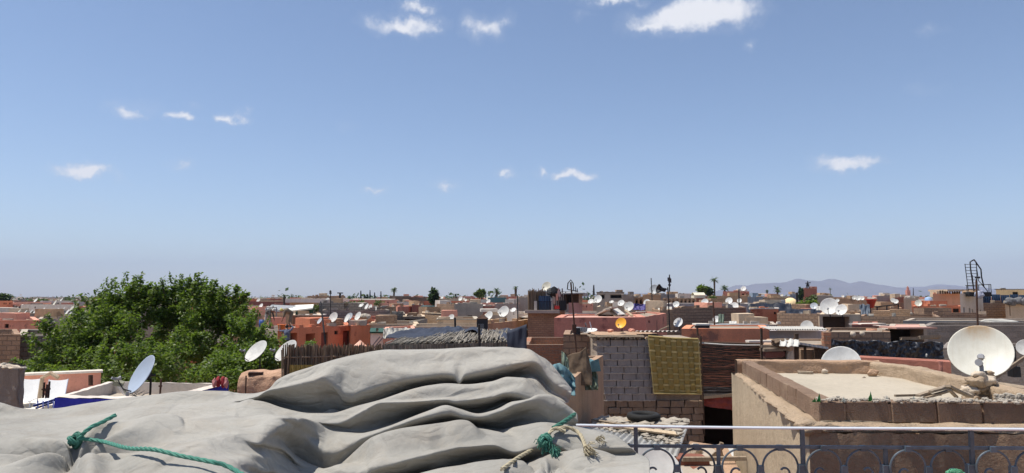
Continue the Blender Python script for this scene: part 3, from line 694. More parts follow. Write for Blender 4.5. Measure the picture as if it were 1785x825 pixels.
def place(u):
    lu, nm = min(LANDMARKS, key=lambda l: abs(l[0] - u)); du = u - lu
    return ('in line with ' if abs(du) < 7 else ('left of ' if du < 0 else 'right of ')) + nm
USED = set()
def own_label(forms):
    for f in forms:
        if f not in USED: USED.add(f); return f
    return forms[-1]
rf = random.Random(21); cnt = 0; FARPTS = []
cand = sorted([(80 + 420 * rf.random() ** 1.5, rf.uniform(-30, 1815)) for _ in range(2600)])
for d, u in cand:
    w = rf.uniform(4, 10) * F / d / 2
    zt = EYE + rf.gauss(-1.9, .8) - (1.2 if d < 110 else 0)
    vt = 518.4 - (zt - EYE) / d * F
    vt = max(vt, 515.5) if u > 170 else max(vt, 525)
    a, b = int(max(-90, u - w)), int(min(1880, u + w))
    if b - a < 3: continue
    vis = sum(1 for x in range(a, b) if SKYLINE[x + 100] > vt + .8) / (b - a)
    if vis < .25 or cnt >= 230: continue
    cn, mt = rf.choice(FARM); cnt += 1
    ops = []
    if d < 220:
        for k in range(rf.randint(0, 3)):
            uu = rf.uniform(a + 2, b - 4); ops.append((uu, vt + 3, uu + 220 / d, vt + 3 + 330 / d, 'window'))
    nw = {0: 'blank', 1: 'one-windowed', 2: 'two-windowed', 3: 'three-windowed'}[len(ops)]; pl_ = place(u)
    house(own_label(['distant %s house %s' % (cn, pl_), 'distant %s %s house %s' % (nw, cn, pl_), 'farther %s house %s' % (cn, pl_), 'farther %s %s house %s' % (nw, cn, pl_), 'farthest small %s house %s' % (cn, pl_)]), (u - w, d), (u + w, d + rf.uniform(-3, 3)), vt, rf.uniform(6, 14), mt, ops=ops, group='distant %s houses' % cn, roof=rf.choice((RF_TAN, RF_PALE)), hp=.4, jit=0)
    FARPTS.append((u, vt, d, w))
# ------------------------------------------------------------------ the mass of the town beyond
tm = MB(); mats_far = [PL_TAN, PL_SALMON, PL_BEIGE, PL_GREY, PL_PALE, PL_RED, BR_BROWN]
rt = random.Random(5)
mats_far.append(PL_WHITE)
for k in range(5200):
    d = 480 + 3800 * rt.random() ** 1.7; x = rt.uniform(-.85, .85) * d * 1.05; h = EYE + rt.gauss(-3.4, 1.6) - (d > 1500) * 1.0
    tm.mi = rt.choice((0, 0, 1, 2, 2, 3, 4, 5, 6)); w = rt.uniform(6, 20) * (1 + d / 3000)
    tm.box((x, d, h / 2), (w, rt.uniform(6, 16), h), rt.uniform(-.5, .5))
for k in range(1500):
    d = 420 + 1500 * rt.random() ** 1.5; tm.mi = 7; s_ = rt.uniform(.5, 1.3) * (1 + d / 900); tm.box((rt.uniform(-.8, .8) * d, d, EYE + rt.gauss(-2.2, 1.2)), (s_, s_, s_ * .7), rt.uniform(0, 3))
o = tm.build('distant_town', mats_far); tag(o, 'far town of flat-roofed houses running to the horizon', 'town', kind='stuff')
vm_ = MB()
for k in range(700):
    d = 260 + 2600 * rt.random() ** 1.6; x = rt.uniform(-.8, .8) * d; h = EYE - 1.0 + rt.gauss(0, 1.2); r = rt.uniform(1.8, 4.5) * (1 + d / 2500)
    for q in range(16): leaves(vm_, (x + rt.gauss(0, r * .6), d + rt.gauss(0, r * .6), h - r * .5 + rt.gauss(0, r * .3)), r * .45, 3, r * .5, rt)
o = vm_.build('distant_trees', LEAF_DARK); tag(o, 'dark green tree tops scattered through the far town', 'trees', kind='stuff')
# ------------------------------------------------------------------ hills
HILL = plaster('dry hillside', (.15, .145, .155), .25, sc=.004, streak=0, bd=0)
def hill(name, pts, d, thick):
    m = MB(); n = 90; us = [p[0] for p in pts]
    def prof(u):
        for (a, b) in zip(pts, pts[1:]):
            if a[0] <= u <= b[0]:
                f = (u - a[0]) / (b[0] - a[0]); f = f * f * (3 - 2 * f); return a[1] + (b[1] - a[1]) * f
        return 519
    def fn(i, j):
        u = us[0] + (us[-1] - us[0]) * i; v = prof(u); q = P(u, v, d); z = max(0, q.z)
        z *= 1 + .10 * noise.noise(Vector((u * .045, 3, d))) + .05 * noise.noise(Vector((u * .13, 9, d)))
        k = 1 - abs(j * 2 - 1); rid = .55 + .45 * k
        zz = z * (k ** .85) * (1 + .28 * noise.noise(Vector((u * .03, j * 5, d * .01))) * (1 - k)) - 2
        dd = d + (j - .5) * thick
        return (q.x * dd / d if False else q.x, dd, zz)
    m.sheet(fn, n * 2, 24)
    o = m.build(name, HILL, smooth=True); tag(o, kind='structure'); return o
hill('mountain', [(1180, 519), (1235, 509), (1300, 496), (1340, 494), (1397, 487), (1430, 490), (1447, 486), (1480, 494), (1500, 491), (1530, 496), (1556, 500), (1590, 504), (1650, 498), (1690, 503), (1760, 510), (1900, 505), (2100, 518)], 8200, 2600)
hill('mountain_range', [(900, 519), (1000, 514), (1120, 511), (1200, 513), (1330, 508), (1480, 506), (1600, 500), (1640, 496), (1700, 500), (1760, 507), (1880, 514), (2000, 519)], 10800, 2600)
hill('low_hills', [(-260, 519), (-100, 511), (-20, 516), (30, 521), (60, 521), (95, 517.5), (120, 520), (150, 517.5), (200, 515), (280, 516), (360, 518), (480, 519.5)], 5200, 1500)
DS = [
 # label, u, v, d, px, kind, extra
 ('grey blue dish with a dangling feed arm on the white roof', 253, 655, 15.2, 68, 'blue', dict(az=13, el=2, mast=.55)),
 ('large cream dish facing left in front of the tree', 449, 615, 20, 44, 'white', dict(az=6, el=14, mast=1.2)),
 ('cream dish half hidden behind the reed fence', 501, 614, 19, 44, 'white', dict(az=8, el=14, mast=1.0)),
 ('big white dish with a rusty top above the masonry pile', 1709, 617, 9.6, 95, 'rusty', dict(el=2, mast=.35)),
 ('white dish rising half seen behind the sandy roof', 1467, 638, 13.5, 64, 'white', dict(el=-2, mast=.4)),
 ('white dish cut by the right edge of the picture', 1788, 607, 19, 28, 'white', dict(el=-4, mast=.6)),
 ('yellow orange dish with dark lettering', 1083, 564, 22.2, 19, 'orange', dict(el=-3)),
 ('flat lying white dish on the brick house roof', 1027, 579, 23.8, 28, 'white', dict(el=50, mast=.12)),
 ('white dish at the left end of the terracotta roof', 582, 554, 45.6, 18, 'white', dict(az=-2, el=-2)),
 ('grey dish turned away behind the middle pair of dishes', 609, 553, 47.6, 15, 'grey', dict(el=4)),
 ('narrow white dish in front of the grey one', 606, 556, 46.6, 15, 'white', dict(az=20)),
 ('white dish at the right end of the terracotta roof', 625, 552, 47.5, 16, 'white', dict(az=14)),
 ('pale grey dish leaning on the terracotta roof edge', 558, 560, 44.6, 12, 'grey', dict(az=16, el=6)),
 ('small white dish below the tan house roof edge', 571, 523, 82, 7.5, 'white', {}),
 ('white dish tipped back above the grey block house', 630, 533, 60, 9, 'white', dict(el=22)),
 ('side-on white dish at the corner of the grey block house', 640, 535, 61, 11, 'white', dict(az=22)),
 ('tiny white dish beside the side-on one', 646, 535, 63, 8, 'white', {}),
 ('white dish seen edge-on above the dark brown house', 655, 542, 62, 14, 'white', dict(az=30, el=-10)),
 ('small round white dish left of the palms', 803, 521, 98, 8, 'white', {}),
 ('white dish sunk behind the beige parapet', 787, 554, 46, 12, 'white', dict(el=4)),
 ('white dish left of the large one, behind the black flue', 853, 551, 46, 16, 'white', dict(az=8)),
 ('large white dish on the low cream house', 879, 544, 47, 20, 'white', dict(el=-3)),
 ('small white dish peeping out left of the large one', 871, 543, 52, 8, 'white', {}),
 ('tipped white dish right of the large one', 895, 541, 52, 10, 'white', dict(el=20)),
 ('big cream dish on top of the tower shack', 953, 500, 50, 17, 'cream', {}),
 ('white dish left of the pair near the porch house', 1030, 526, 64, 10, 'white', dict(el=12)),
 ('white dish right of the pair near the porch house', 1043, 522, 64, 14, 'white', dict(el=-4)),
 ('small flat white dish between the white dishes', 1066, 527, 68, 8, 'white', dict(el=30)),
 ('pinkish white dish left of the large centre right one', 1083, 529, 66, 12, 'white', dict(el=6)),
 ('large white dish above the wrecked plank roof', 1097, 535, 52, 17, 'white', dict(el=-3)),
 ('white dish over the violet tarpaulin', 1128, 528, 68, 12, 'white', {}),
 ('big pale dish on the tan house on the skyline', 1141, 505, 86, 17, 'grey', dict(el=-6)),
 ('white dish left end of the mauve house', 1179, 531, 61.5, 11, 'white', {}),
 ('oval white dish in front of the long brick house', 1183, 563, 36, 17, 'white', dict(az=12)),
 ('white dish by the dark red house, right of centre', 1229, 527, 61, 12, 'white', {}),
 ('small grey dish beside the thin mast', 1240, 530, 58, 9, 'grey', dict(el=18)),
 ('white dish middle of the mauve house', 1271, 525, 63, 12, 'white', {}),
 ('small white dish right end of the mauve house', 1289, 524.5, 64, 8, 'white', {}),
 ('white dish sitting low against the mauve house', 1280, 535, 57, 15, 'white', {}),
 ('white dish on the skyline above the four arches', 1296, 503.5, 150, 9, 'white', {}),
 ('small white dish beside the cluttered slab roof', 1249, 557, 40, 12, 'white', {}),
 ('white dish behind the scalloped awning', 1407, 570, 27, 21, 'white', dict(el=-6)),
 ('largest white dish of the pair on the beige block house', 1446, 535, 33.5, 29, 'white', dict(el=-6, mast=.5)),
 ('smaller white dish of the pair on the beige block house', 1467, 541, 33, 20, 'white', dict(az=14, mast=.4)),
 ('grey dish left of the large pair', 1419, 534, 45, 12, 'grey', {}),
 ('tiny white dish behind the smaller of the pair', 1460, 524, 70, 6, 'white', {}),
 ('left of three white dishes by the grey blue tarpaulin', 1489, 519.5, 74, 7, 'white', {}),
 ('middle of three white dishes by the grey blue tarpaulin', 1496, 520, 72, 9, 'white', {}),
 ('right of three white dishes by the grey blue tarpaulin', 1503, 520.5, 74, 7, 'white', {}),
 ('white dish left of the pergola house roof edge', 1557, 524, 66, 8, 'white', {}),
 ('white dish overlapping its neighbour on the pergola house', 1562, 526, 65.5, 8, 'white', dict(az=10)),
 ('cream dish at the red terrace corner', 1601, 529, 63, 11, 'cream', dict(el=-5)),
 ('large leaning white dish on the dark brown house, far left', 80, 546, 73, 15, 'white', dict(az=12, el=4)),
 ('leaning white dish second from the right on the dark brown house', 75, 542, 76, 11, 'white', dict(az=12, el=10)),
 ('broad tipped dish in the row on the dark brown house', 62, 544, 76, 8, 'white', dict(az=8, el=20)),
 ('leaning dish in the middle of the row, far left', 55, 544, 77, 9, 'white', dict(az=14, el=10)),
 ('small leaning dish in the row, far left', 45, 544.5, 77, 8, 'white', dict(az=16, el=10)),
 ('leaning dish at the left end of the row, far left', 33, 545, 76, 11, 'cream', dict(az=16, el=8)),
 ('small dish on the slate house, far left', 47, 535, 124, 7, 'white', dict(az=8)),
 ('tiny dish at the left end of the slate house', 31, 537, 120, 5, 'white', {}),
 ('middle of three leaning dishes left of the tree', 118, 545, 72, 11, 'white', dict(az=12, el=6)),
 ('left of three leaning dishes left of the tree', 108, 546.5, 72, 9, 'white', dict(az=12, el=8)),
 ('right of three leaning dishes left of the tree', 122, 548.5, 71, 9, 'white', dict(az=12, el=12)),
 ('small dish above the three leaning ones', 112, 538.5, 106, 6, 'white', dict(az=10)),
 ('white dish face just below the railing behind the canvas', 1128, 838, 4.9, 118, 'white', dict(az=-25, el=10, mast=.5, lnb=False)),
]
for lb, u, v, d, px, kd, kw in DS: dish(lb, u, v, d, px, kd, **kw)
k = 0
for (u, vt, d, w) in FARPTS:
    if d < 330 and rf.random() < .5 and k < 70:
        ud = u + rf.uniform(-.6, .6) * w; pl_ = place(ud)
        dish(own_label(['tiny distant dish ' + pl_, 'second tiny distant dish ' + pl_, 'third tiny distant dish ' + pl_, 'fourth tiny distant dish ' + pl_]), ud, vt - 260 / d, d + 1.2, rf.uniform(850, 1200) / d * 1.0, rf.choice(('white', 'white', 'cream')), az=rf.uniform(-8, 14), el=rf.uniform(-6, 10), group='small dishes on the distant rooftops', lnb=False); k += 1
# ------------------------------------------------------------------ right: sandy roof with a block parapet
def Z(v, d): return P(892.5, v, d).z
zt = EYE - .985; zl = EYE - 1.185; zf = EYE - 1.165
FLw, FRw, BRw, BLw = Vector((2.72, 6.82, 0)), Vector((6.3, 6.62, 0)), Vector((6.3, 11.62, 0)), Vector((3.46, 11.66, 0))
sr = empty('sandy_roof_house', (2.72, 6.82, 0)); tag(sr, 'mud house with a sandy roof and block parapet at right', 'house')
O = Vector((2.72, 6.82, 0))
def rough_wall(p0, p1, z0, z1, nx, nz, amp, seed, out):
    m = MB(); d = (p1 - p0); n_ = Vector((d.y, -d.x, 0)).normalized()
    def fn(i, j):
        p = p0 + d * i; z = z0 + (z1 - z0) * j
        a = amp * (noise.noise(Vector((i * d.length * 1.7, z * 1.7, seed))) + .5 * noise.noise(Vector((i * d.length * 6, z * 6, seed))))
        if j > .985: z += .02 * noise.noise(Vector((i * d.length * 8, 0, seed)))
        if i in (0, 1): a = 0
        q = p + n_ * a
        return (q.x - O.x, q.y - O.y, z)
    m.sheet(fn, nx, nz); return m
rough_wall(BLw, FLw, 0, zl, 50, 60, .025, 1, 0).build('side_wall', plaster('sunlit sandy render', (.47, .37, .25), .25, patch=(.40, .31, .21), streak=.7), sr, True)  # sunlight on this side is put into its paler sandy colour
fw_ = rough_wall(FLw, FRw, 0, zl - .05, 90, 70, .04, 2, 0); fw_.build('front_wall', PL_BROWN, sr, True)  # shade on the front is put into its browner colour
bk = MB(); bk.quad((FRw.x - O.x, FRw.y - O.y, 0), (BRw.x - O.x, BRw.y - O.y, 0), (BRw.x - O.x, BRw.y - O.y, zl), (FRw.x - O.x, FRw.y - O.y, zl)); bk.quad((BRw.x - O.x, BRw.y - O.y, 0), (BLw.x - O.x, BLw.y - O.y, 0), (BLw.x - O.x, BLw.y - O.y, zl), (BRw.x - O.x, BRw.y - O.y, zl))
bk.build('rear_wall', PL_MUD, sr)
# crumbling mortar ledge under the blocks (front and side)
def ledge(p0, p1, w0, w1, seed, thick=.055):
    m = MB(); d = p1 - p0; L = d.length; n_ = Vector((d.y, -d.x, 0)).normalized(); nx = int(L / .035)
    sec = [(-.12, 0), (.0, .012), (.55, .016), (1.0, -.005), (1.05, -.03), (.9, -thick), (.2, -thick - .01)]
    def fn(i, j):
        k = j * (len(sec) - 1); a = int(min(k, len(sec) - 2)); f = k - a
        o = sec[a][0] * (1 - f) + sec[a + 1][0] * f; z = sec[a][1] * (1 - f) + sec[a + 1][1] * f
        x = i * L; w = w0 + (w1 - w0) * i
        nz_ = noise.noise(Vector((x * 4, o * 3, seed))); n2 = noise.noise(Vector((x * 14, o * 9, seed + 5)))
        q = p0 + d * i + n_ * (o * w * (1 + .35 * nz_) + .012 * n2)
        return (q.x - O.x, q.y - O.y, zl + z + .014 * nz_ + .010 * n2)
    m.sheet(fn, nx, 18); return m
FLb, BLb = Vector((2.905, 7.02, 0)), Vector((3.565, 11.5, 0))
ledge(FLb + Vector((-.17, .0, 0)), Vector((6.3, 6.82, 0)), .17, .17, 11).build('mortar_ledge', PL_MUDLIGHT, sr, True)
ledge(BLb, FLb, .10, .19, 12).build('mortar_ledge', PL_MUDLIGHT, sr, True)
cn_ = MB(); cn_.blob(Vector((2.76, 6.90, zl - .02)) - O, (.12, .12, .07), 3, .5, 77, 2.0); cn_.blob(Vector((2.86, 6.86, zl - .01)) - O, (.12, .08, .05), 3, .5, 78, 2.0); cn_.build('corner_mortar', PL_MUDLIGHT, sr, True)
# roof floor
fl = MB()
def ff(i, j):
    x0 = FLb.x + (BLb.x - FLb.x) * j; x = x0 + (6.25 - x0) * i; y = 7.0 + 4.5 * j
    return (x - O.x, y - O.y, zf + .012 * noise.noise(Vector((x * 1.3, y * 1.3, 4))) + .006 * noise.noise(Vector((x * 6, y * 6, 2))))
fl.sheet(ff, 60, 60); fl.build('roof_floor', PL_SAND, sr, True)
# parapet blocks, each its own
BLK = plaster('parapet blocks', (.185, .13, .095), .3, sc=4, bd=.05, patch=(.31, .22, .15), streak=.2)
def block_mesh(l, w, h, seed, mat=BLK, amp=.008, name='block'):
    bm = bmesh.new(); bmesh.ops.create_cube(bm, size=1)
    bmesh.ops.scale(bm, vec=(l, w, h), verts=bm.verts)
    bmesh.ops.bevel(bm, geom=list(bm.edges), offset=min(.007, h * .1), segments=1, affect='EDGES')
    for v in bm.verts: v.co += Vector((noise.noise(v.co * 9 + Vector((seed, 0, 0))), noise.noise(v.co * 9 + Vector((0, seed, 3))), noise.noise(v.co * 9 + Vector((5, 0, seed))))) * amp
    me = bpy.data.meshes.new(name); bm.to_mesh(me); bm.free(); me.materials.append(mat); return me
rb = random.Random(8)
def put(me, parent, loc, rz=0, name='block', rx=0, ry=0):
    o = bpy.data.objects.new(name, me); COL.objects.link(o); o.parent = parent; o.location = loc; o.rotation_euler = (rx, ry, rz); return o
bl = [block_mesh(.385, .16, .195, s, amp=.010) for s in (1.5, 2.7, 3.9, 5.3)]; bs = [block_mesh(.20, .16, .195, s, amp=.010) for s in (7.1, 8.3)]
zb = zl + .105
x = FLb.x; dirf = Vector((3.4, -.2, 0)).normalized(); p = Vector((2.905, 7.03, zb)); k = 0
for L in (.24, .40, .40, .41, .40, .11, .40, .40, .40):
    me = bs[0] if L < .3 else bl[k % 4]; c = p + dirf * (L * .5) + Vector((0, .08, 0)); k += 1
    o = put(me, sr, c - O, math.atan2(dirf.y, dirf.x) + rb.uniform(-.02, .02), rx=rb.uniform(-.02, .02))
    o.location.y += rb.uniform(-.012, .012)
    if L < .15: o.scale.x = .5
    elif L < .3: o.scale.x = 1.15
    p += dirf * (L + rb.uniform(.008, .022))
dv = (BLb - FLb); Ls = dv.length; dv.normalize(); nb = 11; st = (Ls - .1) / nb; ang = math.atan2(dv.y, dv.x)
for k in range(nb):
    c = FLb + dv * (.14 + st * (k + .5)) + Vector((.085, .0, 0)); c.z = zb
    o = put(bl[k % 4], sr, c - O, ang + rb.uniform(-.015, .015), rx=rb.uniform(-.02, .02)); o.scale.x = st / .385 * .965
# mortar between and on the blocks
mj = MB(); mj.box((FLb + dv * Ls / 2 + Vector((.09, 0, 0)) - O) + Vector((0, 0, zb - .01)), (Ls - .1, .10, .17), ang); mj.box(Vector((4.6, 7.0, zb - .012)) - O + Vector((0, 0, 0)), (3.3, .09, .17), math.atan2(dirf.y, dirf.x)); mj.build('mortar_core', PL_MUD, sr)
# plastered rear and right parapets (low mud walls with soft tops)
def softwall(pts, w, z0, h, seed, name, mat):
    m = MB(); pts = [Vector((*q, 0)) for q in pts]; seg = []; n = len(pts)
    tot = [0]
    for a, b in zip(pts, pts[1:]): tot.append(tot[-1] + (b - a).length)
    def at(s):
        for k in range(n - 1):
            if s <= tot[k + 1] or k == n - 2:
                f = (s - tot[k]) / (tot[k + 1] - tot[k]); return pts[k].lerp(pts[k + 1], f), (pts[k + 1] - pts[k]).normalized()
    sec = [(.53, 0), (.51, .5), (.5, .95), (.44, 1.0), (.14, 1.02), (-.14, 1.02), (-.44, 1.0), (-.5, .95), (-.51, .5), (-.53, 0)]
    def fn(i, j):
        q, t = at(i * tot[-1]); nn = Vector((-t.y, t.x, 0)); k = j * (len(sec) - 1); a = int(min(k, len(sec) - 2)); f = k - a
        o = sec[a][0] * (1 - f) + sec[a + 1][0] * f; z = sec[a][1] * (1 - f) + sec[a + 1][1] * f; s = i * tot[-1]
        n1 = noise.noise(Vector((s * 2.5, o * 2, z * 2 + seed))); n2 = noise.noise(Vector((s * 9, o * 6, z * 6 + seed)))
        q = q + nn * (o * w + .018 * n1 + .008 * n2)
        return (q.x - O.x, q.y - O.y, z0 + z * h + .018 * n1 + .008 * n2)
    m.sheet(fn, int(tot[-1] / .05), 27); return m.build(name, mat, sr, True)
softwall([(3.5, 11.55), (4.2, 11.5), (5.5, 11.35), (5.62, 11.3)], .17, zf - .02, .21, 3, 'rear_parapet', PL_MUD)
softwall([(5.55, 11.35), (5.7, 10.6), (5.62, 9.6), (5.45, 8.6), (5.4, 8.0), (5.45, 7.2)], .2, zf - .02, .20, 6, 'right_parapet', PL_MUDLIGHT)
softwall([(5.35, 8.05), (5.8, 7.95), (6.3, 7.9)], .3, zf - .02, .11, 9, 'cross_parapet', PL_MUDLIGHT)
# lime crumbs and glass along the front parapet
lc = MB(); rl = random.Random(4)
for k in range(520):
    f = rl.random(); q = Vector((2.95 + 3.3 * f, 7.1 - .19 * f + rl.gauss(0, .045), zb + .095 + rl.uniform(-.005, .02)))
    s = rl.uniform(.008, .03); lc.tint = rl.random(); lc.blob(q - O, (s, s, s * .7), 1, .5, k)
o = lc.build('lime_crumbs', LIMECRUMB, sr); tag(o, kind='stuff')
GLASS, t_, b__ = base_mat('green bottle glass'); b__.inputs['Base Color'].default_value = (.01, .22, .05, 1); b__.inputs['Roughness'].default_value = .08; b__.inputs['Transmission Weight'].default_value = .55
CGL, t_, b__ = base_mat('clear bottle glass'); b__.inputs['Base Color'].default_value = (.75, .85, .80, 1); b__.inputs['Roughness'].default_value = .1; b__.inputs['Transmission Weight'].default_value = .7
def shard(label, u, v, h, mt, seed):
    rs = random.Random(seed); c = P(u, v, 7.02); r = empty('glass_shard', (c.x, c.y, zb + .09)); tag(r, label, 'glass shard', 'glass shards set in the parapet')
    m = MB()
    n = 7; base = [Vector((math.cos(a * .45) * .018, math.sin(a * .45) * .018, 0)) for a in range(n)]
    tops = [h * x for x in [rs.uniform(.2, .5), rs.uniform(.4, .8), 1.0, rs.uniform(.3, .7), rs.uniform(.2, .5), rs.uniform(.1, .4), .1]]
    for a in range(n - 1):
        b0, b1 = base[a], base[a + 1]
        m.quad(b0, b1, b1 * .9 + Vector((0, 0, tops[a + 1])), b0 * .9 + Vector((0, 0, tops[a])))
    o = m.build('shard', mt, r); solid(o, .004)
shard('green bottle shard at the left end of the block parapet', 1427, 690, .085, GLASS, 1)
shard('tall green bottle shard on the second parapet block', 1517, 692, .10, GLASS, 5)
shard('low green shard beside the left bottle shard', 1419, 692, .04, GLASS, 3)
shard('clear broken glass left of the tall green shard', 1470, 692, .05, CGL, 7)
shard('clear broken glass right of the tall green shard', 1545, 692, .06, CGL, 9)
shard('clear broken glass near the plank frame', 1592, 692, .06, CGL, 12)
# things lying on the sandy roof
def stone(label, c, r, seed, mat=STONE, name='stone'):
    m = MB(); m.blob((0, 0, r[2] * .8), r, 2, .5, seed, 1.2); o = m.build(name, mat, None, False, c); tag(o, label, 'stone'); return o
def onroof(u, v, z=None): 
    z = zf if z is None else z
    r = pix_dir(u, v); k = (z - EYE) / r.z; return Vector((r.x * k, r.y * k, z))
stone('round brown stone on the sandy roof', onroof(1522, 656), (.075, .06, .055), 3, PL_MUD)
stone('small pale stone near the rear parapet', onroof(1438, 652), (.05, .035, .04), 8)
stone('tiny dark stone in the middle of the sandy roof', onroof(1506, 659), (.03, .02, .015), 12)
m = MB(); m.box((0, 0, .02), (.22, .05, .035), Euler((.1, .05, -.4)), .006); o = m.build('wood_offcut', WOOD, None, False, onroof(1404, 652)); tag(o, 'short pale wood offcut on the sandy roof', 'wood')
m = MB()
for k in range(5): m.tube([(k * .035 - .08, rb.uniform(-.02, .02), .01), (k * .035 - .02, .03, .045 + rb.uniform(0, .03)), (k * .04 + .03, -.02, .01)], .008, 5)
o = m.build('twig_heap', WOOD, None, False, onroof(1414, 645)); tag(o, 'little heap of twigs against the rear parapet', 'twigs')
pf = empty('plank_heap', onroof(1660, 688, zf + .05)); tag(pf, 'collapsed frame of grey planks at the roof corner', 'planks')
fo = pf.location.copy()
for (a, b, w) in (((1600, 690), (1652, 673), .05), ((1652, 673), (1692, 692), .06), ((1612, 694), (1655, 681), .04), ((1655, 680), (1668, 693), .03), ((1560, 690), (1640, 688), .02), ((1622, 683), (1650, 676), .035)):
    q0, q1 = P(*a, 7.6) - fo, P(*b, 7.9) - fo; mm = MB(); mm.bar(q0, q1, w, .022); mm.build('plank', WOOD, pf)
pile = empty('masonry_pile', P(1709, 690, 8.35)); tag(pile, 'crumbling stone pile holding the big rusty dish', 'stone pile')
for k, (du, dv_, r) in enumerate(((-18, -8, .10), (0, -12, .12), (18, -6, .10), (-8, -24, .10), (10, -26, .11), (-14, 6, .10), (22, 8, .10), (4, 4, .13), (-2, -36, .07), (14, -38, .06))):
    mm = MB(); mm.blob(P(1709 + du, 690 + dv_, 8.35 + rb.uniform(-.08, .06)) - pile.location, (r, r, r * .62), 3, .55, k + 20, 2.2); mm.build('stone', PL_MUDLIGHT if k % 2 else STONE, pile, True)
m = MB(); m.tube([P(1712, 660, 8.3), P(1711, 640, 8.35), P(1708, 633, 8.42), P(1705, 634, 8.6)], .022, 8); m.tube([P(1708, 634, 8.40), P(1706, 632, 8.30)], [.035, .04], 10); o = m.build('bent_pipe', PLASTG); tag(o, 'short bent pipe on the stone pile before the big dish', 'pipe')
m = MB(); m.tube([P(1722, 670, 8.6), P(1800, 682, 8.2)], .045, 10); o = m.build('timber_pole', WOOD); tag(o, 'round grey timber lying right of the stone pile', 'timber')
rbm = MB()
for k in range(160):
    q = P(rb.uniform(1735, 1800), rb.uniform(688, 704), 7.5); s = rb.uniform(.012, .045); rbm.blob(q, (s, s * .8, s * .6), 1, .5, k)
o = rbm.build('parapet_rubble', LIMECRUMB); tag(o, 'pale rubble lying behind the block parapet, right edge', 'rubble', kind='stuff')
# ------------------------------------------------------------------ grey block wall with the bamboo mat
D1 = 21.0
gw = empty('block_wall_house', P(1040, 775, D1) * 1); gw.location.z = 0; gw.rotation_euler.z = 0; tag(gw, 'rough house with grey blocks above brown bricks, beside the bamboo mat', 'house')
g0 = gw.location.copy(); pxm = D1 / F
GREYB = plaster('grey hollow blocks', (.225, .212, .208), .35, sc=4, bd=.04, streak=.5)
BROWNB = plaster('brown adobe blocks', (.20, .145, .105), .35, sc=4, bd=.05, patch=(.27, .20, .15))
gbm = [block_mesh(.375, .12, .178, s, GREYB, .016) for s in (11, 12, 13)]; bbm = [block_mesh(.38, .13, .178, s, BROWNB, .03) for s in (14, 15, 16, 17)]
ztop = Z(592, D1); x0 = P(1039, 600, D1).x - g0.x; zz = ztop; row = 0
while row < 9:
    n_w = 4.2; sh = (.18 if row % 2 else 0) + row * .012; left = x0 + .02 + row * .028 * (row > 4); right = P(1141, 600, D1).x - g0.x + .03
    xx = left - (.18 if row % 2 else 0); xx = left
    first = True
    while xx < right - .05:
        L = .19 if (first and row % 2) else .375; L = min(L, right - xx); first = False
        o = put(rb.choice(gbm), gw, (xx + L / 2, rb.uniform(-.012, .012), zz - .09), rb.uniform(-.012, .012), ry=rb.uniform(-.01, .01)); o.scale.x = L / .375 * .965
        xx += L + .008
    zz -= .190; row += 1
zmid = zz
row = 0
while row < 10:
    left = P(1046, 700, D1).x - g0.x + rb.uniform(-.03, .03); right = P(1224, 700, D1).x - g0.x + rb.uniform(-.02, .03); xx = left; first = True
    while xx < right - .05:
        L = .38 * rb.uniform(.8, 1.1); L = .2 if (first and row % 2) else L; first = False; L = min(L, right - xx)
        o = put(rb.choice(bbm), gw, (xx + L / 2, rb.uniform(-.03, .015), zz - .09), rb.uniform(-.03, .03), ry=rb.uniform(-.03, .03)); o.scale.x = L / .38 * .95
        xx += L + .01
    zz -= .189; row += 1
core = MB(); xr = P(1224, 700, D1).x - g0.x
core.box(((x0 + xr) / 2 + .1, 1.3, (zmid) / 2), (xr - x0 - .2, 2.5, zmid)); core.box(((x0 + xr) / 2, 1.3, (zmid + ztop - .02) / 2), (xr - x0 - .06, 2.5, ztop - .02 - zmid + .02)); core.build('wall_core', plaster('joint mortar', (.27, .23, .19), .35, sc=4, bd=.05), gw)
# squeezed mortar beads between the grey courses
mb_ = MB()
for r_ in range(1, 10):
    z_ = ztop - r_ * .19 + .003; n_ = 40; xa, xb = x0 + (.15 if r_ > 5 else .02), P(1140, 600, D1).x - g0.x
    mb_.tube([(xa + (xb - xa) * k / n_, -.062 + rb.uniform(-.012, .006), z_ + rb.uniform(-.009, .007)) for k in range(n_ + 1)], [rb.uniform(.009, .019) for _ in range(n_ + 1)], 6)
mb_.build('mortar_bead', plaster('pale mortar', (.34, .31, .28), .3, sc=5), gw)
# roof edge of old timbers and earth over the grey blocks
re_ = MB()
for k in range(30): re_.tube([(x0 - .1 + k * .07 + rb.uniform(-.03, .03), -.16 + rb.uniform(-.06, .04), ztop + .04 + rb.uniform(-.02, .03)), (x0 - .1 + k * .07, 1.2, ztop + .06)], rb.uniform(.02, .035), 6)
for k in range(5): re_.tube([(x0 - .15 + q * .25, -.14 + .05 * k, ztop + .07 + .02 * rb.random() + .02 * (k > 2)) for q in range(7)], .025, 6)
re_.build('roof_edge_sticks', WOOD, gw)
el_ = MB(); 
def ef(i, j): 
    return (x0 + .02 + 1.9 * i, -.02 + 2.4 * j, ztop + .11 + .05 * noise.noise(Vector((i * 9, j * 9, 1))) - .06 * (j == 0))
el_.sheet(ef, 30, 20); el_.build('earth_roof', PL_MUD, gw, True)
def rubble_blocks(label, pts, d, s, mat):
    for k, (u, v) in enumerate(pts):
        stone(label[k], P(u, v, d), (s, s * .7, s * .5), k + 40, mat)
rubble_blocks(['reddish stone on the roof edge left of the yellow dish', 'flat reddish stone on the roof edge right of the yellow dish'], [(1064, 579), (1101, 578)], 21.5, .10, PL_PINK)
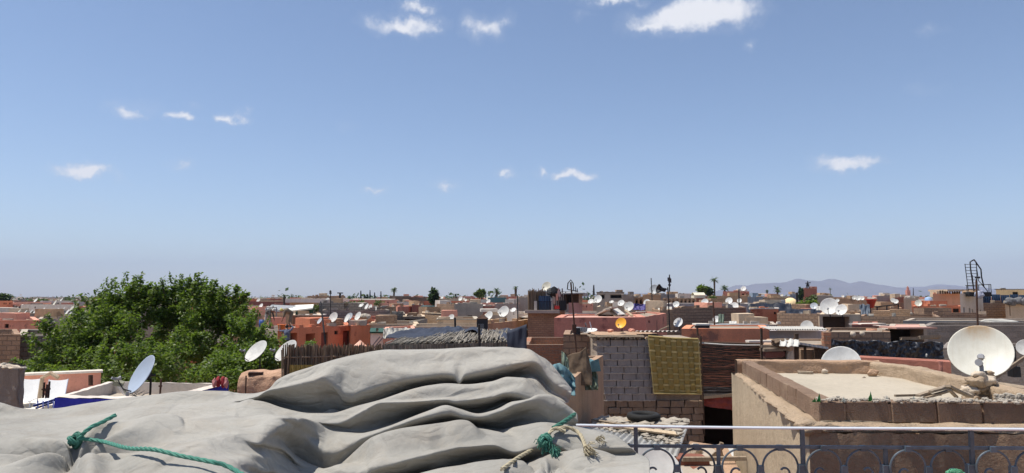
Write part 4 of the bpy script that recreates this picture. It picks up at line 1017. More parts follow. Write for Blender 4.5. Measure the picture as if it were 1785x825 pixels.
# woven bamboo mat: every strip its own
BAM = simple('split bamboo', (.33, .235, .065), .6, var=.3, sc=6, stretch=(8, 8, 1.2), bd=.004)
BAMH = simple('split bamboo weft', (.56, .44, .18), .55, var=.3, sc=6, stretch=(1.2, 8, 8), bd=.004)
mat_c = P(1133, 686, D1 - .22); bmx = empty('bamboo_mat', mat_c); tag(bmx, 'golden woven bamboo mat hanging on the rough house', 'mat')
def mp(u, v): q = P(u, v, D1 - .22); return q - mat_c
TL, TR, BL_, BR_ = mp(1130, 586), mp(1217, 591), mp(1140, 686), mp(1222, 687)
def mq(i, j, off=0.0):
    q = TL.lerp(TR, i).lerp(BL_.lerp(BR_, i), j); q.z -= .02 * math.sin(math.pi * i) * (1 - j); q.y += off + .03 * math.sin(i * 5) * j; return q
NCOL, NROW = 9, 10
for c in range(NCOL):
    m = MB(); w = .5 / NCOL * .92; i0 = (c + .5) / NCOL; k = NROW * 3
    def fn(a, b, c=c):
        ph = b * NROW; off = .015 * math.sin(math.pi * ph + math.pi * c)
        return mq(i0 + (a - .5) * 2 * w, b, off - .006 * (1 - (2 * a - 1) ** 2))
    m.sheet(fn, 3, k); m.build('bamboo_strip', BAM, bmx, True)
for r_ in range(NROW):
    m = MB(); j0 = (r_ + .5) / NROW; h = .17 / NROW
    def fn(a, b, r_=r_):
        ph = a * NCOL; off = .014 * math.sin(math.pi * ph + math.pi * r_ + math.pi)
        return mq(-.02 + a * 1.05, j0 + (b - .5) * 2 * h * (.6 if r_ % 2 else 1.0), off)
    m.sheet(fn, NCOL * 3, 2); m.build('bamboo_weft', BAMH, bmx, True)
m = MB(); m.tube([mq(0, 0), mq(.5, 0), mq(1, 0)], .022, 8); m.tube([mq(0, 1), mq(1, 1)], .02, 8); m.tube([mq(1, 0), mq(1, 1)], .018, 8); m.tube([mq(0, 0), mq(0, 1)], .012, 8); m.build('edge_cane', BAMH, bmx)
m = MB(); m.quad(mq(0, 0, .04), mq(1, 0, .04), mq(1, 1, .04), mq(0, 1, .04)); m.build('backing', BAM, bmx)
# dark slat panel right of the mat
sp_c = P(1222, 700, D1 + .1); sp_ = empty('reed_screen', sp_c); tag(sp_, 'dark screen of thin horizontal reeds right of the bamboo mat', 'reed screen')
m = MB(); rs_ = random.Random(9)
pa, pb = P(1219, 598, D1 + .1) - sp_c, P(1336, 600, D1 + .6) - sp_c; qa, qb = P(1222, 694, D1 + .1) - sp_c, P(1336, 690, D1 + .6) - sp_c
for k in range(86):
    j = k / 85; a = pa.lerp(qa, j); b = pb.lerp(qb, j); m.tint = rs_.random() * 1.0
    n_ = 10; m.tube([a.lerp(b, x / n_) + Vector((0, rs_.uniform(-.02, .02), rs_.uniform(-.008, .008) - .05 * math.sin(math.pi * x / n_) * (1 - j))) for x in range(n_ + 1)], rs_.uniform(.006, .012), 5)
o = m.build('reeds', simple('dark reeds', (.15, .12, .095), .9, var=.5, sc=3, stretch=(.6, 6, 6), tint=.9), sp_); tag(o, kind='stuff')
m = MB(); m.tube([pa + Vector((-.1, -.03, .02)), pb], .03, 8); m.tube([P(1221, 586, D1) - sp_c, P(1227, 760, D1) - sp_c], .035, 8); m.build('frame_pole', WOODD, sp_)
m = MB(); m.tube([P(1218, 598, D1) - sp_c, P(1262, 601, D1) - sp_c, P(1300, 602, D1 + .3) - sp_c, P(1340, 602, D1 + .6) - sp_c], .02, 6); m.build('white_cord', CLOTHW, sp_)
# open dark room under the screen, with red cloth and planks
rm_ = empty('open_store', P(1226, 775, D1 + .2)); tag(rm_, 'dark open store under the reed screen with a red cloth', 'store')
r0 = rm_.location.copy()
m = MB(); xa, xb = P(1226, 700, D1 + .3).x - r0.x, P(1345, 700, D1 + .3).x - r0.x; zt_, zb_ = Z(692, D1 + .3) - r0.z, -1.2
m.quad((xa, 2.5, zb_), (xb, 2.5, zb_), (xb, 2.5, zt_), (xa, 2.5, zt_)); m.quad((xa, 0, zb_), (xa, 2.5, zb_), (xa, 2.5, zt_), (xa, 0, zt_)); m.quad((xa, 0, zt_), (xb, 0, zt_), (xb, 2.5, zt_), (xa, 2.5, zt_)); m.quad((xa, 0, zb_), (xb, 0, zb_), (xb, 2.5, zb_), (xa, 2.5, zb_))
m.build('store_room', simple('shade-black plaster', (.03, .024, .022), .9), rm_)  # near-black walls: the shade inside the opening is put into their colour
m = MB(); 
def rc_(i, j): 
    q = P(1224 + 62 * i, 693 + (22 if i < .8 else 24) * j * (.55 + .45 * i ** .5), D1 + .15) - r0; q.y += .08 * noise.noise(Vector((i * 6, j * 3, 2))); return q
m.sheet(rc_, 24, 10); m.build('red_cloth', simple('brick red cloth', (.30, .075, .06), .9, var=.35, sc=5, bd=.01), rm_, True)
m = MB(); m.bar(P(1226, 693, D1) - r0, P(1290, 687, D1 + .2) - r0, .08, .08); m.bar(P(1226, 690, D1 + .1) - r0, P(1290, 690, D1 + .3) - r0, .05, .12); m.build('lintel_plank', WOODP, rm_)
# brown side wall left of the grey blocks, running away from us
LW = house('brown plastered wall house behind the canvas, left of the grey blocks', (985, 9.5), (1046, 14.5), 668, .4, PL_MUD, name='side_wall_house', quad=[(968, 9.5), (1042, 14.6), (1052, 15.5), (985, 15.0)], top=P(1000, 655, 11.5).z, hp=.03, t=.12, jit=.08)
# ------------------------------------------------------------------ left: blue walled roof terrace
quadB = [(95, 14.0), (292, 13.7), (398, 16.2), (188, 16.6)]
bh = house('low house with bright blue walls and a white roof terrace', (95, 14.0), (292, 13.7), 694, 2, BLUEP, roof=RF_PALE, quad=quadB, hp=.22, t=.16, jit=.015, name='blue_house')
# white inside faces and worn coping on the blue walls
zb0 = P(95, 694, 14).z
cb_ = MB(); fb = [P(u, 694, d) for u, d in quadB]; fb = [Vector((q.x, q.y, 0)) for q in fb]; ce = sum(fb, Vector()) / 4
for i in range(4):
    a, b = fb[i], fb[(i + 1) % 4]; a2, b2 = a.lerp(ce, .15), b.lerp(ce, .15); nseg = 22
    for k in range(nseg):
        f0, f1 = k / nseg, (k + 1) / nseg; w0 = .02 * noise.noise(Vector((f0 * 9, i, 0))); w1 = .02 * noise.noise(Vector((f1 * 9, i, 0)))
        p0, p1, q1, q0 = a.lerp(b, f0), a.lerp(b, f1), a2.lerp(b2, f1), a2.lerp(b2, f0)
        up = lambda p, z: (p.x - bh.location.x, p.y - bh.location.y, z)
        rot = Matrix.Rotation(-bh.rotation_euler.z, 3, 'Z')
        R2 = lambda p, z: tuple(rot @ Vector(up(p, z)))
        cb_.quad(R2(p0, zb0 + .012 + w0), R2(p1, zb0 + .012 + w1), R2(q1, zb0 + .03 + w1), R2(q0, zb0 + .03 + w0))
        cb_.quad(R2(q0, zb0 + .03 + w0), R2(q1, zb0 + .03 + w1), R2(q1, zb0 - .22), R2(q0, zb0 - .22))
cb_.build('coping', PL_PALE, bh)
for (u, v, d, hgt, lb) in ((75, 694, 14.4, .30, 'pipe stub left of the loungers'), (80, 694, 14.4, .26, 'second pipe stub left of the loungers'), (84, 694, 14.5, .32, 'third pipe stub left of the loungers'), (279, 688, 14.6, .30, 'thin pipe stub right of the blue grey dish')):
    m = MB(); m.tube([(0, 0, 0), (.01, 0, hgt)], .02, 8); m.tube([(0, 0, hgt * .5), (.0, 0, hgt * .6)], .035, 8); o = m.build('pipe_stub', RUSTY, None, False, P(u, v, d)); tag(o, 'rusty ' + lb, 'pipe')
m = MB(); q = P(207, 668, 15.4); m.box((0, 0, 0), (.18, .14, .09), Euler((.2, .3, .3)), .01); m.tube([(.05, 0, -.02), (.3, -.2, -.25), (.5, -.4, -.45)], .02, 6); o = m.build('feed_box', simple('dull olive metal', (.25, .24, .17), .7), None, False, q); tag(o, 'boxy feed unit on an arm left of the blue grey dish', 'feed unit')
m = MB()
for k in range(6):
    a = P(205 + 4 * k, 674, 15.3); b = P(240 + 4 * k, 683 + rb.uniform(-4, 8), 15.0); c_ = P(222 + 5 * k, 690 + rb.uniform(-4, 4), 15.1)
    m.tube([a, a.lerp(c_, .6) + Vector((0, 0, -.05)), c_, c_.lerp(b, .6), b], .006, 5)
o = m.build('cable_tangle', PLASTG); tag(o, 'tangled grey cables hanging under the blue grey dish', 'cables')
m = MB(); m.tube([P(222, 695, 14.9), P(222, 683, 14.9)], .03, 8); o = m.build('pale_post', PLASTG); tag(o, 'short pale post on the white roof left of the dish', 'post')
m = MB(); m.bar(P(58, 708, 13.6), P(96, 697, 13.8), .04, .04); m.bar(P(62, 712, 13.6), P(92, 702, 13.8), .03, .03)
for k in range(4): m.bar(P(66 + 9 * k, 712, 13.6), P(66 + 9 * k, 699 + 0 * k, 13.7), .02, .02)
o = m.build('blue_handrail', simple('blue paint', (.03, .05, .2), .5)); tag(o, 'small blue handrail at the left corner of the blue house', 'handrail')
# pink wall terrace with two loungers
pw = house('long pink terrace wall with white coping in front of the tree', (30, 21.0), (176, 22.0), 656, .25, PL_PINK, name='pink_wall', cat='wall', hp=0, t=.1, coping=PL_WHITE, roof=PL_PINK)
pt_ = house('low flat terrace below the pink wall', (-40, 15.5), (110, 15.8), 752, 6.0, PL_MUD, name='terrace_house', hp=0.02, roof=PL_WHITE, quad=[(-40, 15.5), (96, 15.6), (180, 21.8), (-60, 21.5)])
zter = P(-40, 752, 15.5).z - .02
m = MB(); m.tube([P(158, 672, 21), P(158, 654, 21)], .06, 8); o = m.build('pipe_stub', RUSTY); tag(o, 'brown stub post standing against the pink wall', 'post')
CAN = simple('white canvas', (.85, .84, .80), .7, var=.08)
def lounger(label, u, v, d):
    q = P(u, v, d); q.z = zter; r = empty('deck_lounger', q, R(18)); tag(r, label, 'lounger', 'white loungers on the terrace'); r.scale = (.75, .75, .75)
    m = MB(); m.sheet(lambda i, j: (-.28 + .56 * i, -.1 + .38 * j, .22 + .62 * j - .03 * math.sin(math.pi * i)), 6, 8); m.build('backrest', CAN, r, True)
    m = MB(); m.sheet(lambda i, j: (-.28 + .56 * i, -1.2 + 1.1 * j, .22 - .03 * math.sin(math.pi * i)), 6, 8); m.build('seat', CAN, r, True)
    for s in (-.29, .29):
        m = MB(); m.tube([(s, -1.2, .21), (s, -.1, .21), (s, .29, .85)], .018, 8); m.build('side_rail', WHITEP, r)
        for y in (-1.0, -.15):
            m = MB(); m.tube([(s, y, 0), (s, y + .05, .21)], .016, 8); m.build('leg', WHITEP, r)
    return r
lounger('white lounger nearest the left pillar', 51, 690, 19.6); lounger('white lounger second from the left pillar', 97, 690, 19.4)
m = MB(); m.tube([(-.25, 0, 0), (-.2, 0, .5), (0, 0, .62), (.2, 0, .5)], .05, 8); o = m.build('rolled_mat', WOODP, None, False, P(86, 694, 18.6)); tag(o, 'curved tan mat standing beside the second lounger', 'mat')
# near pillar, left edge
pr_ = empty('masonry_pillar', P(16, 720, 10.6)); tag(pr_, 'rough dark masonry pillar at the left edge of the picture', 'pillar')
p0_ = pr_.location.copy(); zt1 = Z(643, 10.6) - p0_.z; xl, xr1 = P(-45, 650, 10.6).x - p0_.x, P(35, 650, 10.6).x - p0_.x
m = MB()
def pf_(i, j):
    per = [(xl, 0), (xr1, 0), (xr1 - .42, .75), (xl, .75), (xl, 0)]; k = i * 4; a = int(min(k, 3)); f = k - a
    x = per[a][0] * (1 - f) + per[a + 1][0] * f; y = per[a][1] * (1 - f) + per[a + 1][1] * f; z = -2 + (zt1 + 2) * j
    n1 = noise.noise(Vector((x * 3, y * 3, z * 3))); n2 = noise.noise(Vector((x * 11, y * 11, z * 11)))
    return (x + .03 * n1 + .012 * n2, y + .03 * n1 + .012 * n2, z + (.06 * n1 if j > .97 else 0))
m.sheet(pf_, 80, 70); m.build('shaft', plaster('dark rubble masonry', (.23, .195, .17), .45, sc=4, bd=.08, patch=(.27, .23, .21)), pr_, True)
for k in range(14):
    m = MB(); m.blob((rb.uniform(xl, xr1 - .1), rb.uniform(.05, .3), zt1 + rb.uniform(-.02, .02)), (rb.uniform(.05, .10), rb.uniform(.05, .10), rb.uniform(.02, .05)), 2, .5, k + 60, 1.6); m.build('capstone', LIMECRUMB if k % 2 else STONE, pr_)
# rounded mud wall beside the reed fence
mw = MB(); c0 = P(404, 690, 11.5); c1 = P(500, 690, 11.2)
def mf(i, j):
    x = c0.x + (c1.x - c0.x) * i; h = Z(652, 11.4) - (.09 * (1 - min(1, i * 6)) ** 2) + .035 * noise.noise(Vector((i * 5, 0, 2))) + (.04 if .32 < i < .5 else 0) * 0
    sec = [(0, -1.5), (0, -.2), (.03, -.06), (.12, .0), (.35, .02), (.55, -.03), (.6, -1.5)]
    k = j * 6; a = int(min(k, 5)); f = k - a; y = sec[a][0] * (1 - f) + sec[a + 1][0] * f; z = sec[a][1] * (1 - f) + sec[a + 1][1] * f
    n1 = noise.noise(Vector((x * 4, z * 4, y * 4))); n2 = noise.noise(Vector((x * 14, z * 14, y * 14)))
    return (x - c0.x + (.12 * (1 - min(1, i * 9)) ** 2) * (1 if z > -.5 else 0), y + .03 * n1 + .01 * n2, h + z + .02 * n1 - c0.z)
mw.sheet(mf, 60, 40); o = mw.build('mud_wall', plaster('pinkish mud wall', (.36, .235, .165), .35, sc=2.5, bd=.05), None, True, c0); tag(o, 'rounded lump of pinkish mud wall left of the reed fence', 'wall')
m = MB(); m.box((0, 0, 0), (.22, .3, .05), .2, .01); o = m.build('loose_tile', RUSTY, None, False, P(447, 651, 11.7)); tag(o, 'dark flat tile lying on the mud wall', 'tile')
m = MB(); m.tube([(0, 0, 0), (.0, 0, -.9)], .012, 6); o = m.build('thin_rod', RUSTY, None, False, P(429, 655, 11.3)); tag(o, 'thin rusty rod against the mud wall', 'rod')
# red and pink cloth bundle and blue drape at the right corner of the blue roof
m = MB()
m.blob((-.05, 0, .08), (.06, .06, .10), 3, .4, 2); m.blob((.06, .01, .08), (.06, .06, .11), 3, .4, 4)
o = m.build('red_clothes', simple('red cotton', (.40, .05, .06), .9, var=.4, sc=9), None, True, P(384, 673, 15.6)); tag(o, 'red clothes hung on the corner of the blue wall', 'clothes')
m = MB(); m.blob((-.12, -.02, .05), (.045, .05, .10), 3, .4, 6); m.blob((.13, -.02, .05), (.045, .05, .10), 3, .4, 7)
o = m.build('pink_clothes', simple('pink cotton', (.55, .24, .22), .9, var=.3, sc=9), None, True, P(384, 672, 15.5)); tag(o, 'pink clothes either side of the red ones on the blue wall', 'clothes')
# ------------------------------------------------------------------ reed fence and thatched pergola
def reeds(m, a, b, h, n, r, seed, lean=.04, zj=.06):
    q = random.Random(seed)
    for k in range(n):
        f = (k + q.uniform(-.4, .4)) / n; p = a.lerp(b, f); hh = h + q.gauss(0, zj); m.tint = q.random()
        t = Vector((q.gauss(0, lean), q.gauss(0, lean), 0)); yo = Vector((0, q.uniform(-.02, .02), 0))
        m.tube([p + yo, p + yo + t * .5 + Vector((0, 0, hh * .5)), p + yo + t + Vector((0, 0, hh))], [r * q.uniform(.8, 1.2), r, r * .7], 5)
rfn = empty('reed_fence', P(492, 690, 11.0)); tag(rfn, 'brown upright reed fence behind the canvas heap', 'fence')
ro = rfn.location.copy()
A0, A1 = P(492, 700, 11.0), P(842, 672, 12.6)
A1.z = A0.z; m = MB(); hf = Z(604, 11.0) - A0.z
reeds(m, A0 - ro, P(672, 690, 12.0) - ro + Vector((0, 0, 0)), hf, 230, .011, 3, .02, .022); o = m.build('reeds', REED, rfn); tag(o, kind='stuff')
m = MB(); reeds(m, A0 - ro + Vector((0, .04, 0)), P(668, 690, 12.0) - ro + Vector((0, .04, 0)), hf - .05, 170, .012, 5, .02, .03); o = m.build('back_reeds', REED, rfn); tag(o, kind='stuff')
for z in (.35, .8): 
    m = MB(); zz_ = hf * z; m.tube([A0 - ro + Vector((0, -.03, zz_)), P(670, 690, 12.0) - ro + Vector((0, -.03, zz_))], .012, 6); m.build('cross_cane', REED, rfn)
m = MB(); qa, qb = P(506, 690, 10.9), P(556, 690, 11.1)
m.sheet(lambda i, j: (lambda p: (p.x - ro.x, p.y - ro.y - .03 + .015 * math.sin(i * 40), p.z - ro.z))(P(506 + 52 * i, 636 + 40 * j, 10.95 + .3 * i)), 50, 4); m.build('yellow_mat', BAM, rfn)
# thatched lean-to
th = empty('thatched_pergola', P(668, 640, 12.2)); tag(th, 'thatched pergola half covered by a dark tarpaulin', 'pergola')
t0 = th.location.copy(); m = MB(); q = random.Random(12)
eav = [(668, 603, 11.9), (720, 601, 11.9), (782, 600, 12.0), (830, 599, 12.2), (880, 598, 12.6), (905, 597, 12.8)]
rid = [(690, 592, 13.6), (740, 588, 13.9), (800, 580, 14.2), (830, 577, 14.3), (870, 577, 14.4), (915, 576, 14.4)]
def along(L, f):
    k = f * (len(L) - 1); a = int(min(k, len(L) - 2)); g = k - a; return P(*[L[a][i] * (1 - g) + L[a + 1][i] * g for i in range(3)]) - t0
for k in range(1500):
    f = q.random(); e, r_ = along(eav, f), along(rid, min(1, max(0, f + q.gauss(.05, .012)))); m.tint = q.random()
    s = q.random(); a = e.lerp(r_, s * .85 - .03); b = e.lerp(r_, min(1.02, s * .85 + q.uniform(.15, .35))) + Vector((q.gauss(0, .02), 0, 0))
    dz = Vector((0, 0, q.uniform(-.01, .035))); m.tube([a + dz, b + dz + Vector((0, 0, q.uniform(-.01, .02)))], q.uniform(.005, .010), 4, False)
o = m.build('thatch', THATCH, th); tag(o, kind='stuff')
m = MB(); m.sheet(lambda i, j: along(eav, i).lerp(along(rid, i), j) + Vector((0, 0, -.03)), 20, 6); m.build('under_thatch', SACK, th)
m = MB(); fr = along(eav, 0); reeds(m, P(672, 690, 11.85) - t0, P(834, 690, 12.1) - t0, 0, 1, .01, 1)
m = MB(); q2 = random.Random(2)
for k in range(230):
    f = k / 230 * .82; e = along(eav, f); m.tint = q2.random() * .9; L = q2.uniform(.10, .2)
    m.tube([e + Vector((0, -.02 + q2.uniform(-.02, .02), .01)), e + Vector((q2.gauss(0, .01), -.03, -L - .12))], q2.uniform(.006, .014), 5, False)
o = m.build('eave_fringe', simple('pale reed ends', (.30, .265, .215), .9, var=.4, sc=3, tint=.9), th); tag(o, kind='stuff')
for u, d in ((674, 12.0), (830, 12.3), (900, 12.9)):
    m = MB(); b = P(u, 604, d) - t0; m.tube([b + Vector((0, 0, -2.2)), b], .05, 8); m.build('post', WOODD, th)
tp = MB()
edge = [(672, 590, 13.4), (720, 592, 13.0), (760, 589, 13.2), (792, 584, 13.6), (818, 583, 13.7), (845, 590, 13.2), (868, 593, 13.0), (890, 594, 12.7), (908, 590, 12.6), (918, 584, 12.8)]
backe = [(708, 577, 15.6), (740, 574, 15.8), (775, 572, 15.9), (800, 572, 15.9), (824, 580, 15.8), (852, 581, 15.6), (875, 574, 15.4), (895, 573, 15.2), (910, 573, 14.8), (918, 575, 14.4)]
def tf(i, j):
    a, b = along(edge, i), along(backe, i); p = a.lerp(b, j)
    p.z += .10 * math.sin(math.pi * j) * (.5 + .5 * noise.noise(Vector((i * 7, j * 2, 1)))) + .05 * noise.noise(Vector((i * 16, j * 4, 3))) + .02 * noise.noise(Vector((i * 50, j * 9, 3)))
    if .40 < i < .55: p.z += .10 * math.sin((i - .40) / .15 * math.pi) * (1 - j)
    return p
tp.sheet(tf, 150, 24); o = tp.build('dark_tarpaulin', NAVYTARP, th, True); solid(o, .012)
hang = MB()
def hf_(i, j):
    a = P(884 + 34 * i, 594 - 12 * i, 12.6 - .2 * (i)) - t0; top = P(884 + 34 * i, 580 - 6 * i, 13.0) - t0
    p = a + Vector((0, 0, (1 - j) * .16 - j * .55)); p.y += .04 * noise.noise(Vector((i * 4, j * 2, 5))); return p
hang.sheet(hf_, 24, 12); o = hang.build('hanging_flap', NAVYTARP, th, True); solid(o, .01)
# black steel flue box beside the pergola
fb_ = empty('flue_box', P(841, 600, 17)); tag(fb_, 'black steel flue box with a pyramid cap behind the pergola', 'flue')
f0 = fb_.location.copy(); xl_, xr_ = P(831, 580, 17).x - f0.x, P(850, 580, 17).x - f0.x; zt2 = P(840, 556, 17).z - f0.z; zp = P(840, 548, 17).z - f0.z
m = MB(); cx_ = (xl_ + xr_) / 2; w_ = xr_ - xl_; m.box((cx_, w_ / 2, zt2 / 2 - .3), (w_, w_, zt2 + .6)); m.build('casing', simple('sooty steel', (.035, .035, .04), .7, .2, var=.4), fb_)
m = MB(); b = [(cx_ - w_ * .56, -.02, zt2), (cx_ + w_ * .56, -.02, zt2), (cx_ + w_ * .56, w_ * 1.08, zt2), (cx_ - w_ * .56, w_ * 1.08, zt2)]; ap = (cx_, w_ / 2, zp)
for k in range(4): m.quad(b[k], b[(k + 1) % 4], ap)
m.quad(*b[::-1]); m.build('cap', RUSTY, fb_)
m = MB(); m.box((cx_ - .03, -.004, zt2 * .45), (w_ * .55, .02, zt2 * .7)); m.build('panel', simple('dull steel', (.16, .17, .18), .5, .4, var=.3), fb_)
# ------------------------------------------------------------------ poles, masts, aerials
def pole(label, pts, r, mat=IRON, name='pole', cat='pole', extras=()):
    rt_ = P(*pts[-1]); o = MB(); o.tube([P(*p) - rt_ for p in pts], r, 8)
    root = empty(name, rt_); tag(root, label, cat); o.build('shaft', mat, root)
    for nm, mb2, mt in extras: mb2.build(nm, mt, root)
    return root
def ext(root, fn, name, mat):
    m = MB(); fn(m, root.location); m.build(name, mat, root)
pole('thin dark pole before the thatched pergola', [(835, 566, 11.6), (836, 612, 11.6)], .02)
pole('short dark pole rising behind the dark tarpaulin', [(793, 554, 15.9), (794, 582, 15.9)], .022)
pole('dark leaning pole at the terracotta house', [(559, 526, 42), (565, 580, 41), (567, 600, 41)], .045)
r = pole('thin mast with a small aerial behind the terracotta house', [(576, 506, 50), (576.5, 556, 50)], .03, name='mast', cat='mast')
ext(r, lambda m, o: [m.bar(P(574, 508 + k * 2, 50) - o, P(578, 508 + k * 2, 50) - o, .06) for k in range(3)], 'aerial', IRON)
pole('tall thin pole in front of the tall palm', [(902, 516, 40), (902.5, 556, 40)], .03)
r = pole('leaning mast with a looped aerial and rusty box before the salmon house', [(995, 492, 20), (999, 540, 20), (1002, 580, 20), (1006, 632, 20)], .022, RUSTY, 'antenna_mast', 'mast')
ext(r, lambda m, o: [m.tube([P(989, 505, 20) - o, P(990, 494, 20) - o, P(995, 488, 20) - o, P(999, 494, 20) - o, P(1000, 506, 20) - o], .015, 6), m.tube([P(1003, 500, 20) - o, P(1004, 510, 20) - o], .012, 6), m.tube([P(1006, 503, 20) - o, P(1007, 510, 20) - o], .012, 6), m.tube([P(990, 505, 20) - o, P(1007, 508, 20) - o], .012, 6)], 'loop_aerial', IRON)
ext(r, lambda m, o: m.box(P(1001, 573, 20) - o, (.11, .12, .22)), 'box', RUSTY)
r = pole('pole with two horn loudspeakers', [(1164, 501, 36), (1166, 540, 36), (1167.5, 578, 36)], .03, IRON, 'loudspeaker_pole', 'pole')
def horn(m, o, u, v):
    c = P(u, v, 36) - o; M4 = Matrix.Translation(c) @ Euler((R(20), R(-80), 0)).to_matrix().to_4x4()
    m.lathe([(.001, -.12), (.06, -.12), (.06, -.02), (.05, .0), (.07, .1), (.12, .2), (.19, .27), (.2, .28), (.17, .26), (.05, .05), (.001, .02)], 16, M4)
ext(r, lambda m, o: horn(m, o, 1157, 504), 'horn', IRON); ext(r, lambda m, o: [horn(m, o, 1155.5, 506.5), m.bar(P(1157, 505, 36) - o, P(1164, 504, 36) - o, .05)], 'horn', IRON)
r = pole('distant lattice mast with stacked aerials, right of centre', [(1167, 479, 160), (1167, 519, 160)], .14, IRON, 'antenna_mast', 'mast')
ext(r, lambda m, o: [m.tube([P(1166.3, 484, 160) - o, P(1166.3, 490, 160) - o], .35, 8), m.tube([P(1167.6, 486, 160) - o, P(1167.6, 493, 160) - o], .35, 8), m.tube([P(1167, 495, 160) - o, P(1167, 499, 160) - o], .28, 8)], 'aerials', IRON)
pole('thin slanted pole before the big skyline dish', [(1135, 485, 70), (1137, 530, 70)], .045, IRON)
pole('thin mast left of the cluttered slab roof', [(1243, 526, 33), (1245, 556, 33), (1247, 588, 33)], .035, RUSTY, 'mast', 'mast')
pole('upright pole standing on the right of the mauve house', [(1389, 510, 80), (1389.5, 532, 80)], .12, IRON)
pole('thin pole standing at the four arches', [(1288, 505, 60), (1288.5, 540, 60)], .05, IRON)
r = pole('dark pole with a small lamp box before the ladder tower', [(1702, 489, 20), (1703, 530, 20), (1705, 582, 20), (1706, 620, 20)], .026, RUSTY, 'lamp_pole', 'pole')
ext(r, lambda m, o: [m.box(P(1704, 484, 20) - o, (.09, .1, .05)), m.tube([P(1701.5, 492, 20) - o, P(1702, 486, 20) - o], .012, 6)], 'lamp_box', PLASTK)
for u, vt_, vb, d, w, lb in ((653, 510, 524, 150, .3, 'leftmost thin aerial of the pair left of the lone palm'), (664, 508, 524, 150, .3, 'right thin aerial of the pair left of the lone palm'), (1035, 497, 515, 130, .35, 'distant thin mast right of the tower shack'), (846, 508, 520, 150, .2, 'small aerial between the palms'), (1592, 502, 518, 170, .2, 'thin mast beside the distant spire'), (629, 507, 524, 150, .35, 'first thick aerial right of the hanging terrace'), (795, 512, 520, 170, .3, 'short twin aerial right of the dark tree'), (645, 506, 524, 155, .3, 'thick aerial beside the twin cypresses')):
    pole(lb, [(u, vt_, d), (u, vb, d)], [w * .3, w * .6], IRON, 'aerial', 'aerial')
for u, h_, lb in ((636, 513, 'left of two small dark cypresses'), (640.5, 512, 'right of two small dark cypresses')):
    q = P(u, h_, 150); rr = empty('cypress', (q.x, q.y, 0)); tag(rr, lb, 'cypress')
    m = MB(); m.tube([(0, 0, 0), (0, 0, q.z - 1)], .15, 6); m.build('trunk', BARK, rr)
    m = MB(); [leaves(m, (0, 0, q.z - .3 - k * .28), .12 + k * .09 if k < 4 else .42, 90, .22, rb) for k in range(7)]; m.build('crown', LEAF_DARK, rr)
# ------------------------------------------------------------------ ladder cage and railings on the pale tower
lt = empty('ladder_cage', P(1700, 512, 58)); tag(lt, 'iron ladder and hooped cage on the pale grey tower', 'ladder'); L0 = lt.location.copy()
X_ = lambda u, v, d=58: P(u, v, d) - L0
for (a, b) in (((1682, 460), (1688, 508)), ((1702, 460), (1704, 508))):
    m = MB(); m.tube([X_(*a), X_(*b)], .03, 6); m.build('stile', IRON, lt)
for k in range(9):
    f = k / 8.5; m = MB(); m.tube([X_(1682.3 + 5.5 * f, 461 + 46 * f), X_(1702 + 2 * f, 461 + 46 * f)], .02, 6); m.build('rung', IRON, lt)
m = MB(); m.tube([X_(1698, 508, 57), X_(1692, 470, 57), X_(1691, 457, 57), X_(1694, 455, 57), X_(1698, 453, 57.5), X_(1701, 457, 58), X_(1710, 470, 58), X_(1711, 483, 58), X_(1715, 500, 58)], .05, 8); m.build('hoop', IRON, lt)
m = MB(); m.tube([X_(1701, 457), X_(1706, 490), X_(1712, 496), X_(1722, 508)], .028, 6); m.tube([X_(1698, 508), X_(1695, 480)], .03, 6); m.build('brace', IRON, lt)
m = MB(); m.tube([X_(1683, 498), X_(1727, 496)], .028, 6); m.tube([X_(1727, 496), X_(1728, 511)], .03, 6); m.tube([X_(1724, 496), X_(1724, 511)], .03, 6); m.tube([X_(1706, 497), X_(1706, 511)], .026, 6); m.tube([X_(1685, 498), X_(1686, 511)], .026, 6); m.tube([X_(1712, 497), X_(1720, 506), X_(1722, 511)], .026, 6); m.build('guard_rail', IRON, lt)
m = MB(); c = X_(1709, 511); m.box(c + Vector((0, .4, -.1)), (1.7, .9, .35)); m.build('water_tank', IRON, lt)
# blue fence
bf = empty('blue_fence', P(1713, 528, 60)); tag(bf, 'deep blue corrugated sheet fence on the right roofs', 'fence'); b0 = bf.location.copy()
for k in range(7):
    u0, u1 = 1713 + 16 * k, 1728.6 + 16 * k; a, b = P(u0, 528, 60.1) - b0, P(u1, 528, 60.1) - b0; m = MB(); h_ = (P(u0, 514.5, 60).z - P(u0, 528, 60).z)
    m.sheet(lambda i, j: a.lerp(b, i) + Vector((0, .04 * math.sin(i * 26), h_ * j + .05 * (k % 2))), 26, 1); o = m.build('panel', CORB, bf); solid(o, .01)
m = MB(); q = P(1707, 514, 57.5); m.blob((0, 0, 0), (.35, .2, .32), 3, .6, 5); o = m.build('hanging_cloth', simple('blue white cloth', (.45, .48, .6), .9, var=.5, sc=4), None, True, q); tag(o, 'blue and white cloth tied to the tower rail', 'cloth')
m = MB(); 
for k in range(3): m.blob((-.4 + .5 * k, 0, .03 * k), (.45, .2, .28), 3, .6, 8 + k)
o = m.build('bundled_sheets', simple('black white cloth', (.22, .22, .23), .9, var=.8, sc=3), None, True, P(1772, 526, 56.8)); tag(o, 'dark and pale cloth bundled over the beige house wall, right edge', 'cloth')
m = MB(); m.blob((0, 0, 0), (.9, .25, .18), 3, .6, 15); o = m.build('white_bag', CLOTHW, None, True, P(1745, 563, 35.8)); tag(o, 'white plastic bag lying on the long grey wall', 'bag')
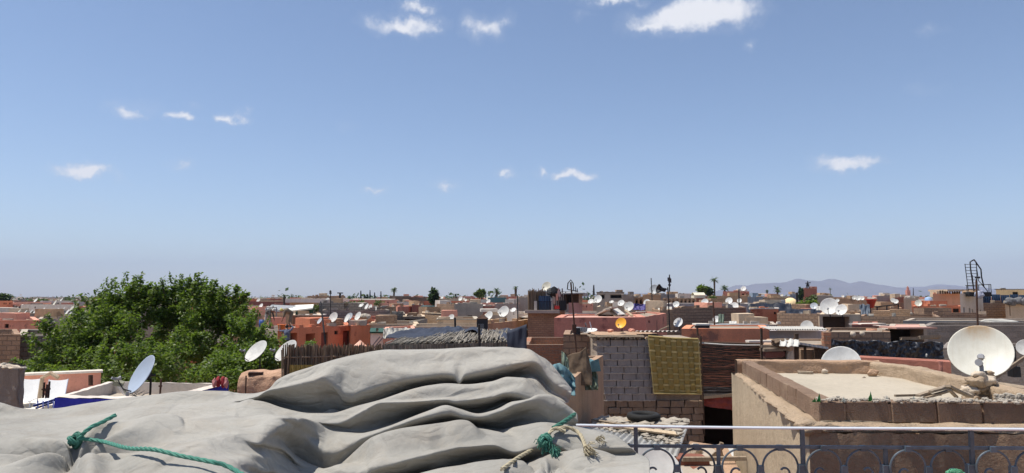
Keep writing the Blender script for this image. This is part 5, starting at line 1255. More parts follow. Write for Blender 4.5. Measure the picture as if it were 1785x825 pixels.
# peach house canopy
cn = empty('flat_canopy', P(1655, 512, 74)); tag(cn, 'flat brown canopy on slats over the peach house', 'canopy'); c0_ = cn.location.copy()
m = MB(); m.box(P(1661, 506.5, 76) - c0_, (3.2, 3.5, .18)); m.build('slab', PL_BEIGE, cn)
for k in range(9): m = MB(); m.box(P(1639 + 4.2 * k, 509.5, 75) - c0_, (.1, .1, .34)); m.build('post', WOODD, cn)
# ------------------------------------------------------------------ clutter of the middle roofs
def slab(label, c, size, mat, rot=0, name='slab', cat='slab', jit=.01, tilt=(0, 0)):
    m = MB(); m.box((0, 0, 0), size, Euler((tilt[0], tilt[1], rot)), jit); o = m.build(name, mat, None, False, c); tag(o, label, cat); return o
def drape(label, u0, v0, u1, v1, d, mat, name, cat, amp=.12, lean=.3, seed=0, fr=6):
    """crumpled cloth or sheeting hanging over a wall"""
    m = MB(); c = P((u0 + u1) / 2, v1, d); amp = min(amp, abs(u1 - u0) * d / F * .16)
    def fn(i, j):
        p = P(u0 + (u1 - u0) * i, v0 + (v1 - v0) * j, d - lean * j + .0)
        p.y += amp * (noise.noise(Vector((i * fr, j * 1.5, seed))) + .25 * noise.noise(Vector((i * fr * 2, j * 3, seed)))); p.z += amp * .5 * noise.noise(Vector((i * fr, 0, seed + 3))) * (1 - j * .3) 
        return p - c
    m.sheet(fn, 60, 20); o = m.build(name, mat, None, True, c); solid(o, .012); tag(o, label, cat); return o
# white and green shed
sh = empty('garden_shed', P(500, 549, 60)); tag(sh, 'white shed with a dark green side under a bright sloping roof', 'shed'); s0 = sh.location.copy()
S = lambda u, v, d: P(u, v, d) - s0
m = MB(); m.quad(S(462, 541, 62), S(497, 544, 59), S(517, 534, 63), S(474, 532, 68)); o = m.build('left_roof', CORG, sh); solid(o, .08)
m = MB(); m.quad(S(496, 544, 58.8), S(545, 538, 58), S(547, 531.5, 64), S(515, 533, 64)); o = m.build('roof', simple('bright sheet roof', (.78, .76, .66), .5, var=.08), sh); solid(o, .1)
m = MB(); m.quad(S(515, 551, 58.6), S(546, 551, 58.3), S(546, 538.5, 58.3), S(515, 541, 58.6)); m.build('green_side', GREENP, sh)
m = MB(); m.quad(S(498, 551, 59), S(515.5, 551, 58.6), S(515.5, 541, 58.6), S(498, 544.5, 59)); m.build('front', PL_WHITE, sh)
m = MB(); m.quad(S(546, 551, 58.3), S(550, 549, 66), S(548, 533, 66), S(546, 539, 58.3)); m.build('side', GREENP, sh)
pr2 = empty('laundry_frame', P(470, 573, 50)); tag(pr2, 'thin pipe frame above the workers', 'frame'); q0 = pr2.location.copy()
for (a, b) in (((464, 536), (464, 573)), ((482, 536), (482, 573)), ((464, 536), (482, 536)), ((462, 540), (500, 541)), ((476, 533), (476, 545))): m = MB(); m.tube([P(*a, 50) - q0, P(*b, 50) - q0], .04, 6); m.build('pipe', PLASTG, pr2)
slab('pale flat sheet on the brown house left of the block house', P(545, 549, 56), (1.9, 1.5, .08), PL_PALE, .1, 'roof_sheet', 'sheet')
slab('long white sheet on the tan house roof', P(553, 524.5, 100), (7.8, 3, .5), PL_WHITE, 0, 'roof_sheet', 'sheet', .03)
slab('long pale flat roof left of the vine', P(627, 523.5, 120), (11, 4, .4), PL_WHITE, 0, 'roof_sheet', 'sheet', .03)
slab('orange crate beside the leftmost terracotta roof dish', P(570, 561.5, 45.4), (.36 * 1.2, .4, .3), PL_ORANGE, .1, 'crate', 'crate')
slab('low cement block right of the terracotta roof dishes', P(624, 563, 46.3), (.95, .8, .35), PL_GREY, .05, 'cement_block', 'block', .03)
for k, (u, v) in enumerate(((632, 556), (636, 555), (640, 557))): stone(('left', 'middle', 'right')[k] + ' pale rubble lump by the terracotta roof end', P(u, v, 48), (.22, .2, .18), k + 70, LIMECRUMB)
# flat roofed stand on one leg (dark tray) on the skyline
r = pole('dark tray-topped stand on the skyline, left of centre', [(593, 512, 110), (592, 524, 110)], .15, IRON, 'tray_stand', 'stand'); ext(r, lambda m, o: m.box(P(593, 511, 110) - o, (.75, .6, .16)), 'tray', IRON)
# vines on roofs
def vine(label, u, v, d, w, h, mat=LEAF_OLIVE, n=500, size=.22):
    c = P(u, v, d); m = MB(); W_, H_ = w * d / F / 2, h * d / F / 2
    rr = empty('roof_vine', (c.x, c.y, c.z - H_)); tag(rr, label, 'vine')
    for k in range(7): leaves(m, (rb.uniform(-.7, .7) * W_, rb.uniform(-.5, .5), H_ + rb.uniform(-.4, .4) * H_), (W_ * .35, .5, H_ * .55), n // 7, size, rb)
    m.build('foliage', mat, rr); m = MB(); [m.tube([(x * W_ * .5, 0, 0), (x * W_ * .4, 0, H_ * 1.3)], .03, 5) for x in (-1, 0, 1)]; m.build('stem', BARK, rr)
vine('yellow green vine above the dish cluster', 621, 530, 66, 34, 14, n=700); vine('yellow green vine right of the side-on dish', 660, 528, 90, 22, 12); vine('pale bush behind the green shed', 553, 537, 70, 14, 12)
vine('green bush between the palms and the mauve house', 1240, 521, 100, 16, 14, n=500); vine('green bushes below the red tower', 1405, 530, 80, 40, 16, LEAF_BIG, 1100, .3); vine('olive bush at the foot of the red tower', 1416, 521, 120, 14, 16, LEAF_OLIVE, 500, .4); vine('dull green bush left of the cream dome', 1352, 521, 105, 44, 12, LEAF_OLIVE, 600, .3)
vine('small green plant in front of the black doorway', 541, 600, 38, 16, 14, LEAF_BIG, 260, .14); vine('climber against the grey house end', 481, 600, 36, 22, 34, LEAF_BIG, 700, .15)
# parasol
us = empty('parasol', P(628, 640, 34)); tag(us, 'pale salmon parasol in front of the terracotta house', 'parasol'); u0_ = us.location.copy()
m = MB(); ap = P(628, 593, 34) - u0_; rr = 11.5 * 34 / F
for k in range(8):
    a, b = k * math.pi / 4, (k + 1) * math.pi / 4; m.quad(ap, ap + Vector((math.cos(a) * rr, math.sin(a) * rr, -.27)), ap + Vector((math.cos(b) * rr, math.sin(b) * rr, -.27)))
o = m.build('canopy', simple('salmon canvas', (.72, .42, .31), .8, var=.1), us); solid(o, .01)
m = MB(); m.tube([(ap.x, 0, 0), ap], .025, 8); m.build('pole', WHITEP, us)
# draped white plastic on the salmon wall
drape('torn white plastic draped over the salmon wall', 668, 572, 722, 590, 30.6, CLOTHW, 'plastic_sheet', 'plastic sheet', .16, .25, 4, 9)
slab('slanting grey beam beside the white hut', P(662, 595, 33.4), (.05, .05, .8), PLASTG, 0, 'beam', 'beam', 0, (.0, .7)); slab('second slanting beam beside the white hut', P(655, 596, 33.4), (.05, .05, .6), PLASTG, 0, 'beam', 'beam', 0, (.0, .7))
slab('white plaster debris at the dark red recess', P(728, 562, 52), (1.15, .5, .42), LIMECRUMB, .1, 'debris', 'rubble', .12)
# teal carport and skyline bits
slab('pale teal carport roof between the red house and the big grey house', P(748, 534.5, 84), (1.6, 3, .2), TEALP, 0, 'carport_roof', 'carport', .03)
slab('white roof slab on the small hut left of the thin pole', P(852, 541, 70), (1.6, 2, .25), PL_WHITE, .1, 'roof_sheet', 'sheet', .03)
slab('white slab under the tipped dish', P(905, 547, 56), (1.5, 1.6, .25), PL_WHITE, .1, 'roof_sheet', 'sheet', .05)
slab('second white slab beside the tower shack', P(913, 551, 54), (.9, 1.2, .2), PL_WHITE, .0, 'roof_sheet', 'sheet', .05)
# ------------------------------------------------------------------ the shack on the tower house
sk = empty('rooftop_shack', P(960, 545, 49)); tag(sk, 'cluttered rooftop shack of reeds, sheets and rails', 'shack'); k0 = sk.location.copy()
K = lambda u, v, d=49: P(u, v, d) - k0
def panel(name, u0, v0, u1, v1, d, mat, th_=.06, dd=0):
    m = MB(); a, b = K(u0, v0, d), K(u1, v1, d + dd); c_ = (a + b) / 2; m.box(c_, (b.x - a.x, th_, a.z - b.z)); return m.build(name, mat, sk)
m = MB(); reeds(m, K(921, 541, 49.0), K(951, 541, 49.2), K(921, 507).z - K(921, 541).z, 70, .03, 8, .02, .08); o = m.build('reed_screen', REED, sk); tag(o, kind='stuff')
panel('rear_sheet', 920, 508, 1012, 545, 51.5, CORG, .05); panel('blue_sheet', 939, 516, 960, 541, 48.95, CORB); panel('side_board', 931, 525, 936, 543, 48.8, PL_PALE); panel('pink_board', 991, 528, 1015, 546, 48.6, plaster('faded pink boards', (.36, .21, .18), .3))
panel('pale_jamb', 1009, 511, 1015, 530, 48.5, PL_TAN); panel('door_leaf', 998, 512, 1009, 532, 49.2, WOODD); panel('shade_panel', 983, 512, 998, 530, 49.4, DARK); panel('water_barrel', 976, 524, 986, 541, 48.7, PLASTK, .5); panel('white_rag', 960, 521, 963, 541, 48.7, CLOTHW, .03); panel('pink_rag', 969, 512, 973, 524, 48.6, PL_PINK, .03); panel('red_basin', 967, 533, 975, 539, 48.6, REDPL, .3); panel('fridge_side', 963, 514, 968, 530, 48.9, PL_GREY, .3)  # shade between the shack's boards is a near-black sheet, not an opening
m = MB(); m.box(K(997, 510.5, 49.5), (1.5, 2.2, .07), Euler((.05, -.02, 0))); m.build('shack_roof', CORG, sk)
m = MB(); [m.bar(K(937 + 2.6 * q_, 526, 48.6), K(937 + 2.6 * q_, 541, 48.6), .03) for q_ in range(10)]; m.bar(K(936, 526, 48.6), K(962, 526, 48.6), .04); m.build('railing', IRON, sk)
m = MB(); [m.tube([K(965 + 3 * q_, 515 - 6 * (q_ % 3), 48.8), K(966 + 3 * q_, 540, 48.8)], .04, 5) for q_ in range(8)]; m.build('poles', WOODD, sk)
m = MB(); m.blob(K(966, 511, 48.9), (.35, .3, .35), 2, .6, 3); m.blob(K(961, 509, 49), (.3, .3, .28), 2, .6, 5); m.build('dark_bundle', PLASTK, sk)
m = MB(); ap = K(974, 501, 48.8); [m.quad(ap, ap + Vector((.22 * math.cos(a), .22 * math.sin(a), -.62)), ap + Vector((.22 * math.cos(a + 1.05), .22 * math.sin(a + 1.05), -.62))) for a in (0, 1.05, 2.1, 3.15, 4.2, 5.25)]; m.build('folded_parasol', simple('mauve cloth', (.25, .16, .17), .9, var=.3), sk)
m = MB(); m.box(K(945, 543.5, 48.55), (2.3, .5, .2)); m.build('ledge', PL_GREY, sk)
slab('white corner sign board on the shack roof', P(1019, 514, 49.5), (.35, .3, .22), CLOTHW, .3, 'white_box', 'box', .03)
# clutter before the salmon house
slab('grey crate beside the mast box', P(1013, 575, 22.9), (.30, .3, .14), CORG, .2, 'crate', 'crate', .02); slab('dark crate left of the flat white dish', P(1006, 577, 22.6), (.18, .25, .20), IRON, .1, 'crate', 'crate', .02)
pole('thin white stick above the flat lying dish', [(1028, 561, 23.4), (1032, 576, 23.4)], .012, WHITEP, 'stick', 'stick')
# brown torn sacking and teal netting by the canvas
def flap(label, tops, vb, d, mat, name, cat, seed, amp=.05, lean=.15):
    """ragged cloth standing up: tops = (u, v) outline of its torn upper edge"""
    m = MB(); c = P(tops[0][0], vb, d); us = [t[0] for t in tops]
    def fn(i, j):
        u = us[0] + (us[-1] - us[0]) * i
        for (a, b) in zip(tops, tops[1:]):
            if a[0] <= u <= b[0]: vt_ = a[1] + (b[1] - a[1]) * (u - a[0]) / (b[0] - a[0]); break
        p = P(u, vt_ + (vb - vt_) * j, d - lean * j); p.y += amp * (noise.noise(Vector((i * 3, j * 2, seed))) * 1.6 + .6 * noise.noise(Vector((i * 7, j * 5, seed)))); return p - c
    m.sheet(fn, 50, 30); o = m.build(name, mat, None, True, c); solid(o, .006); tag(o, label, cat); return o
flap('torn brown sacking standing behind the canvas', [(984, 612), (990, 620), (998, 616), (1010, 614), (1022, 605), (1026, 626), (1032, 650)], 672, 12.2, SACK, 'sacking', 'sacking', 3, .022)
flap('teal plastic netting spilling behind the canvas', [(958, 640), (966, 635), (976, 633), (986, 640), (994, 648), (1003, 660)], 690, 10.6, TEALNET, 'plastic_netting', 'netting', 8, .07)
flap('faded green mesh scrap beside the sacking', [(979, 612), (984, 616), (992, 630)], 660, 11.4, GREENNET, 'mesh_scrap', 'netting', 5, .04)
flap('grey green cloth scrap at the wall end', [(1020, 606), (1026, 622), (1034, 640), (1042, 655)], 680, 12.6, GREENNET, 'mesh_scrap', 'netting', 9, .06)
slab('pale teal rag at the right end of the sacking', P(1035, 637, 12.5), (.16, .1, .2), TEALNET, .3, 'rag', 'rag', .04)
# plank and tin wreck above the salmon roof
wr = empty('plank_wreck', P(1070, 551, 38)); tag(wr, 'collapsed lean-to of pale planks on the salmon roof', 'planks'); w0 = wr.location.copy()
for (a, b, w, mt) in (((1041, 549), (1060, 540), .3, LIMECRUMB), ((1056, 540), (1072, 536), .35, LIMECRUMB), ((1068, 536), (1084, 549), .4, CLOTHW), ((1060, 538), (1076, 551), .3, WOODP), ((1044, 551), (1088, 550), .12, WOODD), ((1090, 541), (1102, 551), .14, WOODP), ((1076, 542), (1092, 551), .2, WOOD)): m = MB(); m.bar(P(*a, 38) - w0, P(*b, 37.2) - w0, w, .06); m.build('plank', mt, wr)
m = MB(); m.sheet(lambda i, j: P(1042 + 44 * i, 548 - 9 * math.sin(math.pi * i) + 2 * j, 38 + 2 * j) - w0, 12, 3); m.build('dark_sheet', SACK, wr)
drape('violet tarpaulin bunched on a roof, right of centre', 1104, 530, 1146, 541, 66, PURPLE, 'tarpaulin', 'tarpaulin', .3, .5, 2, 8)
drape('white sheets heaped on the roof beside the loudspeaker pole', 1147, 535, 1171, 542, 50, CLOTHW, 'sheets', 'sheets', .3, .5, 7, 5)
tb = empty('roof_table', P(1117, 551, 44)); tag(tb, 'small pale table on the roof below the violet tarpaulin', 'table'); b0_ = tb.location.copy()
m = MB(); m.box(P(1117, 543.5, 44) - b0_, (.56, .4, .05)); m.build('table_top', PL_PALE, tb)
for u in (1110.5, 1123.5):
    for d in (43.85, 44.15): m = MB(); m.bar(P(u, 544, d) - b0_, P(u, 551, d) - b0_, .035); m.build('leg', WOOD, tb)
# dark worn lettering on the yellow dish
yd = [o_ for o_ in COL.objects if o_.get('label') == 'yellow orange dish with dark lettering'][0]; rf_ = [c_ for c_ in yd.children if c_.name.startswith('reflector')][0]
m = MB()
for k in range(6):
    for (dx, dy, w_, h_) in ((0, .0, .012, .07), (.022, .03, .035, .012), (.022, -.028, .035, .012), (.04, 0, .012, .05 if k % 2 else .07)):
        x_, y_ = -.22 + k * .075 + dx, .17 + dy; m.box((x_, y_, .44 * (x_ * x_ + y_ * y_) + .006), (w_, h_, .004))
lo_ = m.build('lettering', IRON, yd); lo_.matrix_local = rf_.matrix_local.copy()
# corrugated sheets on the right of the yellow dish
cs_ = MB(); c = P(1142, 579, 21.4); cs_.sheet(lambda i, j: (-.58 + 1.2 * i + .08 * j, -.35 + .8 * j, .018 * math.sin(i * 60) - .05 * j + .04), 90, 4); o = cs_.build('corrugated_sheet', PL_PALE, None, False, c); solid(o, .012); tag(o, 'pale corrugated sheet lying right of the yellow dish', 'sheet')
slab('tilted wooden batten behind the corrugated sheet', P(1158, 572, 21), (.28, .04, .03), WOODP, 0, 'batten', 'batten', 0, (0, -.4))
# small table-like shed on the orange house
so_ = empty('flat_shed', P(1220, 584, 28.5)); tag(so_, 'little flat-roofed stall on the orange house', 'stall'); s1 = so_.location.copy()
m = MB(); m.box(P(1222, 565.5, 28.5) - s1, (.55, .6, .06)); m.build('roof', PL_WHITE, so_); m = MB(); m.box(P(1224, 569.5, 28.5) - s1, (.45, .5, .11)); m.build('box', IRON, so_); m = MB(); m.tube([P(1215, 567, 28.3) - s1, P(1216, 586, 28.3) - s1], .04, 6); m.build('post', WOODD, so_)
# cluttered slab roof
slab('long grey slab roof edge right of centre', P(1285, 566.5, 39.5), (2.9, 1.6, .12), CORG, 0, 'slab_roof', 'roof', .03); slab('dark underside beam of the slab roof', P(1288, 570, 39.3), (2.4, .2, .10), IRON, 0, 'beam', 'beam', .02)
drape('white plastic heap on the slab roof', 1271, 560, 1284, 565, 39, CLOTHW, 'plastic_heap', 'plastic', .15, .3, 5, 4); drape('grey and green rags beside the small dish', 1252, 548, 1262, 563, 39.5, GREENNET, 'rags', 'rags', .2, .2, 6, 4)
slab('white stone block on the brick house, right', P(1357, 563.5, 45.5), (.2, .2, .15), PL_WHITE, .2, 'stone_block', 'stone', .02)
drape('sagging black tarpaulin over the right brick roofs', 1303, 529, 1379, 546, 52, BLACKTARP, 'tarpaulin', 'tarpaulin', .25, 1.0, 12, 5); drape('black tarpaulin trailing right of the sagging one', 1372, 539, 1430, 548, 50, BLACKTARP, 'tarpaulin', 'tarpaulin', .2, .6, 14, 5)
drape('white sheets left of the large dish pair', 1423, 534, 1436, 541, 40, CLOTHW, 'sheets', 'sheets', .12, .3, 15, 4)
# white box roof (cream vault) and dome
vb = MB(); q = P(1217, 519, 86); vb.sheet(lambda i, j: (-.65 + 1.3 * i, -.8 + 1.6 * j, .1 + .5 * math.sin(math.pi * (.12 + .76 * j))), 2, 12); vb.box((0, 0, .1), (1.3, 1.5, .3)); o = vb.build('cream_vault', simple('cream canvas', (.74, .69, .55), .7, var=.1), None, False, q); tag(o, 'cream vaulted cover on the dark red house', 'cover')
dm = empty('cream_dome', P(1378, 533, 90)); tag(dm, 'low cream dome on a round base', 'dome'); m = MB(); rD = 12.5 * 90 / F; m.lathe([(rD * math.cos(a * .1745), .1 + rD * .98 * math.sin(a * .1745)) for a in range(10)] , 32); m.build('cap', PL_CREAM, dm, True); m = MB(); m.lathe([(rD * 1.15, -1.5), (rD * 1.15, .06), (rD * .9, .12)], 32); m.build('base', PL_BEIGE, dm)
slab('long white roof strip behind the corrugated shed', P(1324, 513.5, 125), (2.6, 2, .3), PL_WHITE, 0, 'roof_sheet', 'sheet', .03)
# antenna on the red tower
ta = empty('tower_aerial', P(1408, 503, 136)); tag(ta, 'tripod aerial on the red tower', 'aerial'); a0 = ta.location.copy(); m = MB()
for a, b in (((1408, 492), (1405, 503)), ((1408, 492), (1411, 503)), ((1408, 490), (1408, 503)), ((1404, 494), (1413, 493)), ((1405, 497), (1411, 497))): m.tube([P(*a, 136) - a0, P(*b, 136) - a0], .09, 5)
m.build('legs', IRON, ta)
sp2 = empty('distant_minaret', P(1583, 519, 700) - Vector((0, 0, 9))); tag(sp2, 'far pink minaret with a stepped top', 'minaret'); m = MB(); m.box((0, 0, 8), (3.2, 3.2, 16)); m.box((0, 0, 16.8), (1.7, 1.7, 2.4)); m.build('shaft', PL_SALMON, sp2); m = MB(); m.lathe([(.9, 18), (1.0, 18.5), (.6, 19.2), (.01, 20.3)], 12); m.build('cap', PL_RED, sp2)
# ------------------------------------------------------------------ right middle clutter
aw = MB(); q = P(1386, 574, 23.6); aw.sheet(lambda i, j: (-.93 + 1.86 * i, -.35 + .9 * j, .05 * j + .022 * math.sin(i * 150)), 220, 3); o = aw.build('scalloped_awning', CLOTHW, None, False, q); solid(o, .01); tag(o, 'white scalloped sheet awning over the mauve grey wall', 'awning')
bt = MB(); c = P(1445, 622, 18)
def btf(i, j):
    p = P(1441 + 203 * i, 591 + 4 * i + 31 * j, 18.4 - .0 * j); s = i * 9
    p.y += .10 * noise.noise(Vector((i * 22, j * 1.5, 1))) + .05 * noise.noise(Vector((i * 60, j * 5, 2))); p.z += (.05 * noise.noise(Vector((i * 9, 0, 3))) - .04 * abs(math.sin(i * 14))) * (1 - j); return p - c
bt.sheet(btf, 160, 24); o = bt.build('black_sheeting', BLACKTARP, None, True, c); solid(o, .008); tag(o, 'crumpled black plastic sheeting stretched along a roof', 'plastic sheeting')
fr2 = empty('timber_rack', P(1385, 632, 16)); tag(fr2, 'old timber rack with posts and junk behind the sandy roof', 'rack'); t1 = fr2.location.copy(); T = lambda u, v, d=16: P(u, v, d) - t1
for u, a, b, w in ((1327, 572, 632, .045), (1388, 582, 632, .075), (1403, 600, 632, .045), (1368, 605, 632, .06)): m = MB(); m.bar(T(u, a), T(u + 1, b + 8), w); m.build('post', WOODD, fr2)
for (a, b, w, h, mt) in (((1326, 604), (1372, 604), .10, .05, WOOD), ((1328, 610), (1372, 608), .3, .05, WOOD), ((1332, 618), (1366, 617), .2, .10, plaster('dull red board', (.16, .07, .055), .3)), ((1332, 626), (1370, 625), .2, .05, WOODD), ((1388, 598), (1438, 606), .35, .05, CORW), ((1386, 603), (1432, 604), .25, .04, IRON), ((1372, 603), (1390, 595), .2, .06, CLOTHW), ((1334, 622), (1362, 624), .1, .08, PL_PINK)): m = MB(); m.bar(T(*a), T(*b), w, h); m.build('board', mt, fr2)
m = MB(); m.box(T(1405, 620, 16.4), (.30, .2, .28)); m.build('tan_panel', PL_BROWN, fr2); m = MB(); [m.bar(T(1420 + 3 * k, 606, 16.2), T(1422 + 3 * k, 636, 16.2), .03) for k in range(7)]; m.build('slats', WOODD, fr2); m = MB(); m.box(T(1376, 622, 15.9), (.14, .14, .24), None, .02); m.build('white_can', STONE, fr2); m = MB(); m.blob(T(1366, 598, 15.8), (.25, .2, .09), 3, .5, 4); m.build('sack_heap', SACK, fr2)
drape('crumpled white paper and plastic on the timber rack', 1360, 592, 1392, 604, 15.7, CLOTHW, 'plastic_scraps', 'plastic', .09, .3, 19, 6)
slab('long pale board before the mauve grey wall', P(1340, 595, 19.5), (1.15, .3, .06), PL_WHITE, .05, 'board', 'board', .01)
slab('orange brick pier at the left end of the black sheeting', P(1440, 606, 17.6), (.14, .2, .75), BR_RED, 0, 'brick_pier', 'pier', .02)
for u, v, h_, lb in ((1487, 583, 10, 'left stone urn on the brown brick wall'), (1503, 582, 9, 'right stone urn on the brown brick wall')):
    rr = h_ * 24.5 / F / 2; m = MB(); m.lathe([(.001, -rr), (rr * .5, -rr), (rr, 0), (rr * .8, rr * .7), (rr * .5, rr)], 14); o = m.build('stone_urn', STONE, None, True, P(u, v, 24.5)); tag(o, lb, 'urn')
slab('pale sheet on the dark red house, right', P(1512, 565, 29.6), (1.1, .8, .05), PL_PALE, .15, 'roof_sheet', 'sheet', .03); slab('long pale board across the roofs, right', P(1560, 567, 30), (1.6, .5, .07), LIMECRUMB, -.08, 'roof_board', 'board', .03); slab('pink board leaning at the dark red house', P(1521, 576, 28.3), (.45, .06, .12), PL_PEACH, 0, 'roof_board', 'board', .02); slab('tilted pale board right of the dark red house', P(1534, 568, 28.5), (.4, .3, .05), PL_PALE, .3, 'roof_board', 'board', .02)
for k, (u, v) in enumerate(((1560, 598), (1590, 590), (1620, 588))): slab(('left', 'middle', 'right')[k] + ' weathered beam over the black sheeting', P(u, v, 19), (.6, .1, .06), WOOD, .2 * (k - 1), 'roof_beam', 'beam', .02)
drape('grey blue tarpaulin hanging beside the red tub', 1493, 531, 1516, 552, 52, GREYBLUE, 'tarpaulin', 'tarpaulin', .2, .3, 23, 5)
tk = empty('red_tub', P(1519, 537, 58)); tag(tk, 'red tapering tub on the skyline roofs, right', 'tub'); m = MB(); hh = 15 * 58 / F; m.lathe([(.001, 0), (.17, 0), (.40, hh), (.44, hh), (.44, hh * .93), (.41, hh * .93)], 20); m.build('tub', REDPL, tk, True)
pg = empty('pergola_frame', P(1535, 552, 60)); tag(pg, 'thin metal pergola frame on the right roofs', 'pergola'); g0_ = pg.location.copy()
for a, b in (((1517, 537), (1517, 552)), ((1529, 535), (1529, 552)), ((1566, 530), (1566, 552)), ((1517, 536), (1566, 531)), ((1546, 533), (1546, 552))): m = MB(); m.tube([P(*a, 60) - g0_, P(*b, 60) - g0_], .05, 6); m.build('bar', IRON, pg)
slab('white panel leaning on the pergola frame', P(1561, 549.5, 56), (.42, .05, .5), PL_WHITE, 0, 'leaning_sheet', 'panel', .01, (.2, -.1))
slab('cream water box behind the large dish pair', P(1483, 536, 40), (.65, .6, .36), PL_BEIGE, .1, 'water_box', 'box', .02)
bt2 = empty('water_drum', P(1619, 533, 80)); tag(bt2, 'small pale blue water drum on the right skyline', 'drum'); m = MB(); m.lathe([(.001, 0), (.36, 0), (.38, .3), (.36, .85), (.1, .95), (.001, .95)], 18); m.build('drum', simple('pale blue plastic', (.30, .45, .68), .5, var=.15), bt2, True)
slab('pink slab roof edge on the black open shed', P(1582, 571, 25.7), (1.4, 1.2, .05), RF_PINK, 0, 'slab_roof', 'roof', .01)
slab('timber beam before the dark block house, right edge', P(1740, 655, 14), (.05, .05, 1.6), WOOD, 0, 'beam', 'beam', 0, (.2, .9)); slab('dark upright strut below the right edge dish', P(1769, 630, 18), (.05, .05, .7), IRON, 0, 'strut', 'strut', 0); slab('dark box at the foot of the strut, right edge', P(1768, 648, 18), (.2, .2, .25), PLASTK, 0, 'box', 'box', .01)
m = MB(); m.tube([P(1640, 652, 13), P(1640, 630, 13)], .035, 10); o = m.build('vent_pipe', PL_SALMON, None); tag(o, 'reddish vent pipe on the dark red wall, right', 'pipe')
# ------------------------------------------------------------------ our own terrace
FLOOR = EYE - 1.62
m = MB(); m.box((0, .4, FLOOR - .15), (16, 7.0, .3)); o = m.build('terrace_floor', RF_PINK); tag(o, kind='structure')
m = MB(); m.box((0, .4, (FLOOR - .31) / 2), (15.8, 6.9, FLOOR - .31)); o = m.build('terrace_building', PL_SALMON); tag(o, kind='structure')
m = MB(); m.box((0, 3.68, FLOOR + .12), (16, .26, .24)); o = m.build('terrace_kerb', PL_SALMON); tag(o, kind='structure')
# ------------------------------------------------------------------ canvas heap: one sheet folded over itself
# feature lines across the heap, from its back hem over crest and valleys to the front: (pixel column, pixel row) + distance
def pchip(pts, x):
    """monotone-ish cubic through (x, y) points"""
    n = len(pts)
    if x <= pts[0][0]: return pts[0][1]
    if x >= pts[-1][0]: return pts[-1][1]
    for k in range(n - 1):
        if pts[k][0] <= x <= pts[k + 1][0]: break
    h = pts[k + 1][0] - pts[k][0]; t = (x - pts[k][0]) / h
    def sl(i):
        if i == 0 or i == n - 1: j = min(i, n - 2); return (pts[j + 1][1] - pts[j][1]) / (pts[j + 1][0] - pts[j][0])
        a = (pts[i][1] - pts[i - 1][1]) / (pts[i][0] - pts[i - 1][0]); b = (pts[i + 1][1] - pts[i][1]) / (pts[i + 1][0] - pts[i][0])
        return 0 if a * b <= 0 else 2 * a * b / (a + b)
    m0, m1 = sl(k) * h, sl(k + 1) * h
    return (2 * t ** 3 - 3 * t * t + 1) * pts[k][1] + (t ** 3 - 2 * t * t + t) * m0 + (-2 * t ** 3 + 3 * t * t) * pts[k + 1][1] + (t ** 3 - t * t) * m1
def zsheet(u, d):                         # gently falling sheet at the left of the heap
    return -(pchip(((-450, .46), (-200, .47), (0, .478), (60, .522), (112, .522), (165, .495), (250, .468), (350, .448), (440, .452)), u) + .008 * math.sin(u * .047)) - .07 * (3.34 - d)
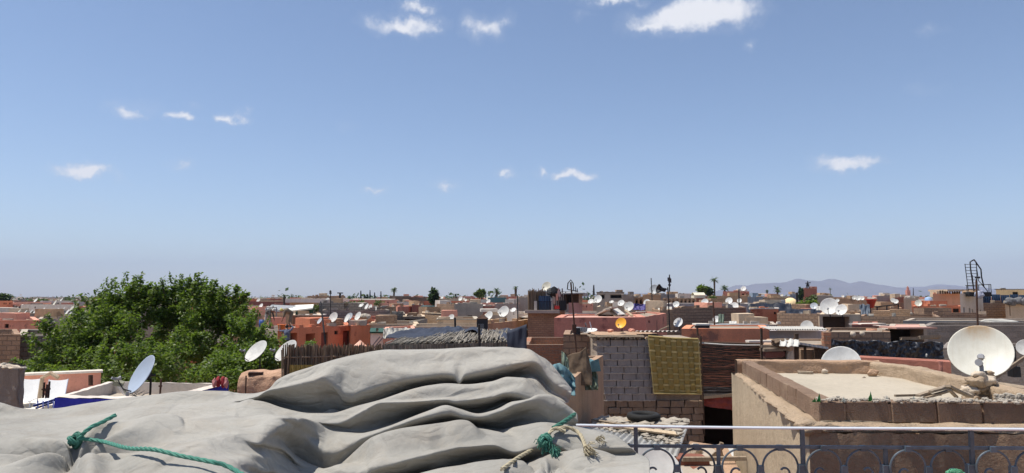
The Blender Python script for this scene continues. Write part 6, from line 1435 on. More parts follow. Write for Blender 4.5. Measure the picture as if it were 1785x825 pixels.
LINES = [
 # distance, points (u, v) ; v None = lies on the flat left sheet
 (3.750, [(-450, 790), (60, 800), (150, 790), (400, 770), (480, 740), (640, 700), (880, 690), (950, 700), (985, 720)]),
 (3.500, [(-450, 712), (60, 722), (200, 708), (410, 692), (470, 688), (560, 645), (680, 621), (880, 615), (945, 632), (990, 685)]),
 (3.340, [(-450, 700), (0, 700), (65, 715), (110, 716), (150, 708), (250, 692), (350, 682), (405, 682.5), (418, 688), (446, 688), (474, 677), (488, 662), (517, 648), (557, 636), (613, 621), (679, 611), (745, 613), (817, 608.5), (880, 605.5), (908, 609.5), (931, 617), (951, 625.5), (979, 656), (996, 678)]),
 (3.275, [(-450, None), (100, None), (300, None), (400, None), (446, 690.5), (480, 677), (517, 664), (560, 652), (613, 640), (679, 630), (745, 632), (817, 628), (880, 621), (915, 621), (948, 634), (978, 661), (996, 681)]),
 (3.215, [(-450, None), (100, None), (300, None), (405, None), (447, 695), (474, 681), (517, 673), (551, 665), (568, 660.5), (586, 672), (606, 681), (640, 678), (660, 673), (720, 662), (779, 656), (800, 658), (845, 650), (920, 635), (934, 638), (962, 664), (984, 678), (995, 684)]),
 (3.235, [(-450, None), (100, None), (300, None), (405, None), (447, 703), (500, 714), (545, 723), (585, 722), (630, 712), (670, 700), (745, 680), (800, 677), (860, 668), (900, 660), (935, 664), (960, 684), (982, 694), (990, 702)]),
 (3.120, [(-450, None), (100, None), (300, None), (405, None), (447, 700), (500, 711), (551, 719), (585, 717.5), (622, 707), (670, 694), (745, 673), (779, 669.5), (817, 672), (854, 668), (885, 659), (913, 659.5), (925, 668), (934, 678), (955, 691), (975, 701)]),
 (3.070, [(-450, None), (100, None), (300, None), (430, None), (500, 722), (545, 731), (590, 727), (640, 710), (672, 699), (720, 696), (779, 692), (815, 692), (854, 686), (885, 676), (913, 672), (928, 679), (945, 693), (975, 706)]),
 (3.045, [(-450, None), (100, None), (300, None), (440, None), (500, 748), (545, 750), (590, 738), (640, 716), (668, 704), (720, 702), (779, 700), (795, 704), (815, 702), (854, 697), (885, 690), (905, 692), (920, 698), (945, 702), (975, 712)]),
 (3.080, [(-450, None), (100, None), (300, None), (440, 800), (480, 800), (523, 790), (580, 768), (640, 750), (700, 736), (755, 722), (790, 722), (820, 728), (860, 715), (885, 704), (915, 712), (950, 716), (985, 722)]),
 (2.970, [(-450, None), (100, None), (300, None), (400, None), (456, 826), (523, 795), (580, 772), (636, 755), (680, 741), (750, 715), (779, 706), (800, 712), (835, 722), (870, 714), (895, 703), (921, 697), (937, 690), (954, 690), (971, 698), (985, 707), (1003, 721)]),
 (2.935, [(-450, None), (100, None), (300, None), (420, None), (480, 835), (530, 812), (580, 790), (640, 763), (680, 749), (750, 727), (785, 722), (812, 729), (840, 731), (875, 722), (900, 711), (925, 704), (945, 702), (962, 708), (990, 722), (1006, 736)]),
 (2.960, [(-450, None), (100, None), (300, None), (440, 860), (500, 850), (560, 825), (610, 800), (650, 782), (700, 765), (760, 745), (800, 738), (840, 748), (880, 752), (925, 738), (950, 742), (980, 748), (1006, 745)]),
 (2.850, [(-450, None), (100, None), (300, None), (440, 872), (540, 826), (602, 809), (622, 806), (636, 786), (653, 761), (693, 746.5), (760, 736), (803, 730), (817, 732), (832, 745), (848, 752.5), (880, 757), (894, 761), (915, 745), (945, 738), (985, 742), (1033, 752), (1066, 757)]),
 (2.755, [(-450, None), (100, None), (300, None), (440, 884), (540, 838), (600, 812), (640, 810), (670, 800), (697, 790), (740, 778), (779, 773), (802, 771), (860, 771), (895, 778), (930, 762), (960, 755), (1000, 762), (1040, 762), (1084, 770)]),
 (2.700, [(-450, None), (100, None), (300, None), (440, 890), (540, 850), (600, 832), (640, 828), (697, 808), (740, 795), (779, 785), (803, 779), (860, 776), (900, 789), (930, 784), (960, 776), (1000, 790), (1050, 782), (1096, 782)]),
 (2.720, [(-450, None), (100, None), (300, None), (440, 900), (540, 872), (620, 860), (700, 840), (745, 828), (790, 820), (830, 808), (870, 805), (905, 812), (940, 800), (980, 795), (1020, 800), (1060, 798), (1108, 792)]),
 (2.600, [(-450, None), (100, None), (300, None), (440, 910), (560, 880), (660, 856), (740, 822), (779, 812), (803, 808), (854, 802), (896, 804), (930, 808), (970, 800), (1010, 796), (1060, 800), (1126, 802)]),
 (2.420, [(-450, None), (100, None), (300, None), (440, 930), (560, 900), (700, 875), (800, 850), (900, 835), (1000, 838), (1060, 835), (1128, 826)]),
 (2.150, [(-450, None), (100, None), (300, None), (440, 990), (560, 980), (700, 960), (800, 940), (900, 930), (1000, 935), (1128, 930)]),
 (1.980, [(-450, 1300), (100, 1300), (300, 1300), (560, 1320), (800, 1320), (1000, 1320), (1128, 1320)]),
]
def catmull(p0, p1, p2, p3, t):
    return .5 * ((2 * p1) + (-p0 + p2) * t + (2 * p0 - 5 * p1 + 4 * p2 - p3) * t * t + (-p0 + 3 * p1 - 3 * p2 + p3) * t ** 3)
NC = 580
rows = []
DL = [3.75, 3.50, 3.34, 3.26, 3.18, 3.10, 3.02, 2.95, 2.88, 2.81, 2.74, 2.67, 2.60, 2.53, 2.46, 2.39, 2.32, 2.24, 2.12, 2.02, 1.98]      # the flat left sheet runs forward evenly
def bump01(u, a, b, c, e): return max(0.0, min(1.0, (u - a) / (b - a), (e - u) / (e - c)))
UB = {7: (450, 570), 8: (470, 580), 9: (500, 585), 10: (480, 560), 11: (465, 545), 12: (455, 530), 13: (440, 520), 14: (430, 515), 15: (420, 510), 16: (410, 500), 17: (400, 490), 18: (390, 490), 19: (380, 480)}   # where the left sheet ends and dives under
for k, (d, pts) in enumerate(LINES):
    zp = []; dl = DL[k]; ub0, ub1 = UB.get(k, (330, 470))
    if k in UB: pts = [(-450, None), (100, None), (300, None), (ub0 - 40, None), (ub0, None)] + [q for q in pts if q[0] > ub1]
    def dist(u):
        f = max(0, min(1, (u - ub0) / (ub1 - ub0))); f = f * f * (3 - 2 * f); q = dl + (d - dl) * f
        if k in (5, 9, 12, 16): q += (.12 if k == 5 else .10) * bump01(u, 620, 720, 900, 960)
        if k == 5: q += .07 * bump01(u, 445, 480, 600, 660)
        if k == 4: q -= .035 * bump01(u, 445, 490, 560, 600)
        return q
    for u, v in pts: zp.append((u, (zsheet(u, dist(u)) if v is None else P(u, v, dist(u)).z - EYE)))
    row = []
    u0, u1 = pts[0][0], pts[-1][0]
    for c in range(NC + 1):
        u = u0 + (u1 - u0) * c / NC
        dd = dist(u) + .03 * math.sin(u * .013 + d * 5) * (1 if u > 420 else .2)
        row.append(Vector(((u - 892.5) / F * dd, dd, pchip(zp, u))))
    rows.append(row)
SUBR = 9; grid = []; TEN = .46
for k in range(len(rows) - 1):
    a, b, c_, e = rows[max(0, k - 1)], rows[k], rows[k + 1], rows[min(len(rows) - 1, k + 2)]
    for s in range(SUBR if k < len(rows) - 2 else 14):
        t = s / (SUBR if k < len(rows) - 2 else 14)
        h00, h10, h01, h11 = 2 * t ** 3 - 3 * t * t + 1, t ** 3 - 2 * t * t + t, -2 * t ** 3 + 3 * t * t, t ** 3 - t * t
        grid.append([b[i] * h00 + (c_[i] - a[i]) * (TEN * h10) + c_[i] * h01 + (e[i] - b[i]) * (TEN * h11) for i in range(NC + 1)])
grid.append(rows[-1])
# light smoothing, then creases, wrinkles and the puckers round the two ropes
for it in range(2):
    g2 = [[None] * (NC + 1) for _ in grid]
    for j in range(len(grid)):
        for i in range(NC + 1):
            q = grid[j][i] * 2; n_ = 2
            for jj, ii in ((j - 1, i), (j + 1, i), (j, i - 1), (j, i + 1)):
                if 0 <= jj < len(grid) and 0 <= ii <= NC: q += grid[jj][ii]; n_ += 1
            g2[j][i] = q / n_
    grid = g2
K1 = P(134, 778, 2.62); K1.z -= EYE; K2 = P(955, 778, 2.50); K2.z -= EYE
def crease(p, a, b, w, depth):
    """a soft fold along a segment (plan view), w wide"""
    ab = Vector((b[0] - a[0], b[1] - a[1])); t = max(0, min(1, ((p.x - a[0]) * ab.x + (p.y - a[1]) * ab.y) / ab.length_squared))
    q = Vector((p.x - a[0] - ab.x * t, p.y - a[1] - ab.y * t)); s = q.length / w
    return depth * math.exp(-s * s) * math.sin(math.pi * min(1, .08 + t * .92)) ** .5
def xy(u, v, d): q = P(u, v, d); return (q.x, q.y)
CREASES = [(xy(-80, 748, 2.9), xy(128, 776, 2.66), .09, .035), (xy(-60, 775, 2.66), xy(120, 783, 2.6), .05, -.05), (xy(-80, 800, 2.5), xy(120, 792, 2.52), .09, .03), (xy(150, 764, 2.74), xy(320, 742, 2.88), .09, .065), (xy(150, 780, 2.6), xy(300, 778, 2.62), .07, -.035), (xy(160, 800, 2.46), xy(300, 815, 2.36), .10, .035), (xy(122, 795, 2.5), xy(98, 850, 2.1), .05, -.05), (xy(150, 795, 2.48), xy(160, 850, 2.1), .05, .05), (xy(185, 800, 2.45), xy(215, 850, 2.1), .05, -.03),
           (xy(40, 728, 3.05), xy(300, 716, 3.1), .12, .02), (xy(240, 712, 3.12), xy(440, 702, 3.14), .10, .02), (xy(330, 742, 2.86), xy(560, 742, 2.9), .09, .03), (xy(290, 815, 2.3), xy(420, 745, 2.75), .08, .025), (xy(350, 800, 2.38), xy(460, 760, 2.66), .06, -.02), (xy(400, 760, 2.66), xy(520, 735, 2.85), .06, .02),
           (xy(800, 626, 3.27), xy(803, 656, 3.20), .014, -.03), (xy(568, 652, 3.25), xy(590, 715, 3.2), .035, .03), (xy(625, 665, 3.2), xy(592, 716, 3.2), .03, -.02), (xy(917, 615, 3.32), xy(945, 650, 3.2), .035, .02),
           (xy(880, 825, 2.3), xy(955, 785, 2.6), .04, -.03), (xy(960, 785, 2.6), xy(1020, 815, 2.5), .04, -.035), (xy(965, 775, 2.68), xy(1070, 790, 2.62), .03, .02), (xy(955, 790, 2.6), xy(930, 840, 2.3), .04, .025), (xy(780, 735, 2.85), xy(760, 790, 2.7), .03, -.015), (xy(690, 775, 2.75), xy(640, 800, 2.72), .04, .02)]
tm_ = MB(); nr = len(grid)
import numpy as np
X = np.array([[tuple(p) for p in row] for row in grid])
for j in range(nr - 8):
    for i in range(NC + 1):
        p = Vector(X[j, i]); dz = 0
        if p.y < 3.45:
            for cr in CREASES: dz += crease(p, *cr)
            for kk, rad, am in ((K1, .30, .07), (K2, .20, .045)):
                dx_, dy_ = p.x - kk.x, (p.y - kk.y) * 1.3; r_ = math.hypot(dx_, dy_)
                if r_ < rad * 1.6:
                    an = math.atan2(dy_, dx_); w = math.exp(-(r_ / rad) ** 2); dz += am * w * (math.cos(an * 7 + 1) * .45 * min(1, r_ / .05)) - am * .9 * math.exp(-(r_ / .05) ** 2)
        X[j, i, 2] += dz
def buckle(X, grow, steps, anchor, seed, amp, freq, stiff=.45, bend=.12):
    """the cloth is a little larger than the shape it lies on: let it crumple (position based)"""
    J, I, _ = X.shape
    def nz(f, s): return np.array([[noise.noise(Vector((X[j, i, 0] * f, X[j, i, 1] * f * 1.3 + X[j, i, 2] * f, s))) for i in range(0, I, 4)] for j in range(0, J, 2)])
    g = nz(2.2, seed); g = np.kron(g, np.ones((2, 4)))[:J, :I]; g = np.pad(g, ((0, J - g.shape[0]), (0, I - g.shape[1])), mode='edge')
    gr_ = 1 + grow * np.clip(.55 + 1.3 * g, 0, 1.6)
    X0 = X.copy(); V = X.copy()
    n = np.cross(np.gradient(X, axis=1), np.gradient(X, axis=0)); n /= np.linalg.norm(n, axis=2, keepdims=True) + 1e-9
    h = nz(freq, seed + 9); h = np.kron(h, np.ones((2, 4)))[:J, :I]; h = np.pad(h, ((0, J - h.shape[0]), (0, I - h.shape[1])), mode='edge')
    for _ in range(3): h[1:-1, 1:-1] = (h[:-2, 1:-1] + h[2:, 1:-1] + h[1:-1, :-2] + h[1:-1, 2:]) / 4
    V += n * (h * amp)[..., None]
    cons = []
    for (dj, di, k) in ((0, 1, stiff), (1, 0, stiff), (1, 1, stiff * .6), (1, -1, stiff * .6), (0, 3, bend), (2, 0, bend), (0, 8, bend * .6), (4, 0, bend * .6)):
        if di >= 0: a = (slice(0, J - dj), slice(0, I - di)); b = (slice(dj, J), slice(di, I))
        else: a = (slice(0, J - dj), slice(-di, I)); b = (slice(dj, J), slice(0, I + di))
        L = np.linalg.norm(X0[b] - X0[a], axis=2) * ((gr_[a] + gr_[b]) / 2 if max(dj, abs(di)) == 1 else 1 + (gr_[a] + gr_[b] - 2) / 2 * .55); cons.append((a, b, L, k))
    for it in range(steps):
        D = np.zeros_like(V)
        for a, b, L, k in cons:
            d = V[b] - V[a]; l = np.linalg.norm(d, axis=2) + 1e-9; c = (d * ((l - L) / l * .5 * k)[..., None]); D[a] += c; D[b] -= c
        V = V + D * .55 + (X0 - V) * anchor
        V[-10:] = X0[-10:]
    return V
X = buckle(X, .026, 80, .014, 3, .008, 6)
for j in range(nr):
    for i in range(NC + 1):
        p = X[j, i]; dz = 0
        if p[1] < 3.45 and j < nr - 8:
            dz = .0016 * noise.noise(Vector((p[0] * 14, p[1] * 20, p[2] * 10)))
        tm_.v.append((p[0], p[1], p[2] + dz + EYE))
for j in range(nr - 1):
    for i in range(NC):
        a = j * (NC + 1) + i; tm_.face((a, a + NC + 1, a + NC + 2, a + 1))
def canvas_mat():
    m, t, b = base_mat('grey canvas'); v = N(t, 'ShaderNodeTexCoord').outputs['Object']
    n1 = noise_n(t, v, 1.6, 6); n2 = noise_n(t, v, 7, 6, .65); n3 = noise_n(t, v, 60, 3)
    col = ramp(t, n1, [(.3, (.275, .262, .231)), (.55, (.348, .331, .293)), (.75, (.40, .378, .333))])
    col = mixc(t, M2('MULTIPLY', ramp(t, n2, [(.5, (0, 0, 0)), (.72, (1, 1, 1))]), .35, t), col, (.31, .255, .19))
    n5 = noise_n(t, v, 2.2, 6, .6, (1, 3.5, 3.5)); col = mixc(t, M2('MULTIPLY', ramp(t, n5, [(.52, (0, 0, 0)), (.66, (1, 1, 1))]), .4, t), col, (.245, .225, .195))
    col = mixc(t, .12, col, ramp(t, n3, [(.3, (.3, .3, .3)), (.7, (1, 1, 1))]), 'MULTIPLY')
    t.links.new(col, b.inputs['Base Color']); b.inputs['Roughness'].default_value = .75; b.inputs['Specular IOR Level'].default_value = .25
    nd = N(t, 'ShaderNodeTexNoise'); nd.inputs['Scale'].default_value = 2.5; nd.inputs['Detail'].default_value = 3; t.links.new(v, nd.inputs['Vector'])
    av = N(t, 'ShaderNodeVectorMath', operation='MULTIPLY_ADD'); t.links.new(nd.outputs['Color'], av.inputs[0]); av.inputs[1].default_value = (.45, .45, .45); t.links.new(v, av.inputs[2])
    cr_h = None
    for sc_, wt in ((4.0, 1.0), (9.0, .45)):
        mp_ = N(t, 'ShaderNodeMapping'); mp_.inputs['Rotation'].default_value = (0, 0, .5 if sc_ < 5 else -.6); mp_.inputs['Scale'].default_value = (.55, 1.5, 1.2); t.links.new(av.outputs[0], mp_.inputs[0])
        vo = N(t, 'ShaderNodeTexVoronoi', feature='DISTANCE_TO_EDGE'); vo.inputs['Scale'].default_value = sc_; t.links.new(mp_.outputs[0], vo.inputs['Vector'])
        hh = M2('MULTIPLY', M2('MINIMUM', vo.outputs['Distance'], .22, t), wt * 3.2 / (sc_ / 4.0) ** 0, t); cr_h = hh if cr_h is None else M2('ADD', cr_h, hh, t)
    bn0 = N(t, 'ShaderNodeBump'); bn0.inputs['Strength'].default_value = .5; bn0.inputs['Distance'].default_value = .016; t.links.new(cr_h, bn0.inputs['Height'])
    w1 = N(t, 'ShaderNodeTexWave', wave_type='BANDS', bands_direction='X'); w1.inputs['Scale'].default_value = 160; t.links.new(v, w1.inputs['Vector'])
    bump(t, b, M2('ADD', M2('MULTIPLY', n2, 2.5, t), M2('ADD', n3, M2('MULTIPLY', w1.outputs['Fac'], .15, t), t), t), .004, .5)
    for n_ in t.nodes:
        if n_.type == 'BUMP' and n_ != bn0: t.links.new(bn0.outputs[0], n_.inputs['Normal'])
    return m
CANV = canvas_mat()
cv = tm_.build('canvas_heap', CANV, None, True); tag(cv, 'big heap of folded grey beige canvas across the foreground', 'canvas')
solid(cv, .004, -1)
# eyelet on the canvas
m = MB(); M4 = Matrix.Translation(P(632.5, 656.5, 3.235)) @ Euler((R(50), 0, 0)).to_matrix().to_4x4(); m.lathe([(.003, 0), (.003, .002), (.006, .002), (.007, 0)], 16, M4); m.build('eyelet', IRON, cv)
# ------------------------------------------------------------------ ropes
def surf(u, v, lift=.012):
    """point on the canvas under a pixel (first hit)"""
    best = None; r = pix_dir(u, v)
    c = min(range(0, NC + 1), key=lambda i: abs(grid[nr // 2][i].x / grid[nr // 2][i].y - r.x / r.y))
    bd = 9
    for j in range(nr - 14):
        for i in range(max(0, c - 60), min(NC, c + 60), 2):
            k = tm_.v[j * (NC + 1) + i]
            e = abs(k[0] / k[1] - r.x / r.y) + abs((k[2] - EYE) / k[1] - r.z / r.y)
            if e < .006 and (best is None or k[1] < best[1] - .05 or (abs(k[1] - best[1]) <= .05 and e < bd)): best = k; bd = e
    if best is None: return P(u, v, 2.6)
    return Vector(best) + Vector((0, -.01, lift))
def rope(m, pts, r, twist=14, strands=3):
    """laid rope: strands winding round a path"""
    P_ = [Vector(p) for p in pts]; sm = []
    for k in range(len(P_) - 1):
        a, b, c_, e = P_[max(0, k - 1)], P_[k], P_[k + 1], P_[min(len(P_) - 1, k + 2)]; n_ = max(4, int((c_ - b).length / .006))
        sm += [catmull(a, b, c_, e, s / n_) for s in range(n_)]
    sm.append(P_[-1]); L = 0; A = Vector((0, 0, 1))
    for s in range(strands):
        path = []; L = 0
        for k, p in enumerate(sm):
            t = (sm[min(k + 1, len(sm) - 1)] - sm[max(k - 1, 0)]).normalized(); x = t.cross(Vector((.2, .1, 1))).normalized(); y = t.cross(x)
            if k: L += (p - sm[k - 1]).length
            an = 2 * math.pi * (s / strands) + L / (r * twist) * 2 * math.pi; path.append(p + (x * math.cos(an) + y * math.sin(an)) * r * .5)
        m.tube(path, r * .62, 6)
gr = empty('green_rope', surf(134, 778)); tag(gr, 'sea green rope tied round the canvas at left', 'rope'); g_0 = gr.location.copy()
G = lambda u, v, d=None, l=.012: (surf(u, v, l) if d is None else P(u, v, d)) - g_0
m = MB(); rope(m, [G(140, 779, None, .03), G(180, 783, None, .03), G(225, 791, None, .03), G(270, 799, None, .03), G(320, 810, None, .03), G(370, 822, None, .03), G(400, 830, None, .03), G(450, 845, 2.15)], .0066); m.build('long_strand', ROPEG, gr)
m = MB(); rope(m, [G(140, 777, None, .03), G(150, 767, None, .03), G(166, 750, None, .02), G(180, 746, None, .02), G(203, 737, None, .025)], .0072); m.build('loose_end', ROPEG, gr)
def knot(c, r, n, seed, mat, par):
    q = random.Random(seed); 
    for k in range(n):
        m = MB(); a = q.uniform(0, 6.28); ax = Vector((q.gauss(0, 1), q.gauss(0, 1), q.gauss(0, 1))).normalized(); b = ax.orthogonal().normalized(); e = ax.cross(b)
        rope(m, [c + (b * math.cos(a + s * .9) + e * math.sin(a + s * .9)) * r * q.uniform(.75, 1.15) + ax * r * .25 * (s - 3) / 3 for s in range(7)], .008); m.build('knot_turn', mat, par)
knot(G(134, 778, None, .022), .022, 4, 3, ROPEG, gr)
yr = empty('cream_rope', surf(955, 778)); tag(yr, 'frayed cream rope with a green knot tying the canvas to the railing', 'rope'); g_0 = yr.location.copy()
m = MB(); rope(m, [G(872, 832, None, .022), G(905, 808, None, .022), G(930, 790, None, .022), G(955, 772, None, .022), G(966, 757, None, .022), G(985, 760, None, .022)], .0068); m.build('long_strand', ROPEC, yr)
m = MB(); rope(m, [G(966, 757, None, .022), G(990, 756, None, .022), G(1010, 768, None, .022), G(1022, 784, None, .022)], .0068); m.build('loose_end', ROPEC, yr)
m = MB(); rope(m, [G(965, 757, None, .022), G(985, 745, None, .022), G(1003, 736, None, .03)], .0085); m.build('green_end', ROPEG, yr)
q = random.Random(4)
def tuft(c, n, L, seed, mat, name, dirv, sp=.6):
    q = random.Random(seed); m = MB()
    for k in range(n):
        d = (dirv + Vector((q.gauss(0, sp), q.gauss(0, sp), q.gauss(0, sp)))).normalized() * L * q.uniform(.4, 1.1); mid = c + d * .5 + Vector((q.gauss(0, .006), q.gauss(0, .006), q.gauss(0, .006)))
        m.tube([c, mid, c + d + Vector((0, 0, -L * .25))], .0016, 4, False)
    return m.build(name, mat, yr)
knot(G(950, 776, None, .022), .021, 5, 9, ROPEG, yr)
tuft(G(952, 778, None, .022), 110, .040, 2, ROPEG, 'green_fibres', Vector((.3, -.3, -.5)), .7); tuft(G(966, 786, None, .022), 60, .036, 5, ROPEG, 'green_fibres', Vector((.3, -.3, -.8)), .4)
tuft(G(1021, 783, None, .022), 60, .042, 3, ROPEC, 'frayed_end', Vector((.6, -.2, -.4)), .45); tuft(G(1040, 776, None, .022), 14, .04, 6, ROPEC, 'loose_threads', Vector((.9, -.1, .1)), .3)
# ------------------------------------------------------------------ railing
rl_ = empty('iron_railing', P(1398, 820, 3.62)); rl_.location.z = FLOOR + .24; tag(rl_, 'slate blue wrought iron railing with scrollwork and a white handrail', 'railing'); R0 = rl_.location.copy()
def rd(u): return 3.72 - (u - 1000) * .00027       # the railing comes slightly nearer to the right
def RP(u, v): return P(u, v, rd(u)) - R0
pz = lambda u: Vector((RP(u, 700).x, RP(u, 700).y, 0))
hv = lambda u: 741.5 + (u - 1010) * .0108 + 1.2 * math.sin((u - 1010) * .006)
m = MB(); pts = [RP(u, hv(u)) for u in range(880, 2300, 20)]
def strip(m, pts, w, h):
    n_ = len(pts); b = len(m.v)
    for p in pts:
        for y, z in ((-w / 2, -h / 2), (w / 2, -h / 2), (w / 2, h / 2), (-w / 2, h / 2)): m.v.append((p.x, p.y + y, p.z + z))
    for k in range(n_ - 1):
        for e in range(4): m.face((b + k * 4 + e, b + k * 4 + (e + 1) % 4, b + k * 4 + 4 + (e + 1) % 4, b + k * 4 + 4 + e))
    m.face((b, b + 3, b + 2, b + 1)); b2 = b + (n_ - 1) * 4; m.face((b2, b2 + 1, b2 + 2, b2 + 3))
strip(m, pts, .032, .010); bev(m.build('handrail', WHITEP, rl_), .004)
lv = lambda u: 777.5 + (u - 1108) * .006
m = MB(); strip(m, [RP(u, lv(u)) for u in range(880, 2300, 20)], .016, .014); m.build('upper_bar', RAILP, rl_)
bz = FLOOR + .24 + .06 - R0.z
m = MB(); strip(m, [Vector((RP(u, 700).x, RP(u, 700).y, bz)) for u in range(880, 2300, 20)], .016, .014); m.build('lower_bar', RAILP, rl_)
for u in (818, 1108, 1398, 1692, 1985, 2275):
    t_ = RP(u, hv(u)); m = MB(); m.box((t_.x, t_.y, (t_.z - .007) / 2), (.018, .018, t_.z - .007)); m.build('post', RAILP, rl_)
    for v in (818,): c = RP(u, v); m = MB(); m.box(c, (.034, .034, .045)); m.build('collar', RAILP, rl_)
def arc(c, r, a0, a1, n=18): return [c + Vector((math.cos(a0 + (a1 - a0) * k / n) * r, 0, math.sin(a0 + (a1 - a0) * k / n) * r)) for k in range(n + 1)]
for uc in (963, 1252, 1543, 1838, 2130):
    c = RP(uc, lv(uc)); m = MB(); m.box((c.x, c.y, (c.z - .008 + bz) / 2), (.016, .016, c.z - .008 - bz)); m.build('stile', RAILP, rl_)
    cc = RP(uc, 818); m = MB(); m.box(cc, (.032, .032, .04)); m.build('collar', RAILP, rl_)
pxr = 3.6 / F
for ua, ub in ((818, 963), (963, 1108), (1108, 1252), (1252, 1398), (1398, 1543), (1543, 1692), (1692, 1838), (1838, 1985), (1985, 2130), (2130, 2275)):
    um = (ua + ub) / 2; z0_ = RP(um, lv(um)).z; wid = RP(ub, 800).x - RP(ua, 800).x; yb = RP(um, 800).y
    for s, uo in ((1, ua), (-1, ub)):
        xo = RP(uo, 800).x + s * .013; xm = RP(um, 800).x - s * .012; rr = abs(xm - xo) / 2; cx_ = (xo + xm) / 2; cz_ = z0_ - .012 - rr * 1.0
        a0, a1 = (math.pi * 1.12, -math.pi * .18) if s > 0 else (-math.pi * .12, math.pi * 1.18)
        pts = arc(Vector((cx_, yb, cz_)), rr, a0, a1, 26)
        # carry the bar on into an inward scroll
        e = pts[-1]; ce = Vector((cx_, yb, cz_ - rr * .25)); a_end = a1
        sc_ = []
        for k in range(1, 26):
            f = k / 25; ang = a_end - s * f * 3.9; rad = rr * (1 - f) ** .9 * .92 + rr * .12
            sc_.append(Vector((cx_ + math.cos(ang) * rad, yb, cz_ - rr * .28 * f + math.sin(ang) * rad)))
        m = MB(); m.tube(pts + sc_, .0052, 8); m.build('scroll', RAILP, rl_)
        m = MB(); c2 = Vector((cx_ + s * rr * .15, yb, cz_ - rr * 1.25)); m.tube([c2 + Vector((math.cos(4.7 - s * f * .38) * rr * (.62 - f * .028), 0, math.sin(4.7 - s * f * .38) * rr * (.62 - f * .028))) for f in range(18)][::1], .0048, 8); m.build('small_scroll', RAILP, rl_)
        # lower mirror scroll down to the bottom bar
        low = [Vector((p.x, p.y, 2 * (cz_ - rr * 1.55) - p.z)) for p in pts + sc_]; m = MB(); m.tube(low, .0062, 8); m.build('scroll', RAILP, rl_)
        cp = Vector((cx_, yb, z0_ - .005)); m = MB(); m.box(cp, (.028, .024, .026)); m.build('clamp', RAILP, rl_)
    m = MB(); m.box(Vector((RP(um, 800).x, yb, z0_ - .012 - wid * .24)), (.030, .024, .034)); m.build('clamp', RAILP, rl_)
# green twine bundle on the railing, right
tw = empty('twine_bundle', P(1662, 826, 3.5)); tag(tw, 'bundle of green twine tied to the railing near the right post', 'twine'); m = MB(); q = random.Random(6)
for k in range(46):
    a = q.uniform(0, 3.14); r_ = q.uniform(.02, .045); m.tube([Vector((math.cos(a + s * .5) * r_ * 1.2 + q.gauss(0, .004), q.gauss(0, .008) - .02, math.sin(a + s * .5) * r_ * .8 - .01)) for s in range(7)], .002, 5)
m.build('twine', simple('green twine', (.14, .42, .25), .8, var=.4, sc=60), tw)
# ------------------------------------------------------------------ lower roofs behind the railing
lo = house('low roof terrace cluttered with junk below the block wall', (1000, 10.2), (1300, 10.2), 815, 7.6, PL_MUD, roof=RF_PALE, hp=.02, name='junk_terrace', jit=0, quad=[(930, 9.6), (1296, 9.6), (1268, 11.6), (1000, 13.6)])
zlow = P(1000, 815, 10.2).z - .02
def onlow(u, v): 
    r = pix_dir(u, v); k = (zlow - EYE) / r.z; return Vector((r.x * k, r.y * k, zlow))
cr_ = MB(); 
c4 = [P(1003, 748, 10.5), P(1180, 798, 10.5), P(1200, 742, 12.5), P(1050, 735, 13.2)]; cc_ = c4[0].copy()
def crf(i, j):
    p = c4[0].lerp(c4[1], i).lerp(c4[3].lerp(c4[2], i), j) - cc_; p.z += .016 * math.sin(i * 110); return p
cr_.sheet(crf, 240, 6); o = cr_.build('corrugated_sheet', GALV, None, False, cc_); solid(o, .008); tag(o, 'sloping corrugated roof sheet with rubble behind the railing', 'corrugated sheet', kind='thing')
m = MB(); q = random.Random(17)
def cpt(i, j): return c4[0].lerp(c4[1], i).lerp(c4[3].lerp(c4[2], i), j)
for k in range(330):
    i, j = q.random() * .95, .25 + q.random() * .85; p = cpt(i, j); s = q.uniform(.02, .10) if j > .55 else q.uniform(.015, .05); m.blob(p + Vector((0, 0, s * .4 + .02)), (s * q.uniform(.8, 1.7), s, s * .5), 1, .6, k)
o = m.build('rubble_heap', LIMECRUMB); tag(o, 'pale rubble strewn over the corrugated sheet', 'rubble', kind='stuff')
for k, (i, j, L, w, a, mt, lb) in enumerate(((.55, .45, 1.1, .2, -.12, WOODP, 'long pale board lying on the corrugated sheet'), (.3, .8, .7, .12, .3, WOODP, 'broken board at the back of the corrugated sheet'), (.75, .75, .5, .1, .6, WOOD, 'short board near the tyre'), (.2, .55, .6, .1, -.5, WOOD, 'slanting board on the left of the corrugated sheet'))): slab(lb, cpt(i, j) + Vector((0, 0, .07)), (L, w, .03), mt, a, 'loose_board', 'board', .008, (0, .1))
ty = MB(); pT = P(1122, 728, 12.6); ty.tube([(math.cos(a * .2618) * .23, math.sin(a * .2618) * .23, 0) for a in range(25)], .06, 10, False); o = ty.build('old_tyre', RUBBER, None, True, pT + Vector((0, 0, .02))); tag(o, 'old black tyre lying on the rubble', 'tyre')
tr_ = MB()
BRS = brick('loose red brick pile', (.30, .12, .075), (.24, .10, .065), (.15, .10, .08), .22, .07, .01)
def junk(label, u, v, d, size, mat, rot=0, name='crate', cat='crate', jit=.01): return slab(label, P(u, v, d), size, mat, rot, name, cat, jit)
junk('red brown chest behind the railing', 1203, 822, 10.6, (.45, .4, .42), simple('red brown boards', (.26, .10, .065), .8, var=.35, sc=4, stretch=(1, 1, 9)), .05, 'chest', 'chest')
junk('pale wooden box right of the chest', 1245, 815, 11, (.45, .5, .3), WOODP, .1, 'wooden_box', 'box'); junk('long cane lying across the junk', 1245, 800, 10.4, (.9, .05, .05), WOOD, .05, 'cane', 'cane', .005); junk('reddish board below the pale box', 1240, 826, 10.2, (.5, .3, .12), simple('red brown boards', (.26, .10, .065), .8), 0, 'board', 'board')
